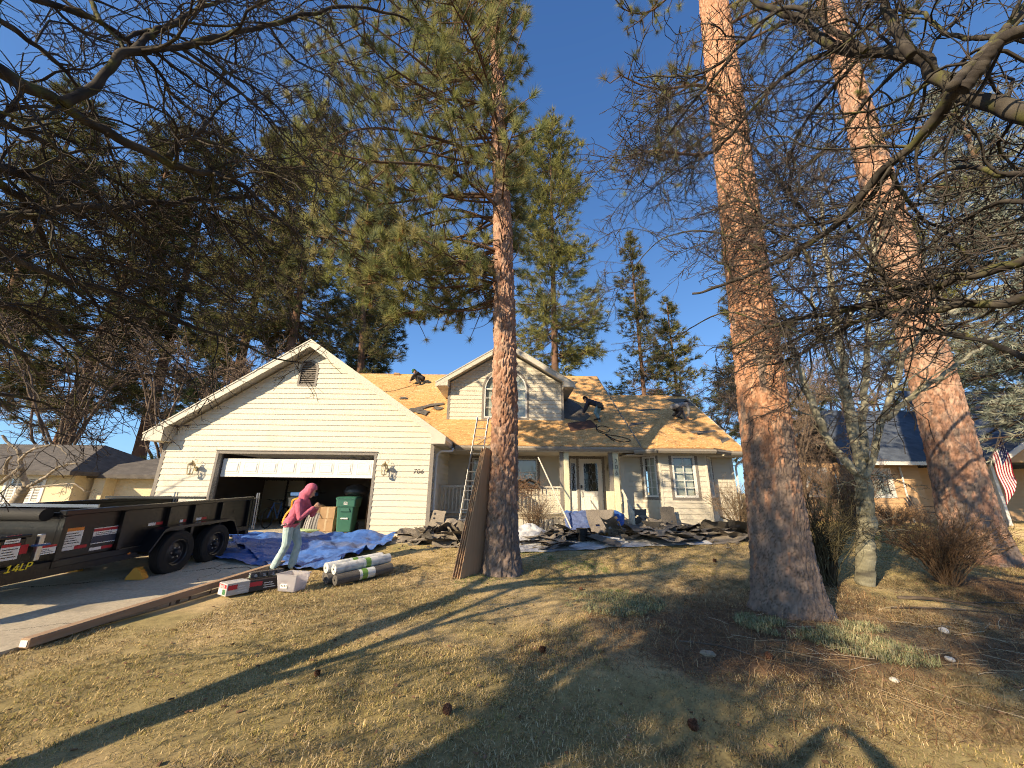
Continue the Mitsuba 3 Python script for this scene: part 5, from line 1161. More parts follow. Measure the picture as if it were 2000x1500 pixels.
def conifer(name, label, base, top, r_butt, crown0, spread, seed, pal, n_br=150, tuft=.30, per=26, nd=26, width=.016, trunk_pal=((.16, .09, .06), (.11, .07, .05)), group=None, droop=-.15, lean=(0, 0), shape=1.0, sparse=0.0, ang=(10, 75), gaps=.0):
    """a conifer of its own: trunk, boughs and foliage of needle shoots"""
    r_ = np.random.default_rng(seed); key = thing(name, label, 'tree', group)
    base, H_ = np.asarray(base, float), top
    c = curve([base, base + np.array([lean[0] * .3, lean[1] * .3, H_ * .35]), base + np.array([lean[0], lean[1], H_])], 60)
    R = np.linspace(r_butt, .03, 60) ** 1.0
    v, f = tube(c, R, 12); v = v + (meshkit.fbm(v * 3.5, 3, seed) - .5)[:, None] * unit(v - np.vstack([np.repeat(c, 12, 0), c[:1], c[-1:]]) + 1e-9) * .10
    put(key + '__trunk', (v, f), MATTE, smooth=True, color=tree_cols(v, trunk_pal[0], trunk_pal[1], r_, None, seed))
    bm = MB(); TP, TD = [], []
    z = np.sort(crown0 + (1 - crown0) * r_.uniform(0, 1, n_br) ** .9)
    az = r_.uniform(0, 2 * np.pi, n_br)
    for k in range(n_br):
        if r_.uniform() < gaps: continue
        f_ = (z[k] - crown0) / (1 - crown0); o = path_at(c, np.array([z[k]]))[0]
        Lb = spread * ((1 - f_) ** shape * .92 + .08) * r_.uniform(.55, 1.12) * min(1, .55 + f_ * 3)
        d = np.array([math.cos(az[k]), math.sin(az[k]), droop + .5 * f_ + r_.uniform(-.15, .15)])
        p1 = o + d * Lb * .5 + [0, 0, -.04 * Lb]; p2 = o + d * Lb + np.array([0, 0, .10 * Lb])
        q = curve([o, p1, p2], 9); br = max(.012, .022 * Lb / spread * r_butt / .3 + .012)
        bm.tube(q, np.linspace(br * 1.6, br * .4, 9), 4, tree_cols(np.zeros((38, 3)), trunk_pal[1], trunk_pal[0], r_))
        n_t = max(3, int(per * (Lb / spread) ** 1.1)); u = r_.uniform(.18 + sparse, 1, n_t) ** .8
        side = np.cross(unit(d), [0, 0, 1.0]); off = r_.normal(size=n_t) * .27 * Lb * (1.1 - u * .75)
        pos = path_at(q, u) + side * off[:, None] + np.stack([np.zeros(n_t), np.zeros(n_t), r_.normal(size=n_t) * .09 * Lb - .02], 1)
        dr_ = unit(unit(d) * 1.0 + side * np.sign(off)[:, None] * r_.uniform(.1, 1.0, (n_t, 1)) + r_.normal(size=(n_t, 3)) * .3 + [0, 0, .25])
        TP.append(pos); TD.append(dr_)
        Q = np.stack([path_at(q, np.maximum(u - .15, 0)), pos], 1); Q = np.stack([Q[:, 0], Q.mean(1) + [0, 0, -.02], Q[:, 1]], 1)
        vv, ff = tubes_batch(Q, np.full((n_t, 3), .009 * max(1, spread / 3)), 3); bm.add(vv, ff, (.06, .045, .035))
    put(key + '__bough', bm.get(), MATTE, smooth=True, color=bm.cols()); labels[key + '__bough'] = {'kind': 'stuff'}
    TP, TD = np.vstack(TP), np.vstack(TD)
    v, f, cc = needles(TP, TD, nd, tuft, width, ang, r_, pal, along=.6)
    put(key + '__needle', (v, f), NEEDLE, color=cc); labels[key + '__needle'] = {'kind': 'stuff'}
    return key
# --- the three big ponderosa pines
ORANGE = [(.42, .23, .145), (.45, .26, .17), (.38, .20, .12), (.46, .29, .195), (.35, .185, .115)]
GREYB = [(.20, .155, .13), (.225, .175, .148), (.178, .138, .118), (.225, .165, .135)]
BROWNB = [(.33, .185, .125), (.39, .235, .165), (.27, .15, .10), (.42, .275, .20), (.30, .20, .15)]
CP = thing('ponderosa_pine', 'tall ponderosa pine in front of the dormer with long needled green crown', 'pine')
cpts = [(-.16, 8.08, -.05), (-.17, 8.09, .6), (-.16, 8.1, 1.6), (-.17, 8.1, 4.2), (-.33, 8.1, 9.0), (-.55, 8.1, 13.5), (-.75, 8.1, 19.0), (-.85, 8.1, 23.0)]
cc_, cR = bark_trunk(CP + '__trunk', cpts, [(0, .40), (.35, .36), (1.0, .325), (2.2, .295), (4.5, .268), (9, .225), (13.5, .185), (19, .12), (23, .05)], .075, .21, .038, BROWNB, GREYB, 1.5, MATTE, rows=620, cols=104, seed=3)
r_ = np.random.default_rng(11)
bm, TP, TD, BP, BD, CPS = MB(), [], [], [], [], []
def pine_branch(o, az, L, rise, tuft_n=16, r0=.045, dead=.1):
    d = np.array([math.cos(az), math.sin(az), 0]); side = np.array([-d[1], d[0], 0])
    wig = r_.normal(size=3) * .08 * L
    q = curve([o, o + d * L * .35 + [0, 0, rise * .45 * L] + wig * .5, o + d * L * .7 + side * wig[0] + [0, 0, rise * .6 * L - .06 * L], o + d * L + side * wig[1] + [0, 0, rise * .8 * L + .02 * L]], 18)
    bm.tube(q, np.linspace(r0, .012, 18), 6, tree_cols(np.zeros((18 * 6 + 2, 3)), (.12, .075, .05), (.07, .05, .04), r_))
    n = max(4, int(tuft_n * 1.45)); u = np.r_[r_.uniform(.05, 1, n - 1) ** .75, 1.0]; st = path_at(q, u)
    off = r_.normal(size=n) * .25 * L * (1.2 - u * .75); off[-1] = 0
    e = st + side * off[:, None] + d * np.abs(off)[:, None] * .55 + np.stack([np.zeros(n)] * 2 + [r_.uniform(-.28, .38, n) * (.35 + np.abs(off))], 1)
    m1 = (st + e) / 2 + r_.normal(size=(n, 3)) * .05 + [0, 0, -.05]
    Q = np.stack([st, (st + m1) / 2, m1, (m1 + e) / 2, e], 1); ok = np.abs(off) > .05
    if ok.any():
        vv, ff = tubes_batch(Q[ok], np.repeat(np.linspace(.014, .008, 5)[None], ok.sum(), 0), 4); bm.add(vv, ff, tree_cols(vv, (.13, .085, .055), (.08, .06, .045), r_))
    dirs = unit(np.where(ok[:, None], e - m1, d) + np.array([0, 0, .35]) + r_.normal(size=(n, 3)) * .15)
    TP.append(e); TD.append(dirs)
    k = r_.uniform(size=n) < dead
    BP.append(e[k] - dirs[k] * .12); BD.append(unit(-dirs[k] * .2 + [0, 0, -1.0]))
    if r_.uniform() < .35: CPS.append(e[r_.integers(n)] - [0, 0, .02])
zs = np.linspace(6.0, 22.0, 66)
for z in zs:
    if r_.uniform() < .12: continue
    o = np.array([np.interp(z, [p[2] for p in cpts], [p[0] for p in cpts]), 8.1, z])
    for _ in range(3):
        a = r_.uniform(-math.pi, math.pi)
        left = .5 - .5 * math.cos(a)
        if z < 8.4 and -2.3 < a < -.4: continue
        #                      # 1 on the left of the trunk, 0 on the right
        prof = np.interp(z, [4.9, 6.0, 8, 11, 15, 22], [.35, .75, 1.0, 1.0, 1.0, .8]) if left > .4 else np.interp(z, [4.9, 7.2, 7.6, 9, 12, 15, 22], [.0, .0, .36, .45, .5, .55, .5])
        L = (1.7 + 3.1 * left ** 1.2) * prof * r_.uniform(.6, 1.12)
        if L < .45 or r_.uniform() < (.10 if left > .4 else .3): continue
        pine_branch(o, a, L, r_.uniform(-.15, .25) if z > 7.5 else r_.uniform(-.10, .12), 3 + (3.9 if left > .4 else 2.0) * L, r0=.010 + .0065 * L)
for z, a, L, rise in ((6.6, 2.55, 3.6, 0), (6.2, 2.9, 3.2, -.10), (6.9, 3.0, 4.2, -.06), (7.4, 3.35, 4.6, .0), (7.9, 2.8, 5.0, 0), (8.6, 3.6, 4.8, .02), (9.2, 3.1, 5.1, .05), (10.2, 3.3, 5.0, .05), (6.7, 3.7, 3.0, -.08), (11, 2.9, 5.0, .1), (12.2, 3.3, 4.8, .1)):
    pine_branch(np.array([-.25, 8.1, z]), a, L, rise, 30, r0=.05, dead=.18)
for z, a, L in ((6.6, 3.4, 1.6), (6.9, 2.6, 1.9), (7.2, 3.9, 1.7), (6.3, 2.2, 1.5), (7.0, 4.4, 1.3)):    # bare dead stubs under the crown
    for k in range(7):
        d = unit(np.array([math.cos(a + r_.normal() * .5), math.sin(a + r_.normal() * .5), r_.normal() * .35])); o = np.array([-.25, 8.1, z + r_.normal() * .4])
        q = curve([o, o + d * L * .5 + r_.normal(size=3) * .1, o + d * L * r_.uniform(.7, 1.2) + r_.normal(size=3) * .15], 9); bm.tube(q, np.linspace(.018, .005, 9), 4, (.075, .055, .045))
put(CP + '__branch', bm.get(), MATTE, smooth=True, color=bm.cols()); labels[CP + '__branch'] = {'kind': 'stuff'}
TP, TD = np.vstack(TP), np.vstack(TD)
v, f, c = needles(TP, TD, 105, .25, .0115, (6, 80), r_, GREEN, along=.7, droop=.05)
v2, f2, c2 = needles(np.vstack(BP), np.vstack(BD), 45, .17, .006, (5, 35), r_, BROWN, along=.4)
put(CP + '__needle', (np.vstack([v, v2]), np.vstack([f, f2 + len(v)])), NEEDLE, color=np.vstack([c, c2])); labels[CP + '__needle'] = {'kind': 'stuff'}
print('center pine tufts', len(TP))
RP = thing('ponderosa_pine', 'stout ponderosa pine with bare orange trunk and flared grey base right of the bay window', 'pine')
rp_pts = [(4.02, 5.98, -.08), (4.04, 5.98, .7), (4.12, 5.98, 2.2), (4.24, 5.98, 4.2), (4.40, 5.98, 7), (4.64, 5.98, 11.2), (4.95, 5.98, 17)]
bark_trunk(RP + '__trunk', rp_pts, [(0, .47), (.3, .43), (.8, .395), (1.6, .37), (3.4, .35), (7, .33), (11.2, .315), (17, .24)], .036, .10, .020, ORANGE, GREYB, 2.7, MATTE, rows=800, cols=170, seed=5, flare=.10, crack=.45)
R2 = thing('ponderosa_pine', 'furthest right ponderosa pine leaning before the tan house', 'pine')
r2_pts = [(10.9, 9.3, .02), (10.9, 9.3, .8), (11.0, 9.3, 2.5), (11.1, 9.3, 5), (11.25, 9.3, 9), (11.5, 9.3, 15), (11.7, 9.3, 20)]
bark_trunk(R2 + '__trunk', r2_pts, [(0, .64), (.4, .55), (1.2, .50), (2.6, .46), (5, .445), (9, .43), (14, .36), (20, .28)], .07, .17, .026, BROWNB, GREYB + BROWNB[:2], 2.4, MATTE, rows=480, cols=120, seed=8, flare=.10)
# high boughs of the two right hand pines: a few long needled shoots hang into the picture
for K, pts, zz, sd in ((RP, rp_pts, (8.5, 17), 21), (R2, r2_pts, (10, 20), 22)):
    r_ = np.random.default_rng(sd); bm, TP, TD, BP, BD, CPS = MB(), [], [], [], [], []
    for z in np.linspace(zz[0], zz[1], 16):
        o = np.array([np.interp(z, [p[2] for p in pts], [p[0] for p in pts]), pts[0][1], z])
        pine_branch(o, r_.uniform(-.9, 4.0) if K == RP else r_.uniform(0, 6.28), r_.uniform(1.2, 3.0), r_.uniform(-.25, .15), 12, r0=.04)
    put(K + '__branch', bm.get(), MATTE, smooth=True, color=bm.cols()); labels[K + '__branch'] = {'kind': 'stuff'}
    v, f, c = needles(np.vstack(TP), np.vstack(TD), 80, .21, .008, (8, 82), r_, SHADEG + GREEN[:2], along=.75, droop=.05)
    put(K + '__needle', (v, f), NEEDLE, color=c); labels[K + '__needle'] = {'kind': 'stuff'}
# --- conifers behind the houses
BT = 'pines standing behind the houses'
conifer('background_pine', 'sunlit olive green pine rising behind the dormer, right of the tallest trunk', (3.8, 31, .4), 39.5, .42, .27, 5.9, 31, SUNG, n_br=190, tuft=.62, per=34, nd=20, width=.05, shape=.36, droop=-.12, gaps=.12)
conifer('background_pine', 'slim dark pine beyond the wing roof, before the blue gap of sky', (12.2, 33, .4), 27.5, .3, .14, 4.3, 32, SHADEG + SUNG[2:], n_br=210, tuft=.5, per=20, nd=18, width=.045, shape=.75, gaps=.1)
conifer('background_pine', 'sparse dark pine between the garage peak and the dormer', (-12.0, 29.5, .4), 32, .40, .24, 3.7, 33, SHADEG, n_br=170, tuft=.55, per=22, nd=24, width=.034, shape=.6, sparse=.12, lean=(-2.5, 0), gaps=.25)
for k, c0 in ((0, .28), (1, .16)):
    as_proto(conifer('background_pine', 'x', (0, 0, 0), 35, .48, c0, 4.9, 40 + k, SHADEG + ([SUNG[3]] if k % 2 else []), n_br=230, tuft=.6, per=30, nd=17, width=.06, shape=.4, lean=(-1.0, 0), gaps=.12, sparse=.05), f'pine_proto_{k}')
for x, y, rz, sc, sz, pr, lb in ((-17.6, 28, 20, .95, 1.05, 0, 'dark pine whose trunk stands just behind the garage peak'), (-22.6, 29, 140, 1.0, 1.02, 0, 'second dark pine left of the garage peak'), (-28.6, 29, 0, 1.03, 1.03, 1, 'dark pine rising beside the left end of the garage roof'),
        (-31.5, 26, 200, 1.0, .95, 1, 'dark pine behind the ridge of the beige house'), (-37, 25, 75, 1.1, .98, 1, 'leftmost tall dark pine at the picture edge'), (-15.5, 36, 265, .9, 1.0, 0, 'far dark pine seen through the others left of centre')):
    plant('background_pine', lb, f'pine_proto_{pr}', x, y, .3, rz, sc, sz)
conifer('background_pine', 'broad pine just above the right end of the wing roof', (16.2, 35, .4), 21, .3, .14, 4.6, 55, SUNG[1:] + SHADEG, n_br=170, tuft=.55, per=26, nd=18, width=.05, shape=.7, gaps=.1)
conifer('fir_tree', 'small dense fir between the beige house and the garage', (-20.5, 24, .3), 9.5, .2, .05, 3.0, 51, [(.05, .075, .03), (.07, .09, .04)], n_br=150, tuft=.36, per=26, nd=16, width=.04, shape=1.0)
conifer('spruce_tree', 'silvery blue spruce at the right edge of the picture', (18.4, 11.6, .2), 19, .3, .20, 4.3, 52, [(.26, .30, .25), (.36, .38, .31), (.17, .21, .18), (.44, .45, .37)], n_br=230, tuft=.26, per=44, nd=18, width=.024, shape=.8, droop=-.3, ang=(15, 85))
conifer('background_pine', 'dull green pine behind the thicket between the two right hand trunks', (19, 27, .4), 24, .35, .15, 4.6, 53, SUNG[2:] + SHADEG, n_br=190, tuft=.55, per=26, nd=24, width=.04, shape=.8)
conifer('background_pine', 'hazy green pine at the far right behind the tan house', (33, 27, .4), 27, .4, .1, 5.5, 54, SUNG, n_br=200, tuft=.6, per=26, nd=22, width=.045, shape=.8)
# --- bare trees
bare_tree('fruit_tree', 'leafless fruit tree overhanging the right of the picture, mossy dark limbs', LIMBS['right'] + [([(6.7, 1.1, -.05), (6.5, 1.4, 1.2), (6.1, 1.7, 2.6), (5.3, 2.1, 3.5), (4.6, 2.5, 3.6)], .19, .06), ([(6.1, 1.7, 2.6), (5.6, 1.9, 3.6), (4.9, 2.2, 4.2), (4.63, 2.34, 4.32)], .14, .088), ([(6.1, 1.7, 2.6), (5.5, 2.2, 3.0), (4.6, 2.65, 3.24)], .1, .045)], 61, l1=(5.0, (.7, 2.3)), l2=(7.5, (.25, .9)), l3=(6.5, (.06, .28)), bias=(-.13, .03, -.12))
bare_tree('fruit_tree', 'leafless fruit tree overhanging the upper left of the picture', LIMBS['left'] + [([(-3.9, .45, -.05), (-4.1, .8, .5), (-4.35, 1.2, 1.0), (-4.9, 1.5, 2.0), (-5.4, 1.85, 3.0)], .155, .12), ([(-5.4, 1.85, 3.0), (-5.0, 1.9, 3.5), (-4.3, 1.5, 4.1), (-3.6, 1.45, 4.35)], .11, .064), ([(-5.4, 1.85, 3.0), (-4.7, 2.0, 3.3), (-3.8, 1.9, 3.6)], .08, .04), ([(-4.35, 1.2, 1.0), (-4.3, 1.6, 2.0), (-3.9, 1.9, 2.9)], .07, .04), ([(-5.4, 1.85, 3.0), (-6.2, 1.8, 3.9), (-6.8, 1.3, 5.0), (-7.4, .6, 6.2)], .08, .03), ([(-5.4, 1.85, 3.0), (-5.6, 2.4, 3.5), (-5.5, 3.0, 4.3), (-5.9, 3.4, 5.2)], .07, .02), ([(-4.3, 1.6, 2.0), (-4.6, 2.2, 3.2), (-4.2, 3.0, 4.2), (-3.3, 3.9, 5.2)], .06, .02)], 62, l1=(3.7, (.7, 2.2)), l2=(8, (.25, .9)), l3=(7.5, (.06, .28)), bias=(.08, .06, -.13), twig_r=.0050)
def grown(x, y, h, spread, seed, n=9, r=.16, z0=.0, fork=.28):
    """limbs of a bare tree that divides low"""
    q = np.random.default_rng(seed); f = h * fork; out = [([(x, y, z0 - .05), (x + .05, y, f * .5 + z0), (x, y + .05, f + z0)], r, r * .75)]
    for k in range(n):
        a = k * 2.4 + q.uniform(-.4, .4); s = spread * q.uniform(.55, 1.05); hh = h * q.uniform(.62, 1.0)
        o = np.array([x, y, z0 + f * q.uniform(.6, 1.0)]); e = np.array([x + s * math.cos(a), y + s * math.sin(a), z0 + hh]); m = o * .45 + e * .55 + np.array([q.normal() * .3, q.normal() * .3, h * .10]); m2 = o * .75 + e * .25 + np.array([q.normal() * .2, q.normal() * .2, h * .03])
        out.append(([tuple(o), tuple(m2), tuple(m), tuple(e)], r * .5, r * .09))
        b = e * .3 + m * .7; a2 = a + q.choice([-1, 1]) * q.uniform(.4, .9); out.append(([tuple(m), tuple(b * .5 + m * .5 + [0, 0, .2]), tuple(m + np.array([math.cos(a2), math.sin(a2), q.uniform(.1, .8)]) * s * .5)], r * .28, r * .06))
    return out
bare_tree('fruit_tree', 'bare tree beyond the left edge of the picture, its shadow on the garage wall', grown(-20.6, 4.0, 7.6, 4.2, 63, n=9, r=.15), 63, l1=(1.2, (.8, 2.0)), l2=(2.0, (.3, .9)), l3=(.5, (.08, .3)), twig_r=.006)
bare_tree('fruit_tree', 'leafless tree behind the camera that shades the right of the lawn', grown(-4.76, -1.87, 8.5, 1.5, 64, n=14, r=.13), 64, l1=(4.5, (.8, 1.8)), l2=(8, (.3, .9)), l3=(1.0, (.1, .3)), twig_r=.012)
bare_tree('fruit_tree', 'second leafless tree added behind the camera, right of the other, to shade the right lawn', grown(-2.1, -4.6, 8.8, 1.5, 67, n=13, r=.12), 67, l1=(4.5, (.8, 1.8)), l2=(8, (.3, .9)), l3=(1, (.1, .3)), twig_r=.012)  # added out of view, placed only to shade the right of the lawn
for k in range(2):
    as_proto(bare_tree('bare_tree', 'x', grown(0, 0, 12, 5.0, 170 + k, n=11, r=.15, z0=0, fork=.22), 170 + k, l1=(1.9, (.7, 2.2)), l2=(3.2, (.3, 1.0)), l3=(4.0, (.1, .4)), twig_r=.012, base=(.12, .09, .068), alt=(.19, .14, .105), lichen=None, tip=(.20, .145, .108), bias=(0, 0, -.02)), f'bare_proto_{k}')
for k, (x, y, rz, sc, lb) in enumerate(((-16.6, 21.5, 30, .9, 'bare brown tree just left of the garage roof, among the dark pines'), (-21.5, 23.5, 110, 1.08, 'bare brown tree behind the ridge of the beige house'), (-27.5, 23, 200, 1.08, 'bare brown tree at the far left behind the beige house'))):
    plant('bare_tree', lb, f'bare_proto_{k % 2}', x, y, .35, rz, sc)
bare_tree('maple_tree', 'smooth grey barked maple forking into several stems between the two right pines', LIMBS['maple'], 65, l1=(2.2, (.6, 1.8)), l2=(4.5, (.25, .8)), l3=(8, (.06, .25)), base=(.21, .20, .145), alt=(.31, .295, .22), lichen=(.09, .085, .07), bias=(0, 0, .05), tip=(.14, .11, .085))
bare_tree('maple_tree', 'small pale barked tree in front of the shuttered windows', LIMBS['corner'], 66, l1=(2.6, (.3, .8)), l2=(5, (.15, .4)), l3=(6, (.05, .15)), base=(.22, .185, .14), alt=(.32, .27, .21), lichen=None, bias=(.05, 0, -.1), twig_r=.006, tip=(.17, .13, .10))
for k, (x, y, sc, lb) in enumerate(((14.2, 19.5, .8, 'brown leafless tree between the flared pine and the grey maple, above the tan house'), (17.8, 23.5, .97, 'brown leafless tree behind the stems of the grey maple'), (22.5, 25, 1.05, 'brown leafless tree behind the leaning right pine, over the slate roof'),
        (10.6, 20.5, .68, 'brown leafless tree just past the right end of the wing roof'), (27.5, 26, 1.05, 'brown leafless tree at the far right above the higher slate roof'), (11.9, 15.6, .44, 'small brown leafless tree behind the trunk of the flared pine'))):
    plant('bare_tree', lb, f'bare_proto_{(k + 1) % 2}', x, y, .4, 57 * k + 13, sc)
# --- shrubs
def shrub(label, x, y, h, spread, n, seed, base=(.12, .08, .055), tip=(.20, .13, .08), r=.008, group=None, rad=.12):
    q = np.random.default_rng(seed); key = thing('bare_shrub', label, 'shrub', group); P0 = []
    for k in range(n):
        a = q.uniform(0, 6.28); s = spread * math.sqrt(q.uniform(.02, 1)); o = np.array([x + rad * math.cos(a) * q.uniform(0, 1), y + rad * math.sin(a) * q.uniform(0, 1), gz(x, y) - .03])
        e = np.array([x + s * math.cos(a), y + s * math.sin(a), gz(x, y) + h * q.uniform(.6, 1.05) * (1 - .25 * s / spread)]); m = o * .5 + e * .5 + np.array([-math.cos(a) * s * .12, -math.sin(a) * s * .12, h * .06]) + q.normal(size=3) * .05
        P0.append(curve([o, m, e], 12) + q.normal(size=(12, 3)) * .012)
    P0 = np.array(P0); R0 = np.repeat(np.linspace(r * 1.5, r * .5, 12)[None], n, 0)
    P1, R1 = sprout(P0, R0, 5, (.15, .55 * h), 6, q, ang=(20, 50), bias=(0, 0, .2), curl=.2, rmax=r * .7, t0=.3)
    P2, R2_ = sprout(P1, R1, 8, (.05, .25), 4, q, ang=(25, 60), bias=(0, 0, .1), curl=.25, rmax=r * .5); 
    b = MB(); v, f = tubes_batch(P0, R0, 5); b.add(v, f, tree_cols(v, base, tip, q)); put(key + '__stem', b.get(), MATTE, smooth=True, color=b.cols()); labels[key + '__stem'] = {'kind': 'stuff'}
    b = MB()
    for P_, R_ in ((P1, np.maximum(R1, r * .35)), (P2, np.maximum(R2_, r * .3))): v, f = tubes_batch(P_, R_, 3); b.add(v, f, tree_cols(v, tip, base, q))
    put(key + '__twig', b.get(), MATTE, smooth=True, color=b.cols()); labels[key + '__twig'] = {'kind': 'stuff'}
    return key
shrub('tall brown bare thicket before the left part of the tan house', 12.6, 14.4, 2.6, 1.5, 90, 87, base=(.15, .105, .075), tip=(.23, .16, .115), r=.010)
shrub('dark upright bare shrub tucked behind the flared pine base', 5.75, 7.35, 1.9, .75, 60, 81, base=(.06, .05, .035), tip=(.10, .09, .05))
shrub('rounded bare brown shrub in front of the leaning right pine', 8.05, 7.5, 1.35, 1.1, 110, 82, base=(.15, .10, .065), tip=(.20, .125, .075), r=.007)
shrub('fan shaped bare shrub at the right corner of the house, beside the bay window', 7.0, 12.0, 1.75, 1.0, 55, 83, base=(.15, .115, .075), tip=(.24, .17, .11))
shrub('low tan shrub under the window of the tan house', 14.9, 15.2, .9, 1.0, 70, 84, base=(.2, .13, .08), tip=(.28, .18, .11), r=.009)
shrub('dark leafless shrub at the right edge beneath the flag', 17.2, 11.5, 1.1, .9, 70, 85, base=(.08, .06, .045), tip=(.13, .09, .07), r=.009)
shrub('small bare shrub before the porch railing, left of the pole', 0.75, 12.7, 1.25, .75, 45, 86, base=(.10, .075, .055), tip=(.19, .13, .085), r=.007)
# ================================================================== tarps, debris, building materials
def cloth(key, poly_uv, hfn, mt, n=60, thick=.003, seed=0, raggedy=.05):
    """a loose sheet: grid over a quadrilateral footprint, height from hfn(x, y)"""
    q = np.asarray(poly_uv, float); u, v = np.meshgrid(np.linspace(0, 1, n), np.linspace(0, 1, n))
    xy = (q[0] * ((1 - u) * (1 - v))[..., None] + q[1] * (u * (1 - v))[..., None] + q[2] * (u * v)[..., None] + q[3] * ((1 - u) * v)[..., None])
    e = (np.minimum(np.minimum(u, 1 - u), np.minimum(v, 1 - v)) < .12)
    xy = xy + (meshkit.fbm(np.concatenate([xy * 2.2, xy[..., :1] * 0 + seed], -1), 3)[..., None] - .5) * raggedy * 2 * np.array([1, -1])
    z = hfn(xy[..., 0], xy[..., 1]); top = np.concatenate([xy, z[..., None]], -1).reshape(-1, 3)
    i, j = np.meshgrid(np.arange(n - 1), np.arange(n - 1), indexing='ij'); f = np.stack([i * n + j, i * n + j + 1, (i + 1) * n + j + 1, (i + 1) * n + j], -1).reshape(-1, 4)
    V_ = np.vstack([top, top - [0, 0, thick]]); F_ = np.vstack([f, f[:, ::-1] + n * n])
    return put(key, (V_, np.vstack([F_[:, [0, 1, 2]], F_[:, [0, 2, 3]]])), mt, smooth=True)
def folds(x, y, amp, s, seed):
    p = np.stack([x * s, y * s, x * 0 + seed], -1); a = meshkit.fbm(p, 4, seed)
    b = meshkit.fbm(p * np.array([.6, 1.6, 1]) + 7, 3, seed + 2)
    return amp * (np.abs(a - .5) * 2.2 + np.abs(b - .5) * 1.6)
tp = cloth('blue_tarp', [(-4.72, 8.0), (-3.55, 7.95), (-3.15, 11.4), (-8.6, 11.75)], lambda x, y: zg(x, y) + .035 + folds(x, y, .17, 1.5, 3) + .04 * np.abs(meshkit.fbm(np.stack([x * 7, y * 7, x * 0], -1), 3) - .5) + .05 * sm(10.9, 11.3, y) * sm(-5.2, -4, x), 'mat_tarp', n=120, seed=3, raggedy=.16)
tag(tp, 'large crumpled blue tarp spread on the driveway before the garage', 'tarp')
t2 = cloth('blue_tarp', [(-8.9, 9.2), (-6.4, 8.75), (-4.7, 8.05), (-6.2, 11.6)], lambda x, y: zg(x, y) + .030 + folds(x, y, .10, 2.0, 9), 'mat_tarp', n=70, seed=9, raggedy=.12)
tag(t2, 'blue tarp lying half under the tail of the trailer', 'tarp')
def heap(x, y):
    """profile of the torn off roofing along the house"""
    g = lambda cx, cy, sx, sy, h: h * np.exp(-((x - cx) / sx) ** 2 - ((y - cy) / sy) ** 2)
    return zg(x, y) + .52 * np.maximum.reduce([g(-1.9, 11.6, .75, .7, .62), g(-1.1, 11.3, .6, .6, .45), g(2.7, 12.1, 1.0, .55, .62), g(3.2, 11.1, 1.6, .7, .34), g(4.9, 11.5, 1.0, .6, .25), g(1.2, 11.3, .9, .6, .22), g(6.9, 12.4, 1.0, .5, .2)])
t3 = cloth('blue_tarp', [(1.55, 11.55), (3.35, 11.75), (3.75, 12.85), (1.75, 12.85)], lambda x, y: zg(x, y) + .14 + .45 * sm(11.5, 12.5, y) * sm(1.2, 1.8, x) * (1 - .45 * sm(3.2, 3.8, x)) + folds(x, y, .10, 3.0, 4), 'mat_tarp', n=80, seed=4, raggedy=.10)
tag(t3, 'shiny blue tarp draped over the porch steps under the debris', 'tarp')
t4 = cloth('silver_tarp', [(-.6, 9.6), (5.2, 10.4), (5.4, 11.5), (-.8, 11.2)], lambda x, y: zg(x, y) + .012 + folds(x, y, .028, 2.2, 6), 'mat_silver_tarp', n=90, seed=6, raggedy=.12)
tag(t4, 'flat silver tarp spread on the grass beneath the roofing debris', 'tarp')
t5 = cloth('silver_tarp', [(.15, 10.5), (1.5, 10.6), (1.3, 11.9), (.0, 11.9)], lambda x, y: zg(x, y) + .05 + .30 * np.exp(-((x - .55) / .5) ** 2 - ((y - 11.4) / .45) ** 2) + folds(x, y, .13, 2.8, 12), 'mat_silver_tarp', n=70, seed=12, raggedy=.10)
tag(t5, 'crumpled silver tarp heaped up just right of the tallest trunk', 'tarp')
rd = np.random.default_rng(5)
def scrap(cx, cy, w, l, tilt, rz, h, label, group, mt='mat_felt', bend=.34, seed=0):
    n, m = 9, 12
    u, v = np.meshgrid(np.linspace(-.5, .5, n), np.linspace(-.5, .5, m))
    r = np.random.default_rng(seed); out = 1 + .22 * (meshkit.noise(np.stack([u * 5, v * 5, u * 0 + seed], -1)) - .5)
    x, y = u * w * out, v * l * out; z = bend * (meshkit.fbm(np.stack([u * 1.6, v * 1.6, u * 0 + seed * .7], -1), 2) - .5) * l + r.normal() * .25 * bend * (u ** 2) * w * 3
    p = np.stack([x, y, z], -1).reshape(-1, 3); p = rotz(rotx(p, tilt), rz) + [cx, cy, h]
    low = p[:, 2] < zg(p[:, 0], p[:, 1]) + .015; p[low, 2] = zg(p[low, 0], p[low, 1]) + .015 + r.uniform(0, .006)
    i, j = np.meshgrid(np.arange(m - 1), np.arange(n - 1), indexing='ij'); f = np.stack([i * n + j, i * n + j + 1, (i + 1) * n + j + 1, (i + 1) * n + j], -1).reshape(-1, 4)
    drop = r.uniform(size=len(f)) < .05; f = f[~drop]
    V_ = np.vstack([p, p - [0, 0, .006]]); F_ = np.vstack([f, f[:, ::-1] + n * m])
    k = put('roofing_scrap', (V_, np.vstack([F_[:, [0, 1, 2]], F_[:, [0, 2, 3]]])), mt, smooth=False); tag(k, label, 'roofing scrap', group)
def f_shingle(p, n, uv):
    a = FB(p.x * 3, p.y * 3, p.z * 3, 3); b = N(p.x * 120, p.y * 120, p.z * 120)
    return MX((.15, .13, .105), (.27, .235, .195), a) * (0.6 + 0.8 * b)
mat('shingle', mikit.proc(f_shingle), 0.95, 0.1)
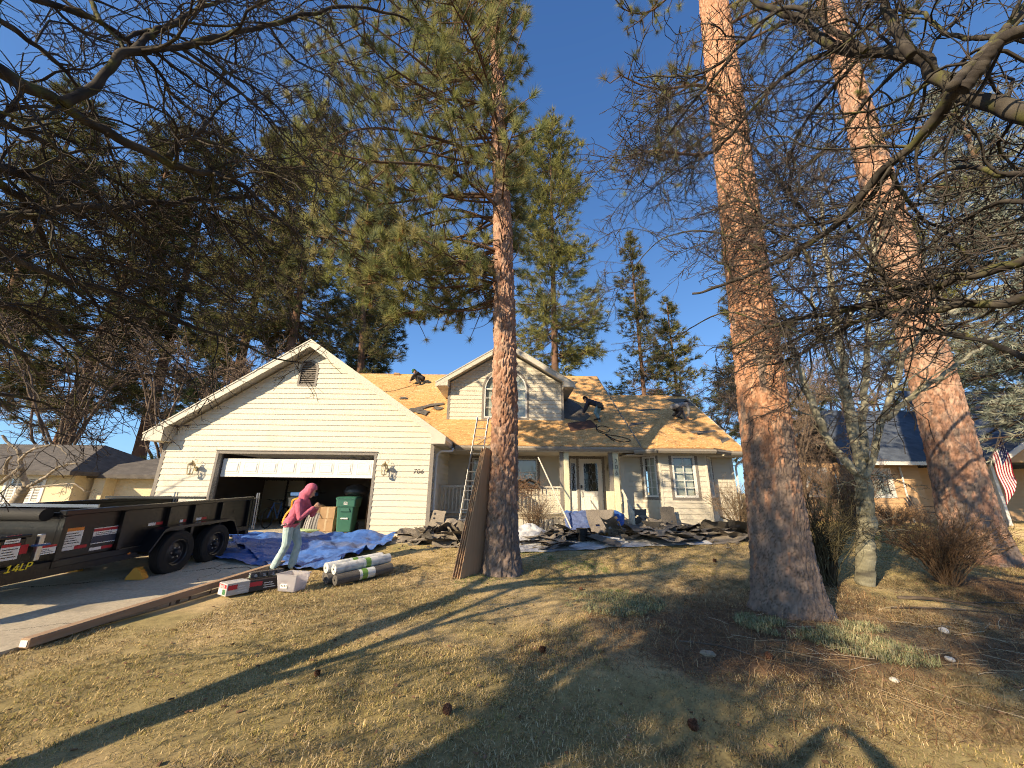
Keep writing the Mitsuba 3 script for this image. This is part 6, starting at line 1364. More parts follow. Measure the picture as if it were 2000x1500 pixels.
for k in range(34):
    x, y = rd.normal(-1.75, .55), rd.normal(11.45, .5); x = min(max(x, -2.9), -.3)
    scrap(x, y, rd.uniform(.35, .9), rd.uniform(.5, 1.2), rd.normal() * .38 + .2, rd.uniform(0, 6.28), float(heap(x, y)) + .02 + .012 * (k % 4), 'torn shingle scrap in the heap beside the garage corner', 'torn scraps heaped at the garage corner', 'mat_shingle' if k % 3 else 'mat_felt', seed=k)
for k in range(70):
    x = rd.uniform(.6, 7.4); y = rd.normal(11.35 + .18 * (x - 3) * .6, .55); y = min(max(y, 10.2), 12.9 if x < 5 else 12.95)
    scrap(x, y, rd.uniform(.3, .9), rd.uniform(.5, 1.5), rd.normal() * .24, rd.uniform(0, 6.28), float(heap(x, y)) + .03 + .012 * (k % 5), 'torn dark roofing strip on the debris between porch and bay window', 'torn strips strewn before the porch and bay', 'mat_felt' if k % 2 else 'mat_shingle', bend=.32, seed=100 + k)
for x, y, w, l, t, rz, lb in ((2.75, 11.75, .9, .75, .9, .1, 'large torn sheet of shingles leaning on the blue tarp'), (5.15, 12.75, .55, .6, 1.45, .25, 'ragged felt piece standing upright against the bay wall'), (4.15, 12.55, .4, .5, 1.4, -.3, 'small ragged felt piece standing beside the porch post'), (-2.3, 11.9, .6, .7, 1.2, -.3, 'tilted shingle slab leaning on the garage corner')):
    scrap(x, y, w, l, t, rz, gz(x, y) + .42, lb, None, 'mat_felt' if 'felt' in lb else 'mat_shingle', bend=.1, seed=int(x * 31) % 97)
for x0, y0, x1, y1, lb in ((4.6, 10.9, 6.1, 11.2, 'thin grey board lying across the debris before the bay'), (-2.6, 10.35, -1.2, 11.1, 'dark strip of drip edge on the walk by the garage corner'), (2.2, 11.0, 2.9, 10.5, 'short pale board poking out of the debris')):
    k = put('scrap_board', MB().bar((x0, y0, gz(x0, y0) + .16), (x1, y1, gz(x1, y1) + .14), .09, .03).get(), 'mat_shingle' if 'pale' not in lb else 'mat_silver_tarp'); tag(k, lb, 'board')
gm = MB()
for k in range(420):
    c_ = rd.uniform(); x, y = (rd.normal(-1.8, .8), rd.normal(11.2, .6)) if c_ < .35 else (rd.uniform(.2, 7.6), rd.normal(11.3, .7)) if c_ < .85 else (rd.normal(-3.3, .4), rd.normal(11.6, .15))
    if y > 12.9 or (x < -2.4 and y > 11.9): continue
    s = rd.uniform(.02, .09); a = rd.uniform(0, 6.28); v, f = cbox((s, s * rd.uniform(.4, 1.5), .012), .003); v = rotz(rotx(v, rd.normal() * .5), a) + [x, y, float(heap(x, y)) + .02]; gm.add(v, f, np.array((.09, .08, .07)) * rd.uniform(.5, 2.0) if c_ < .85 else np.array((.30, .17, .08)) * rd.uniform(.6, 1.3))
tag(gm.put('debris_crumbs', MATTE, color=True), 'crumbled shingle bits strewn along the house front', 'debris', kind='stuff')
BK = thing('bucket', 'black rough bucket standing on the silver tarp before the porch', 'bucket'); bx, by = 1.98, 10.95
MB().rings((bx, by, gz(bx, by) + .03), (0, 0, 1), [(.001, 0), (.13, 0), (.155, .3), (.165, .31), (.15, .315), (.125, .02), (.001, .02)], 20).put(BK + '__shell', 'mat_rubber', smooth=40)
MB().tube([(bx + .16 * math.cos(t), by - .03, gz(bx, by) + .32 - .14 * math.sin(t)) for t in np.linspace(0, math.pi, 12)], .006, 6).put(BK + '__handle', 'mat_steel')
PL = put('long_pole', MB().tube([(.92, 12.75, 2.70), (1.80, 11.7, .55)], .022, 8).get(), 'mat_pole', smooth=40); tag(PL, 'pale long pole leaning on the porch rail', 'pole'); mat('pole', (.52, .46, .38), .6)
# brush and felt caught on the porch rail
br = thing('brush_pile', 'tangle of dry brown brush with felt caught on the porch railing', 'brush pile'); b = MB()
for k in range(240):
    a = rd.uniform(0, 6.28); o = np.array([.45, 12.95, 1.72]) + rd.normal(size=3) * [.30, .12, .12]; d = np.array([math.cos(a), math.sin(a) * .5, rd.normal() * .5]); L = rd.uniform(.2, .6)
    b.tube(curve([o, o + d * L * .5 + rd.normal(size=3) * .05, o + d * L + rd.normal(size=3) * .08], 5), [.006, .005, .005, .004, .003], 3, np.array((.19, .115, .07)) * rd.uniform(.6, 1.4))
b.put(br + '__twigs', MATTE, color=True); labels[br + '__twigs'] = {'kind': 'stuff'}
for k, (x0, x1, z0) in enumerate(((.05, .55, 1.95), (.5, 1.0, 1.98))):
    u, v = np.meshgrid(np.linspace(0, 1, 8), np.linspace(0, 1, 6)); P_ = np.stack([x0 + (x1 - x0) * u, 12.8 + .35 * v, z0 - .22 * (u - .3) ** 2 * (1 if k == 0 else 3) - .1 * v + .06 * meshkit.noise(np.stack([u * 4, v * 4, u * 0 + k], -1))], -1).reshape(-1, 3)
    i, j = np.meshgrid(np.arange(5), np.arange(7), indexing='ij'); f = np.stack([i * 8 + j, i * 8 + j + 1, (i + 1) * 8 + j + 1, (i + 1) * 8 + j], -1).reshape(-1, 4)
    put(br + '__felt_flap', (np.vstack([P_, P_ - [0, 0, .006]]), np.vstack([f, f[:, ::-1] + 48])), 'mat_felt')
# felt left on the roof
for k, (x, y, w, l, rz) in enumerate(((-4.05, 15.3, .5, .3, .3), (-3.75, 15.15, .55, .3, -.4), (-4.3, 15.0, .4, .2, .1), (-4.15, 14.75, .45, .22, .6), (-3.85, 14.5, .4, .2, -.2), (-3.6, 15.6, .5, .2, .5), (-3.3, 15.75, .6, .18, .3), (-3.7, 14.2, .5, .2, .2), (-4.9, 16.3, .3, .15, 0), (-3.15, 15.45, .4, .25, -.3))):
    c = roof_pt(x, y, .01); fx = np.array([math.cos(rz), math.sin(rz), S * math.sin(rz)]); fy = np.array([-math.sin(rz), math.cos(rz), S * math.cos(rz)]); nn = np.array([0, -S, 1]) / SL
    u, v = np.meshgrid(np.linspace(-.5, .5, 6), np.linspace(-.5, .5, 4)); ou = 1 + .5 * (meshkit.noise(np.stack([u * 6, v * 6, u * 0 + k], -1)) - .5)
    P_ = (c + (u * w * ou)[..., None] * fx + (v * l * ou)[..., None] * fy + (.02 + .05 * meshkit.noise(np.stack([u * 3, v * 3, u * 0 + k + 9.], -1)))[..., None] * nn).reshape(-1, 3)
    i, j = np.meshgrid(np.arange(3), np.arange(5), indexing='ij'); f = np.stack([i * 6 + j, i * 6 + j + 1, (i + 1) * 6 + j + 1, (i + 1) * 6 + j], -1).reshape(-1, 4)
    tag(put('felt_flap', (np.vstack([P_, P_ - nn * .006]), np.vstack([f, f[:, ::-1] + 24])), 'mat_felt'), 'torn dark felt flap left on the bare roof left of the dormer', 'roofing felt', 'felt flaps on the roof left of the dormer')
def roof_sheet(key, poly, label, cat, mt='mat_felt', frame=None, up=.022, th=.006):
    tag(put(key, prism_all(Polygon(poly), frame or mfr, up - th, up), mt), label, cat)
roof_sheet('felt_patch', [onm(2.12, 14.85), onm(2.9, 14.6), onm(3.25, 15.0), onm(3.0, 15.9), onm(2.5, 16.6), onm(2.12, 16.9)], 'black felt patch still on the roof right of the dormer', 'roofing felt')
roof_sheet('felt_patch', [onm(2.25, 13.95), onm(3.35, 14.25), onm(3.2, 14.75), onm(2.2, 14.5)], 'torn dark red-brown felt below the stooping roofer', 'roofing felt', 'mat_brown_felt', up=.020)
mat('brown_felt', (.085, .045, .035), .9)
roof_sheet('felt_patch', [onm(7.15, 16.75), onm(8.15, 16.8), onm(8.2, 16.1), onm(7.5, 16.3)], 'grey felt patch at the upper right end of the wing roof', 'roofing felt', frame=wfr)
for k, (x, y, w, l) in enumerate(((5.0, 14.6, .7, .1), (5.9, 15.7, 1.2, .08), (7.5, 14.1, .9, .1), (7.9, 13.6, .5, .12), (6.9, 13.9, .6, .07))):
    roof_sheet('felt_strip', [onm(x - w / 2, y - l), onm(x + w / 2, y + l * 1.2), onm(x + w / 2 - .05, y + l * 2.2), onm(x - w / 2 + .1, y + l)], ['dark felt strip beside the edge of the main roof', 'long felt strip high on the wing roof', 'felt strip low on the right slope of the wing', 'felt scrap at the right eave corner of the wing roof', 'felt strip on the edge of the bay roof'][k], 'roofing felt', frame=wfr, up=.16 if k == 4 else .022)
tag(put('roll_bundle', MB().rings(roof_pt(7.6, 16.98, .0), (1, .05, 0), [(.001, 0), (.04, .02), (.07, .2), (.05, .45), (.001, .5)], 10).get(), 'mat_felt', smooth=40), 'dark bundle lying on the ridge of the wing', 'bundle')
tag(put('roll_bundle', MB().rings(roof_pt(-6.3, 18.85, .06), (1, .05, 0), [(.001, 0), (.07, 0), (.08, .15), (.06, .3), (.001, .31)], 12).get(), 'mat_card', smooth=40), 'small brown bundle on the main ridge by the garage rake', 'bundle')
hp_ = [roof_pt(x, y, .02) for x, y in ((3.35, 14.4), (3.3, 14.05), (3.6, 13.9), (3.75, 14.15), (3.5, 14.3), (3.25, 14.05), (3.45, 13.8), (4.05, 13.6), (4.3, 13.4), (4.05, 13.32), (3.7, 13.5), (3.5, 13.75), (3.7, 13.35))]
tag(put('air_hose', MB().tube(curve(hp_, 90), .014, 6).get(), 'mat_rubber', smooth=True), 'black air hose looped on the roof below the stooping roofer', 'hose')
tag(put('safety_rope', MB().tube(curve([roof_pt(x, y, .02) for x, y in ((-4.95, 17.6), (-5.4, 17.2), (-5.9, 16.95), (-6.35, 17.1))], 30), .010, 5).get(), 'mat_trim_dark', smooth=True), 'dark rope lying on the roof left of the crouching roofer', 'rope')
# ladder
LD = thing('ladder', 'aluminium extension ladder leaning on the eave left of the tallest trunk', 'ladder')
a0, a1 = np.array([-1.66, 12.35, gz(-1.66, 12.35)]), np.array([-1.22, 13.12, 4.15]); lx = np.array([.40, 0, 0])
for s in (0, 1): MB().bar(a0 + lx * s, a1 + lx * s, .025, .07, bev=.005).put(LD + '__rail', 'mat_steel')
for k in range(13):
    p = a0 + (a1 - a0) * (k + .5) / 13; MB().tube([p, p + lx], .016, 8).put(LD + '__rung', 'mat_steel')
MB().bar(a0 + (a1 - a0) * .80 + [.38, -.02, 0], a0 + (a1 - a0) * .80 + [.1, -.35, -.14], .02, .02).put(LD + '__stay', 'mat_steel')
# plywood sheets leaning on the trunk
PT = 'plywood sheets leaning on the tallest trunk'
for k in range(4):
    o = np.array([-1.07 + .05 * k, 7.62 - .035 * k + .02 * (k % 2), gz(-1, 7.6) + .005]); up_ = unit(np.array([.185 - .010 * k, .13, 1.0])); wd = unit(np.array([.60 - .03 * k, .80, 0])); wd = unit(wd - up_ * (wd @ up_)); nn = np.cross(up_, wd)
    c = [o, o + wd * 1.22, o + wd * 1.22 + up_ * (2.50 if k != 1 else 2.42), o + up_ * (2.50 if k != 1 else 2.42)]; V_ = np.array([p + nn * t for t in (0, .014) for p in c])
    tag(put('plywood_sheet', (V_, np.array([[0, 3, 2, 1], [4, 5, 6, 7], [0, 1, 5, 4], [1, 2, 6, 5], [2, 3, 7, 6], [3, 0, 4, 7]])), 'mat_plywood'), ['outermost brown plywood sheet at the left of the leaning stack', 'second plywood sheet, slightly shorter, in the leaning stack', 'third plywood sheet in the leaning stack', 'innermost plywood sheet nearest the tallest trunk'][k], 'plywood', PT)
# timber along the lawn edge, boxes, tub, rolls
def f_beam(p, n, uv): return MX((.34, .235, .155), (.25, .165, .105), FB(p.x * 30, p.y * 2.5, p.z * 30, 3))
mat('beam', mikit.proc(f_beam), .8)
TB = thing('timber_beam', 'long brown timber lying along the edge of driveway and lawn', 'timber')
MB().bar((-4.92, 4.35, .055), (-4.62, 8.25, .135), .11, .09, bev=.006).put(TB + '__beam', 'mat_beam')
k_ = MB().bar((-4.9205, 4.343, .055), (-4.9204, 4.3445, .055), .08, .06, bev=.0005).put(TB + '__end_label', 'mat_white_paint')
def carton(label, x, y, w, l, h, rz, z, base, cat='carton', group=None, band=(.45, .03, .04)):
    key = thing('carton', label, cat, group); m = MB(); m.add(*cbox((w, l, h), .004, (0, 0, h / 2)), base)
    m.move((x, y, z), rz); m.put(key + '__box', SATIN, color=True)
    d = MB(); d.box(-w / 2 + .01, w / 2 - .01, -l / 2 - .0015, -l / 2 - .0005, h * .62, h * .9, band); d.box(-w / 2 + .01, 0, -l / 2 - .0016, -l / 2 - .0005, h * .08, h * .5, (.62, .62, .60)); d.box(w * .05, w * .4, -l / 2 - .0016, -l / 2 - .0005, h * .1, h * .5, (.06, .16, .07))
    for q in range(3): d.box(-w * .4 + .0, w * .25, -l / 2 - .0022, -l / 2 - .0016, h * (.66 + .07 * q), h * (.69 + .07 * q), (.7, .7, .7))
    d.box(w / 2 + .0005, w / 2 + .0015, -l * .45, -l * .05, h * .45, h * .85, band)
    for q in range(3): d.box(w / 2 + .0005, w / 2 + .0016, l * .0, l * (.40 - .06 * q), h * (.2 + .2 * q), h * (.28 + .2 * q), (.55, .55, .55))
    d.move((x, y, z), rz); d.put(key + '__print', SATIN, color=True)
z0 = .02
carton('long dark nail carton with white printed end, nearest on the lawn edge', -4.24, 6.53, .22, .62, .17, .62, z0, (.03, .025, .025)) if False else None
NC = (.035, .028, .028)
carton('dark nail carton with a white and red printed end, lowest and nearest', -4.30, 6.44, .26, .32, .17, -.55, z0, (.42, .41, .40))
carton('black nail carton right behind the white printed one', -4.07, 6.74, .26, .44, .16, -.75, z0, NC)
for k in range(4):
    carton(['first', 'second', 'third', 'fourth'][k] + ' small black box from the left on top of the nail cartons', -4.17 + .085 * k, 6.66 + .09 * k, .10, .11, .085, -.75, z0 + .175, (.055, .05, .048), band=(.09, .08, .08))
tb = thing('plastic_tub', 'clear plastic nail tub with a paper label on the grass', 'tub'); tx, ty = -3.55, 6.72
def tub_ring(s, z): return np.array([[-s * 1.0, -s * .8, z], [s * 1.0, -s * .8, z], [s * 1.0, s * .8, z], [-s * 1.0, s * .8, z]])
V_ = np.vstack([tub_ring(.15, 0), tub_ring(.19, .24), tub_ring(.205, .245), tub_ring(.205, .255), tub_ring(.18, .25), tub_ring(.142, .01)]); V_ = rotz(V_, -.25) + [tx, ty, gz(tx, ty) + .01]
put(tb + '__shell', (V_, np.array([[4 * r + q, 4 * r + (q + 1) % 4, 4 * r + 4 + (q + 1) % 4, 4 * r + 4 + q] for r in range(5) for q in range(4)] + [[3, 2, 1, 0], [20, 21, 22, 23]])), 'mat_tub')
scene['mat_tub'] = {'type': 'principledthin', 'base_color': {'type': 'rgb', 'value': [.80, .78, .80]}, 'roughness': .25, 'diff_trans': 1.2, 'spec_trans': .45}
d = MB(); d.box(-.10, .03, -.148, -.146, .05, .16, (.66, .65, .62)).box(-.10, .03, -.1490, -.148, .135, .16, (.10, .02, .03))
for q in range(4): d.box(-.09 + .03 * q, -.07 + .03 * q, -.149, -.148, .07, .10, (.12, .12, .12))
d.v = [rotx(v - np.array([0, -.147, .05]), -.14) + np.array([0, -.142, .05]) for v in d.v]; d.move((tx, ty, gz(tx, ty) + .01), -.25); d.put(tb + '__label', SATIN, color=True)
mat('wrap', mikit.proc(lambda p, n, uv: MX((.62, .62, .60), (.42, .43, .42), SS(.45, .7, FB(p.x * 12, p.y * 12, p.z * 12, 4)))), .35, .5)
RG = 'underlayment rolls stacked on the lawn'
ax = unit(np.array([.63, .78, .05])); sd = np.array([-ax[1], ax[0], 0])
for k, (s, z, wh, lb, dl) in enumerate(((.0, .085, 0, 'black roll lying nearest in the stack on the lawn', .0), (.19, .085, 0, 'second black roll from the front, at the bottom of the stack', -.06), (.38, .085, 0, 'third black roll hidden under the white ones', .0), (.12, .235, 1, 'white wrapped roll with a green and white band, front of the upper row', .02), (.30, .24, 1, 'middle white wrapped roll of the upper row', -.03), (.47, .21, 1, 'white wrapped roll at the back of the stack', .05))):
    c0 = np.array([-2.98, 6.98, 0]) + sd * s + ax * dl; c0[2] = gz(c0[0], c0[1]) + z + .01; r = .085
    K = thing('roofing_roll', lb, 'roll', RG)
    MB().rings(c0, ax, [(.018, .0), (.035, .0), (.036, -.004), (.055, -.004), (.057, .0), (r * .96, .002), (r, .012), (r * 1.005, .3), (r, .7), (r, 1.088), (r * .96, 1.098), (.02, 1.1)], 28).put(K + '__roll', 'mat_wrap' if wh else 'mat_felt', smooth=35)
    if k in (0, 1, 3, 4):
        MB().rings(c0 + ax * (.42 + .1 * (k % 2)), ax, [(r * 1.01, 0), (r * 1.022, .003), (r * 1.022, .30), (r * 1.01, .303)], 28, (.62, .63, .60)).rings(c0 + ax * (.42 + .1 * (k % 2) + .05), ax, [(r * 1.022, 0), (r * 1.028, .002), (r * 1.028, .10), (r * 1.022, .102)], 28, (.16, .30, .06)).put(K + '__band', SATIN, smooth=True, color=True)
# wall lanterns
def lantern(label, x, y, z, sc=1.0):
    K = thing('wall_lantern', label, 'lantern', 'brass wall lanterns'); c = np.array([x, y - .16 * sc, z])
    s = lambda *a: tuple(np.array(a) * sc)
    mm = MB().rings(c + [0, 0, -.20 * sc], (0, 0, 1), [s(.001, -.02), s(.012, -.01), s(.02, .0), s(.06, .01), s(.062, .022), s(.05, .024)], 12).rings(c + [0, 0, .02 * sc], (0, 0, 1), [s(.088, .0), s(.088, .012), s(.055, .055), s(.03, .075), s(.014, .082), s(.010, .10), s(.016, .112), s(.001, .13)], 6)
    for k in range(6):
        a = k * math.pi / 3; mm.bar(c + np.array([.055 * math.cos(a), .055 * math.sin(a), -.185]) * sc, c + np.array([.082 * math.cos(a), .082 * math.sin(a), .022]) * sc, .009 * sc, .009 * sc, bev=.001)
    mm.put(K + '__cage', 'mat_brass', smooth=30)
    v = MB(); 
    for k in range(6):
        a, b_ = k * math.pi / 3, (k + 1) * math.pi / 3
        v.add(np.array([c + np.array([.054 * math.cos(t), .054 * math.sin(t), -.182]) * sc for t in (a, b_)] + [c + np.array([.08 * math.cos(t), .08 * math.sin(t), .018]) * sc for t in (b_, a)]), [[0, 1, 2, 3]])
    v.put(K + '__glass', 'mat_frost')
    MB().rings(c + [0, 0, -.17 * sc], (0, 0, 1), [s(.001, 0), s(.012, 0), s(.012, .07), s(.018, .09), s(.001, .13)], 8).put(K + '__bulb', 'mat_white_paint', smooth=40)
    q = MB().tube(curve([(x, y - .02 * sc, z - .05 * sc), (x, y - .08 * sc, z + .02 * sc), (x, y - .13 * sc, z + .12 * sc), tuple(c + np.array([0, 0, .12]) * sc)], 14), .010 * sc, 8).rings((x, y - .03 * sc, z - .05 * sc), (0, 1, 0), [s(.001, 0), s(.05, .0), s(.055, .02), s(.055, .03)], 16)
    q.tube(curve([(x + .05 * sc, y - .12 * sc, z + .10 * sc), (x + .08 * sc, y - .10 * sc, z + .14 * sc), (x + .05 * sc, y - .08 * sc, z + .17 * sc), (x, y - .10 * sc, z + .16 * sc)], 12), .006 * sc, 6)
    q.put(K + '__bracket', 'mat_brass', smooth=30)
mat('brass', (.42, .34, .20), .35, .5, .9); scene['mat_frost'] = {'type': 'thindielectric', 'int_ior': 1.5}
lantern('brass lantern on the garage wall left of the door', -9.93, 11.97, 2.22, 1.25); lantern('brass lantern on the garage wall right of the door', -3.93, 11.97, 2.26, 1.25); lantern('small brass lantern beside the front door', 3.84, 14.97, 2.55, .95)
# ---------------- things in the garage
def bin_(label, x, y, z, col_m, w=.62, d=.70, h=1.06, rz=0.0):
    K = thing('wheeled_bin', label, 'bin')
    def rr(sx, sy, z, c=.07): 
        p = sbox(-sx + c, -sy + c, sx - c, sy - c).buffer(c, 3); q = np.asarray(p.exterior.coords)[:-1]; return np.c_[q, np.full(len(q), z)]
    R_ = [rr(w * .36, d * .36, .03, .05), rr(w * .37, d * .37, .10, .05), rr(w * .43, d * .43, h * .72, .06), rr(w * .49, d * .48, h * .74, .06), rr(w * .5, d * .49, h * .93, .06), rr(w * .52, d * .51, h * .935, .06), rr(w * .52, d * .51, h * .965, .06)]
    n = len(R_[0]); V_ = np.vstack(R_); k = np.arange(n); F_ = np.vstack([np.stack([r * n + k, r * n + (k + 1) % n, (r + 1) * n + (k + 1) % n, (r + 1) * n + k], 1) for r in range(len(R_) - 1)])
    g = lambda v: rotz(v, rz) + np.array([x, y, z])
    put(K + '__body', (g(V_), F_), col_m, smooth=35)
    L_ = [rr(w * .53, d * .54, h * .967, .07), rr(w * .53, d * .54, h * .985, .07), rr(w * .45, d * .46, h * 1.02, .07), rr(w * .1, d * .1, h * 1.03, .05)]; V_ = np.vstack(L_)
    F_ = np.vstack([np.stack([r * n + k, r * n + (k + 1) % n, (r + 1) * n + (k + 1) % n, (r + 1) * n + k], 1) for r in range(3)]); F3 = np.array([[3 * n, 3 * n + a, 3 * n + a + 1, 3 * n] for a in range(1, n - 1)])
    put(K + '__lid', (g(V_), np.vstack([F_, F3])), col_m, smooth=35)
    m = MB(); po = Polygon([(-.15, 0), (.15, 0), (.11, .10), (-.11, .10)]); fr = Frame((0, -d * .455, h * .60), (1, 0, 0), (0, .03, 1)); m.prism(po, fr, -.01, .014); m.v = [g(v) for v in m.v]; m.put(K + '__grip', col_m)
    m = MB().bar((-.11, -d * .425, h * .40), (.11, -d * .425, h * .40), .03, .04); m.v = [g(v) for v in m.v]; m.put(K + '__lift_bar', 'mat_white_paint' if 'green' in label else col_m)
    m = MB()
    for q in range(3): m.box(-.06 + .0, .06, -d * .495 - .004, -d * .495 - .001, h * (.80 + .03 * q), h * (.815 + .03 * q))
    m.v = [g(v) for v in m.v]; m.put(K + '__print', 'mat_white_paint')
    for s in (-1, 1):
        m = MB().rings((s * w * .42, d * .36, .13), (1, 0, 0), [(.001, -.03), (.10, -.03), (.13, -.02), (.13, .02), (.10, .03), (.001, .03)], 20); m.v = [g(v) for v in m.v]; m.put(K + '__wheel', 'mat_rubber', smooth=35)
mat('bin_green', (.035, .12, .085), .38, .5); mat('bin_dark', (.028, .03, .034), .4, .5); mat('bin_lid_blue', (.05, .12, .30), .4)
GF = .27
bin_('green wheeled bin just inside the open garage', -5.30, 12.75, GF, 'mat_bin_green', rz=.10); bin_('dark grey wheeled bin behind the person in the hoodie', -6.95, 13.0, GF, 'mat_bin_dark', rz=-.05, h=1.04)
tag(put('storage_tray', MB().box(-7.25, -6.62, 12.7, 13.3, GF + 1.08, GF + 1.20, b=.02).get(), 'mat_bin_lid_blue'), 'blue plastic tray lying on the dark bin', 'tray')
def cbox_thing(label, x, y, w, d, h, z=GF, rz=0.0, open_top=False):
    K = thing('cardboard_box', label, 'box'); m = MB(); m.add(*cbox((w, d, h), .006, (0, 0, h / 2))); m.move((x, y, z), rz); m.put(K + '__body', 'mat_card')
    m = MB().box(-.03, .03, -d / 2 - .002, -d / 2 - .0005, h * .05, h - .002).box(-.03, .03, -d / 2, d / 2, h + .0005, h + .002); m.move((x, y, z), rz); m.put(K + '__tape', 'mat_tape')
    if open_top:
        for s in (-1, 1):
            m = MB(); m.add(np.array([[s * w / 2, -d / 2, h], [s * w / 2, d / 2, h], [s * (w / 2 + .16), d / 2, h + .08], [s * (w / 2 + .16), -d / 2, h + .08]]), [[0, 1, 2, 3]]); v0 = m.v[0]; m = MB(); m.add(np.vstack([v0, v0 - [0, 0, .005]]), [[0, 1, 2, 3], [7, 6, 5, 4], [0, 4, 5, 1], [1, 5, 6, 2], [2, 6, 7, 3], [3, 7, 4, 0]]); m.move((x, y, z), rz); m.put(K + '__flap', 'mat_card')
mat('tape', (.42, .32, .2), .35)
cbox_thing('lower cardboard box beside the green bin', -5.98, 12.95, .50, .42, .38); cbox_thing('upper open cardboard box beside the green bin', -5.97, 12.97, .48, .40, .36, z=GF + .385, open_top=True)
cbox_thing('large carton at the bottom behind the green bin', -4.62, 13.6, .60, .55, .66); cbox_thing('middle carton behind the green bin', -4.62, 13.62, .58, .52, .56, z=GF + .665); cbox_thing('top carton of the stack in the right of the garage', -4.66, 13.6, .50, .46, .42, z=GF + 1.23, rz=.1)
cbox_thing('small box lying on the striped cushion', -6.42, 13.05, .28, .22, .18, z=GF + .55, rz=.5)
cbox_thing('dim carton deep in the garage behind the trailer', -8.6, 16.6, .8, .6, .7); cbox_thing('dim brown carton at the back of the garage', -7.2, 17.2, .8, .6, 1.0)
u, v = np.meshgrid(np.linspace(-1, 1, 26), np.linspace(0, 1, 14)); cu = np.stack([-6.45 + u * .30, 12.70 + .18 * v + .10 * u ** 2, GF + .02 + .54 * v * (1 - .10 * u ** 4)], -1); th = .07 * np.sqrt(np.clip(1 - u ** 4, 0, 1)) * np.sqrt(np.clip(4 * v * (1 - v), 0, 1) * .8 + .2)
fr_v = cu + np.stack([0 * u, -th, 0 * u], -1); bk_v = cu + np.stack([0 * u, th, 0 * u], -1); st = np.where((np.floor((u + 1) * 7.5) % 2)[..., None] == 0, np.array([.36, .34, .32]), np.array([.06, .055, .055]))
i, j = np.meshgrid(np.arange(13), np.arange(25), indexing='ij'); f = np.stack([i * 26 + j, i * 26 + j + 1, (i + 1) * 26 + j + 1, (i + 1) * 26 + j], -1).reshape(-1, 4)
m = MB(); m.add(fr_v.reshape(-1, 3), f, st.reshape(-1, 3)); m.add(bk_v.reshape(-1, 3), f[:, ::-1], st.reshape(-1, 3)); tag(m.put('striped_cushion', MATTE, smooth=True, color=True), 'striped grey cushion standing beside the cardboard boxes', 'cushion')
t = np.linspace(0, 1, 220); ang = t * 2 * math.pi * 6; hs = np.stack([-6.35 + (.22 + .10 * np.sin(t * 17)) * np.cos(ang) * 1.3, 12.32 + (.10 + .03 * np.sin(t * 29)) * np.sin(ang), GF + .02 + .09 * t + .02 * np.sin(ang * .5)], 1)
tag(put('garden_hose', MB().tube(hs, .012, 6).get(), 'mat_hose', smooth=True), 'pale green coiled hose on the garage floor edge', 'hose'); mat('hose', (.33, .42, .22), .4)
tag(put('cable_loop', MB().tube(curve([(-6.78, 12.5, GF + .02), (-6.80, 12.55, GF + .35), (-6.68, 12.6, GF + .62), (-6.45, 12.6, GF + .68), (-6.30, 12.58, GF + .52)], 30), .014, 6).get(), 'mat_white_paint', smooth=True), 'pale cable arching over the striped cushion', 'cable')
SH = thing('shelf_rack', 'dim shelf rack along the back of the garage', 'shelf')
for x in (-9.9, -8.5): MB().box(x - .03, x + .03, 17.0, 17.06, GF, 2.3).put(SH + '__post', 'mat_trim_dark')
for z in (.8, 1.4, 2.0): MB().box(-9.95, -8.45, 17.0, 17.6, z, z + .03).put(SH + '__shelf', 'mat_trim_dark')
sb_ = MB(); sb_.rings((-5.35, 13.35, GF + 1.1), (0, 0, 1), [(.001, 0), (.34, .02), (.40, .14), (.34, .30), (.12, .38), (.001, .39)], 18); tag(put('stuffed_sack', sb_.get(), 'mat_bin_dark', smooth=True), 'black stuffed sack above and behind the green bin', 'sack')
BI = thing('bicycle', 'dim bicycle among the clutter behind the trailer tail', 'bicycle')
for y, nm in ((13.5, ''), (14.5, '')):
    MB().rings((-8.35, y, GF + .33), (1, 0, 0), [(.30, -.015), (.33, -.012), (.335, 0), (.33, .012), (.30, .015), (.30, -.015)], 28).put(BI + '__wheel', 'mat_rubber', smooth=35)
MB().tube([(-8.35, 13.5, GF + .33), (-8.35, 13.75, GF + .82), (-8.35, 14.2, GF + .78), (-8.35, 14.05, GF + .3), (-8.35, 13.75, GF + .75)], .018, 6).tube([(-8.35, 14.2, GF + .85), (-8.35, 14.05, GF + .3), (-8.35, 14.5, GF + .33), (-8.35, 14.2, GF + .7)], .016, 6).put(BI + '__frame', 'mat_bin_lid_blue')
MB().tube([(-8.62, 13.72, GF + .95), (-8.35, 13.68, GF + .90), (-8.08, 13.72, GF + .95)], .014, 6).put(BI + '__handlebar', 'mat_black_steel'); MB().box(-8.42, -8.28, 14.1, 14.35, GF + .85, GF + .91, b=.02).put(BI + '__saddle', 'mat_rubber')
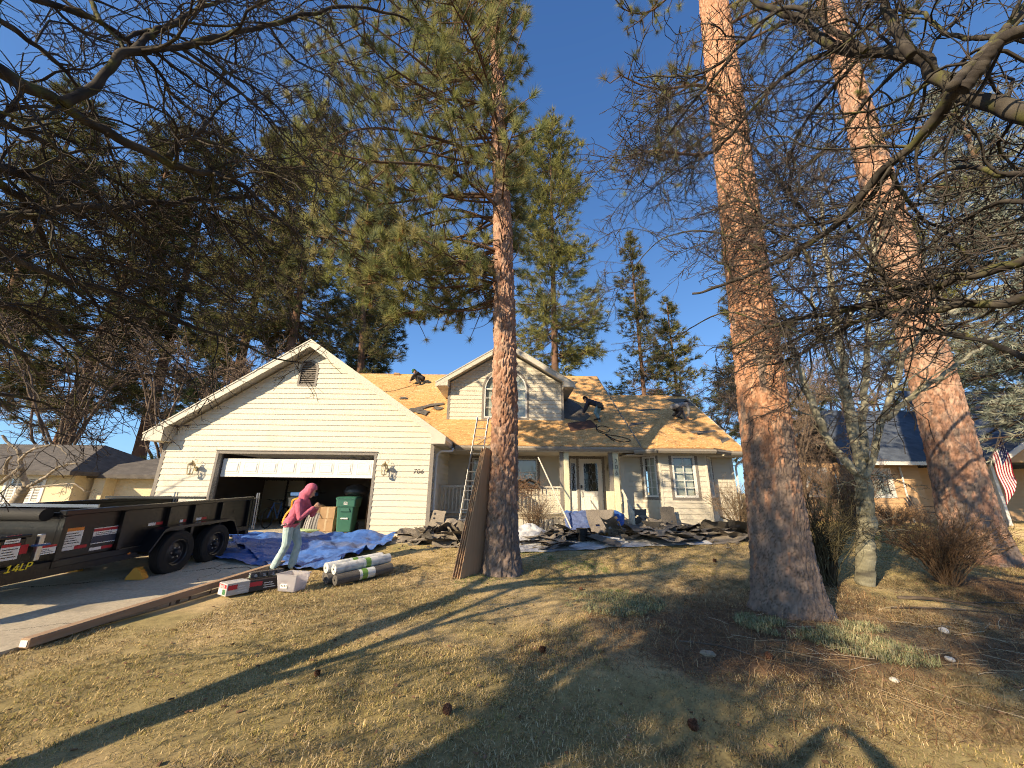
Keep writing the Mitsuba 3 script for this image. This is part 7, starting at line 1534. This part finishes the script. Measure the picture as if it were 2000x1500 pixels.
# ---------------- small things on the ground
def cone_(label, x, y, s, rz, tilt=1.2):
    K = thing('pine_cone', label, 'pine cone', 'fallen pine cones'); m = MB(); n = 0
    for r in range(11):
        t = (r + .5) / 11; rad = .5 * math.sin(math.pi * (.12 + .86 * t) ** .8) * 1.0; zz = (t - .5) * 1.15; cnt = max(4, int(11 * rad * 2))
        for k in range(cnt):
            a = 2 * math.pi * (k / cnt) + r * .55; d = np.array([math.cos(a), math.sin(a), .25 - .6 * t]); o = np.array([math.cos(a) * rad * .45, math.sin(a) * rad * .45, zz]); e = o + d * rad * .62; sd_ = np.array([-math.sin(a), math.cos(a), 0]) * .13; up_ = np.array([0, 0, .05])
            m.add(np.array([o - sd_ * .6, o + sd_ * .6, e + sd_, e - sd_, (o + e) / 2 + up_, e + up_ * .6 + d * .07]), [[0, 1, 4], [1, 2, 4], [2, 5, 4], [5, 3, 4], [3, 0, 4], [0, 3, 2], [0, 2, 1], [2, 3, 5]], np.array((.13, .065, .04)) * rng.uniform(.6, 1.4))
    v, f = tube([(0, 0, -.5), (0, 0, .5)], .2, 8); m.add(v, f, (.05, .028, .02))
    s = s * .68; m.v = [rotx(v, tilt) * s for v in m.v]; m.move((x, y, gz(x, y) + s * .48), rz); scene[K] = mikit.ply(m.get(), MATTE, color=m.cols())
cone_('pine cone lying alone in the sunny middle of the foreground lawn', -.45, 3.32, .095, .6); cone_('pine cone on the lawn straight below the tallest trunk, at the shade edge', .35, 4.42, .10, 2.0); cone_('dark pine cone at the bottom of the picture near the rounded shadow', 1.31, 3.17, .10, 1.0, .5)
cone_('small reddish pine cone at the left of the foreground lawn', -1.7, 3.88, .075, 2.6); cone_('pine cone in front of the base of the flared pine', 2.62, 4.32, .10, .3); cone_('pine cone on the far lawn before the roofing debris', 4.5, 8.86, .11, 1.7); cone_('pine cone in the grass between the long shadow and the debris', 1.2, 6.9, .09, .4)
def stone(label, x, y, s, col, seed, flat=.6):
    m = trimesh.creation.icosphere(3, 1.0); v = np.asarray(m.vertices); v = v * (1 + .5 * (meshkit.fbm(v * 1.3 + seed, 3)[:, None] - .5)) * np.array([1, .75, flat]) * s
    K = put('stone', (rotz(v, seed) + [x, y, gz(x, y) + s * flat * .45], np.asarray(m.faces)), MATTE, smooth=True, color=np.broadcast_to(np.asarray(col), v.shape) * (.8 + .4 * meshkit.noise(v * 60)[:, None])); tag(K, label, 'stone')
stone('white stone right of the flared pine, the larger and farther one', 5.3, 5.15, .062, (.60, .56, .50), 1); stone('small white stone nearer than the larger white one', 4.46, 4.35, .04, (.62, .58, .52), 2); stone('flat tan stone lying in the dark soil', 2.05, 4.42, .075, (.28, .23, .17), 3, .35); stone('small pale stone at the lower middle of the soil patch', 3.45, 3.9, .035, (.55, .52, .46), 5)
for k, (a, b_, r, lb) in enumerate((((5.6, 6.1), (7.4, 5.6), .013, 'long fallen branch on the soil right of the flared pine'), ((6.2, 6.6), (7.0, 5.9), .028, 'thick short root curving from the grey maple'), ((6.9, 6.4), (8.8, 6.1), .011, 'thin fallen branch beneath the rounded bare shrub'), ((1.9, 4.75), (2.6, 4.1), .009, 'dark thin stick across the soil left of the flared pine'), ((7.4, 5.2), (9.4, 5.0), .012, 'fallen branch at the right edge of the shaded ground'))):
    c = curve([(*a, gz(*a) + r), ((a[0] + b_[0]) / 2 + .1, (a[1] + b_[1]) / 2 + .12, gz(*a) + r * 2.0), (*b_, gz(*b_) + r)], 14); v, f = tube(c, np.linspace(r, r * .45, 14), 7); tag(put('fallen_branch', (v, f), MATTE, smooth=True, color=tree_cols(v, (.09, .07, .055), (.15, .12, .095), rng)), lb, 'branch')
# ================================================================== grass, needles on the soil, ground cover
def tile(pid, n, h, w, pal, seed, lie=.7, bend=.5, size=1.0, clump=0.0):
    """a square metre of blades: each blade two triangles, bent over"""
    r = np.random.default_rng(seed); p = r.uniform(-.5 * size, .5 * size, (n, 2))
    if clump: c = r.uniform(-.5 * size, .5 * size, (int(n / 14), 2)); p = c[r.integers(0, len(c), n)] + r.normal(size=(n, 2)) * clump
    a = r.uniform(0, 2 * np.pi, n); lean = np.clip(np.abs(r.normal(lie, .45, n)), 0, 1.45); L = h * r.uniform(.5, 1.25, n)
    d = np.stack([np.cos(a) * np.sin(lean), np.sin(a) * np.sin(lean), np.cos(lean)], 1); l2 = np.clip(lean + bend * r.uniform(.3, 1.2, n), 0, 1.62)
    d2 = np.stack([np.cos(a) * np.sin(l2), np.sin(a) * np.sin(l2), np.cos(l2)], 1); s = np.stack([-np.sin(a), np.cos(a), 0 * a], 1) * (w * r.uniform(.6, 1.3, n))[:, None] / 2
    o = np.c_[p, np.full(n, -.004)]; m = o + d * (L * .5)[:, None]; t = m + d2 * (L * .55)[:, None]; t[:, 2] = np.maximum(t[:, 2], .002)
    v = np.stack([o - s, o + s, m + s * .8, m - s * .8, t], 1).reshape(-1, 3); k = np.arange(n)[:, None] * 5
    f = np.concatenate([k + [0, 1, 2], k + [0, 2, 3], k + [3, 2, 4]], 0)
    col = np.asarray(pal, float)[r.integers(0, len(pal), n)] * r.uniform(.7, 1.25, (n, 1)); col = np.repeat(col, 5, 0)
    scene[pid] = {'type': 'shapegroup', 'blades': mikit.ply((v, f), 'mat_blade', color=col)}
scene['mat_blade'] = {'type': 'twosided', 'bsdf': {'type': 'diffuse', 'reflectance': VC}}
STRAW = [(.56, .43, .24), (.60, .49, .30), (.46, .35, .19), (.38, .28, .14), (.30, .23, .10), (.25, .22, .085), (.20, .14, .075)]
OLIVE = [(.36, .29, .11), (.25, .225, .075), (.50, .38, .19), (.38, .28, .13), (.54, .42, .23)]
GREENG = [(.15, .20, .06), (.20, .25, .085), (.12, .16, .05), (.36, .31, .15)]
DUFF = [(.26, .15, .075), (.17, .095, .05), (.34, .22, .12), (.12, .075, .045), (.42, .31, .19)]
FROST = [(.24, .25, .135), (.31, .31, .19), (.19, .20, .10), (.34, .29, .17)]
for k in range(3):
    tile(f'turf_straw_{k}', 4600, .038, .0046, STRAW, 300 + k, lie=.95, clump=.03); tile(f'turf_olive_{k}', 4600, .036, .0046, OLIVE, 310 + k, lie=.9, clump=.03)
    tile(f'needle_duff_{k}', 900, .15, .0042, DUFF, 320 + k, lie=1.40, bend=.15)
tile('turf_green_0', 3000, .042, .0052, GREENG, 331, lie=.8, clump=.03)
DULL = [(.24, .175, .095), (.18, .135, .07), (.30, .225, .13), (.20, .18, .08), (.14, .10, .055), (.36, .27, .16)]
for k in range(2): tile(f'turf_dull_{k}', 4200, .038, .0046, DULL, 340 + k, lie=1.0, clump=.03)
tile('cover_0', 3000, .075, .008, FROST, 332, lie=.6, bend=.9, clump=.022); tile('sparse_0', 700, .07, .005, STRAW[:3] + DUFF[:2], 333, lie=.9, clump=.03)
def lay(key, cells, pick, jit=.5):
    for x, y in cells:
        pid = pick(x, y)
        if not pid: continue
        dx, dy = (gz(x + .4, y) - gz(x - .4, y)) / .8, (gz(x, y + .4) - gz(x, y - .4)) / .8
        m = np.eye(4); a = rng.choice([0, 1, 2, 3]) * math.pi / 2; c, s = math.cos(a), math.sin(a)
        m[:2, 0] = (c, s); m[:2, 1] = (-s, c); m[2, 0] = dx * c + dy * s; m[2, 1] = -dx * s + dy * c; m[:3, 3] = (x, y, gz(x, y))
        n = _lay[key] = _lay.get(key, 0) + 1
        scene[f'{key}__{n:03d}'] = {'type': 'instance', 'to_world': T(m), 'g': {'type': 'ref', 'id': pid}}
_lay = {}
cells = [(x + .5, y + .5) for x in range(-6, 15) for y in range(1, 17)]
def on_lawn(x, y):
    if x < edge_r(y) + .42 and x > edge_l(y) - .4: return False
    if y > 12.2 and x < 8.3: return False
    if y > 14 and x < 12: return True
    return abs(x) < y * 1.5 + 2.2
cells = [c for c in cells if on_lawn(*c)]
dv = dict(zip(cells, duff_np(*np.array(cells).T)))
def bl(x, y, k): return float(meshkit.fbm(np.array([[x * .45, y * .45, k]]), 3)[0])
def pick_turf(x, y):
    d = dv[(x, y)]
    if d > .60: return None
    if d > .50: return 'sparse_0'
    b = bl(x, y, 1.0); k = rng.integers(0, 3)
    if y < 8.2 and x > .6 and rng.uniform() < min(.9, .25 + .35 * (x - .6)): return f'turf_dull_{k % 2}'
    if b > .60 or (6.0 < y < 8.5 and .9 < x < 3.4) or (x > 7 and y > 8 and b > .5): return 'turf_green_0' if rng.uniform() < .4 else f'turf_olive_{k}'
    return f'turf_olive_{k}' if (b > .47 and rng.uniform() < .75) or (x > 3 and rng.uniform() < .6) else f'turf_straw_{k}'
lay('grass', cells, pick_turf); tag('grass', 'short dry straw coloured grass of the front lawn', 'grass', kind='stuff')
# a narrow strip along the driveway edge
def strip_cells():
    out = []
    for y in np.arange(2.5, 12, .5): out.append((float(edge_r(y)) + .52, float(y)))
    return out
def pick_duff(x, y): return f'needle_duff_{rng.integers(0, 3)}' if dv[(x, y)] > .40 else None
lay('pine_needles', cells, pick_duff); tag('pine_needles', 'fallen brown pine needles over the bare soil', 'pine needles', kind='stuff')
def patch(cx, cy, rx, ry, rz, n, seed):
    r = np.random.default_rng(seed); out = []
    for k in range(n):
        a, q = r.uniform(0, 6.28), math.sqrt(r.uniform()); x, y = q * rx * math.cos(a), q * ry * math.sin(a); out.append((cx + x * math.cos(rz) - y * math.sin(rz), cy + x * math.sin(rz) + y * math.cos(rz)))
    return out
r_ = np.random.default_rng(77); mb_, pts_c = MB(), []
for cx, cy, rx, ry, rz, n in ((3.4, 5.2, .55, .42, -.5, 4200), (3.85, 4.6, .55, .40, -.8, 3600), (1.55, 6.15, .75, .62, .2, 4300), (4.3, 5.2, .35, .2, 0, 900)):
    p = np.array(patch(cx, cy, rx, ry, rz, n, int(cx * 100))); keep = meshkit.fbm(np.c_[p * 3.0, p[:, :1] * 0], 3) > .40; pts_c.append(p[keep])
p = np.vstack(pts_c); n = len(p); a = r_.uniform(0, 6.28, n); lean = np.clip(np.abs(r_.normal(.6, .4, n)), 0, 1.4); L = r_.uniform(.03, .085, n)
d = np.stack([np.cos(a) * np.sin(lean), np.sin(a) * np.sin(lean), np.cos(lean)], 1); s = np.stack([-np.sin(a), np.cos(a), 0 * a], 1) * .0045
o = np.c_[p, zg(p[:, 0], p[:, 1]) + r_.uniform(-.004, .03, n)]; t = o + d * L[:, None]; m1 = (o + t) / 2
v = np.stack([o, m1 + s, t, m1 - s], 1).reshape(-1, 3); k = np.arange(n)[:, None] * 4; f = np.concatenate([k + [0, 1, 2], k + [0, 2, 3]], 0)
c = np.repeat(np.asarray(FROST)[r_.integers(0, 4, n)] * r_.uniform(.7, 1.25, (n, 1)), 4, 0)
tag(put('ground_cover', (v, f), 'mat_blade', color=c), 'low grey green ground cover round the base of the flared pine', 'ground cover', kind='stuff')
# pale dead stalks lying on the soil beside the pine
n = 130; p = np.c_[r_.uniform(2.4, 6.4, n), r_.normal(4.7, .7, n)]; a = r_.normal(-.5, .9, n); L = r_.uniform(.15, .6, n)
o = np.c_[p, zg(p[:, 0], p[:, 1]) + r_.uniform(.004, .03, n)]; d = np.stack([np.cos(a), np.sin(a), r_.normal(size=n) * .06], 1)
P_ = np.stack([o, o + d * (L * .5)[:, None] + np.c_[r_.normal(size=(n, 2)) * .01, np.full(n, .006)], o + d * L[:, None]], 1); P_[..., 2] = np.maximum(P_[..., 2], .005)
v, f = tubes_batch(P_, np.full((n, 3), .0028), 3); c = np.asarray([(.42, .33, .21), (.30, .21, .12), (.5, .42, .30)])[r_.integers(0, 3, n)]
tag(put('dead_stalks', (v, f), 'mat_blade', color=np.repeat(c, 9, 0)), 'pale dead stalks fallen over the soil beside the flared pine', 'dead stalks', kind='stuff')
# brown crumbs of bark and litter over the lawn
n = 1500; p = np.c_[r_.uniform(-4.2, 9, n), r_.uniform(2.4, 10, n)]; m = MB()
for x, y in p:
    s_ = r_.uniform(.006, .02); v, f = cbox((s_ * 2, s_, .006), .001); m.add(rotz(rotx(v, r_.normal() * .4), r_.uniform(0, 6.28)) + [x, y, gz(x, y) + .012], f, np.array((.15, .09, .055)) * r_.uniform(.5, 1.9))
tag(m.put('bark_litter', MATTE, color=True), 'scattered bark flakes and litter on the lawn', 'litter', kind='stuff')
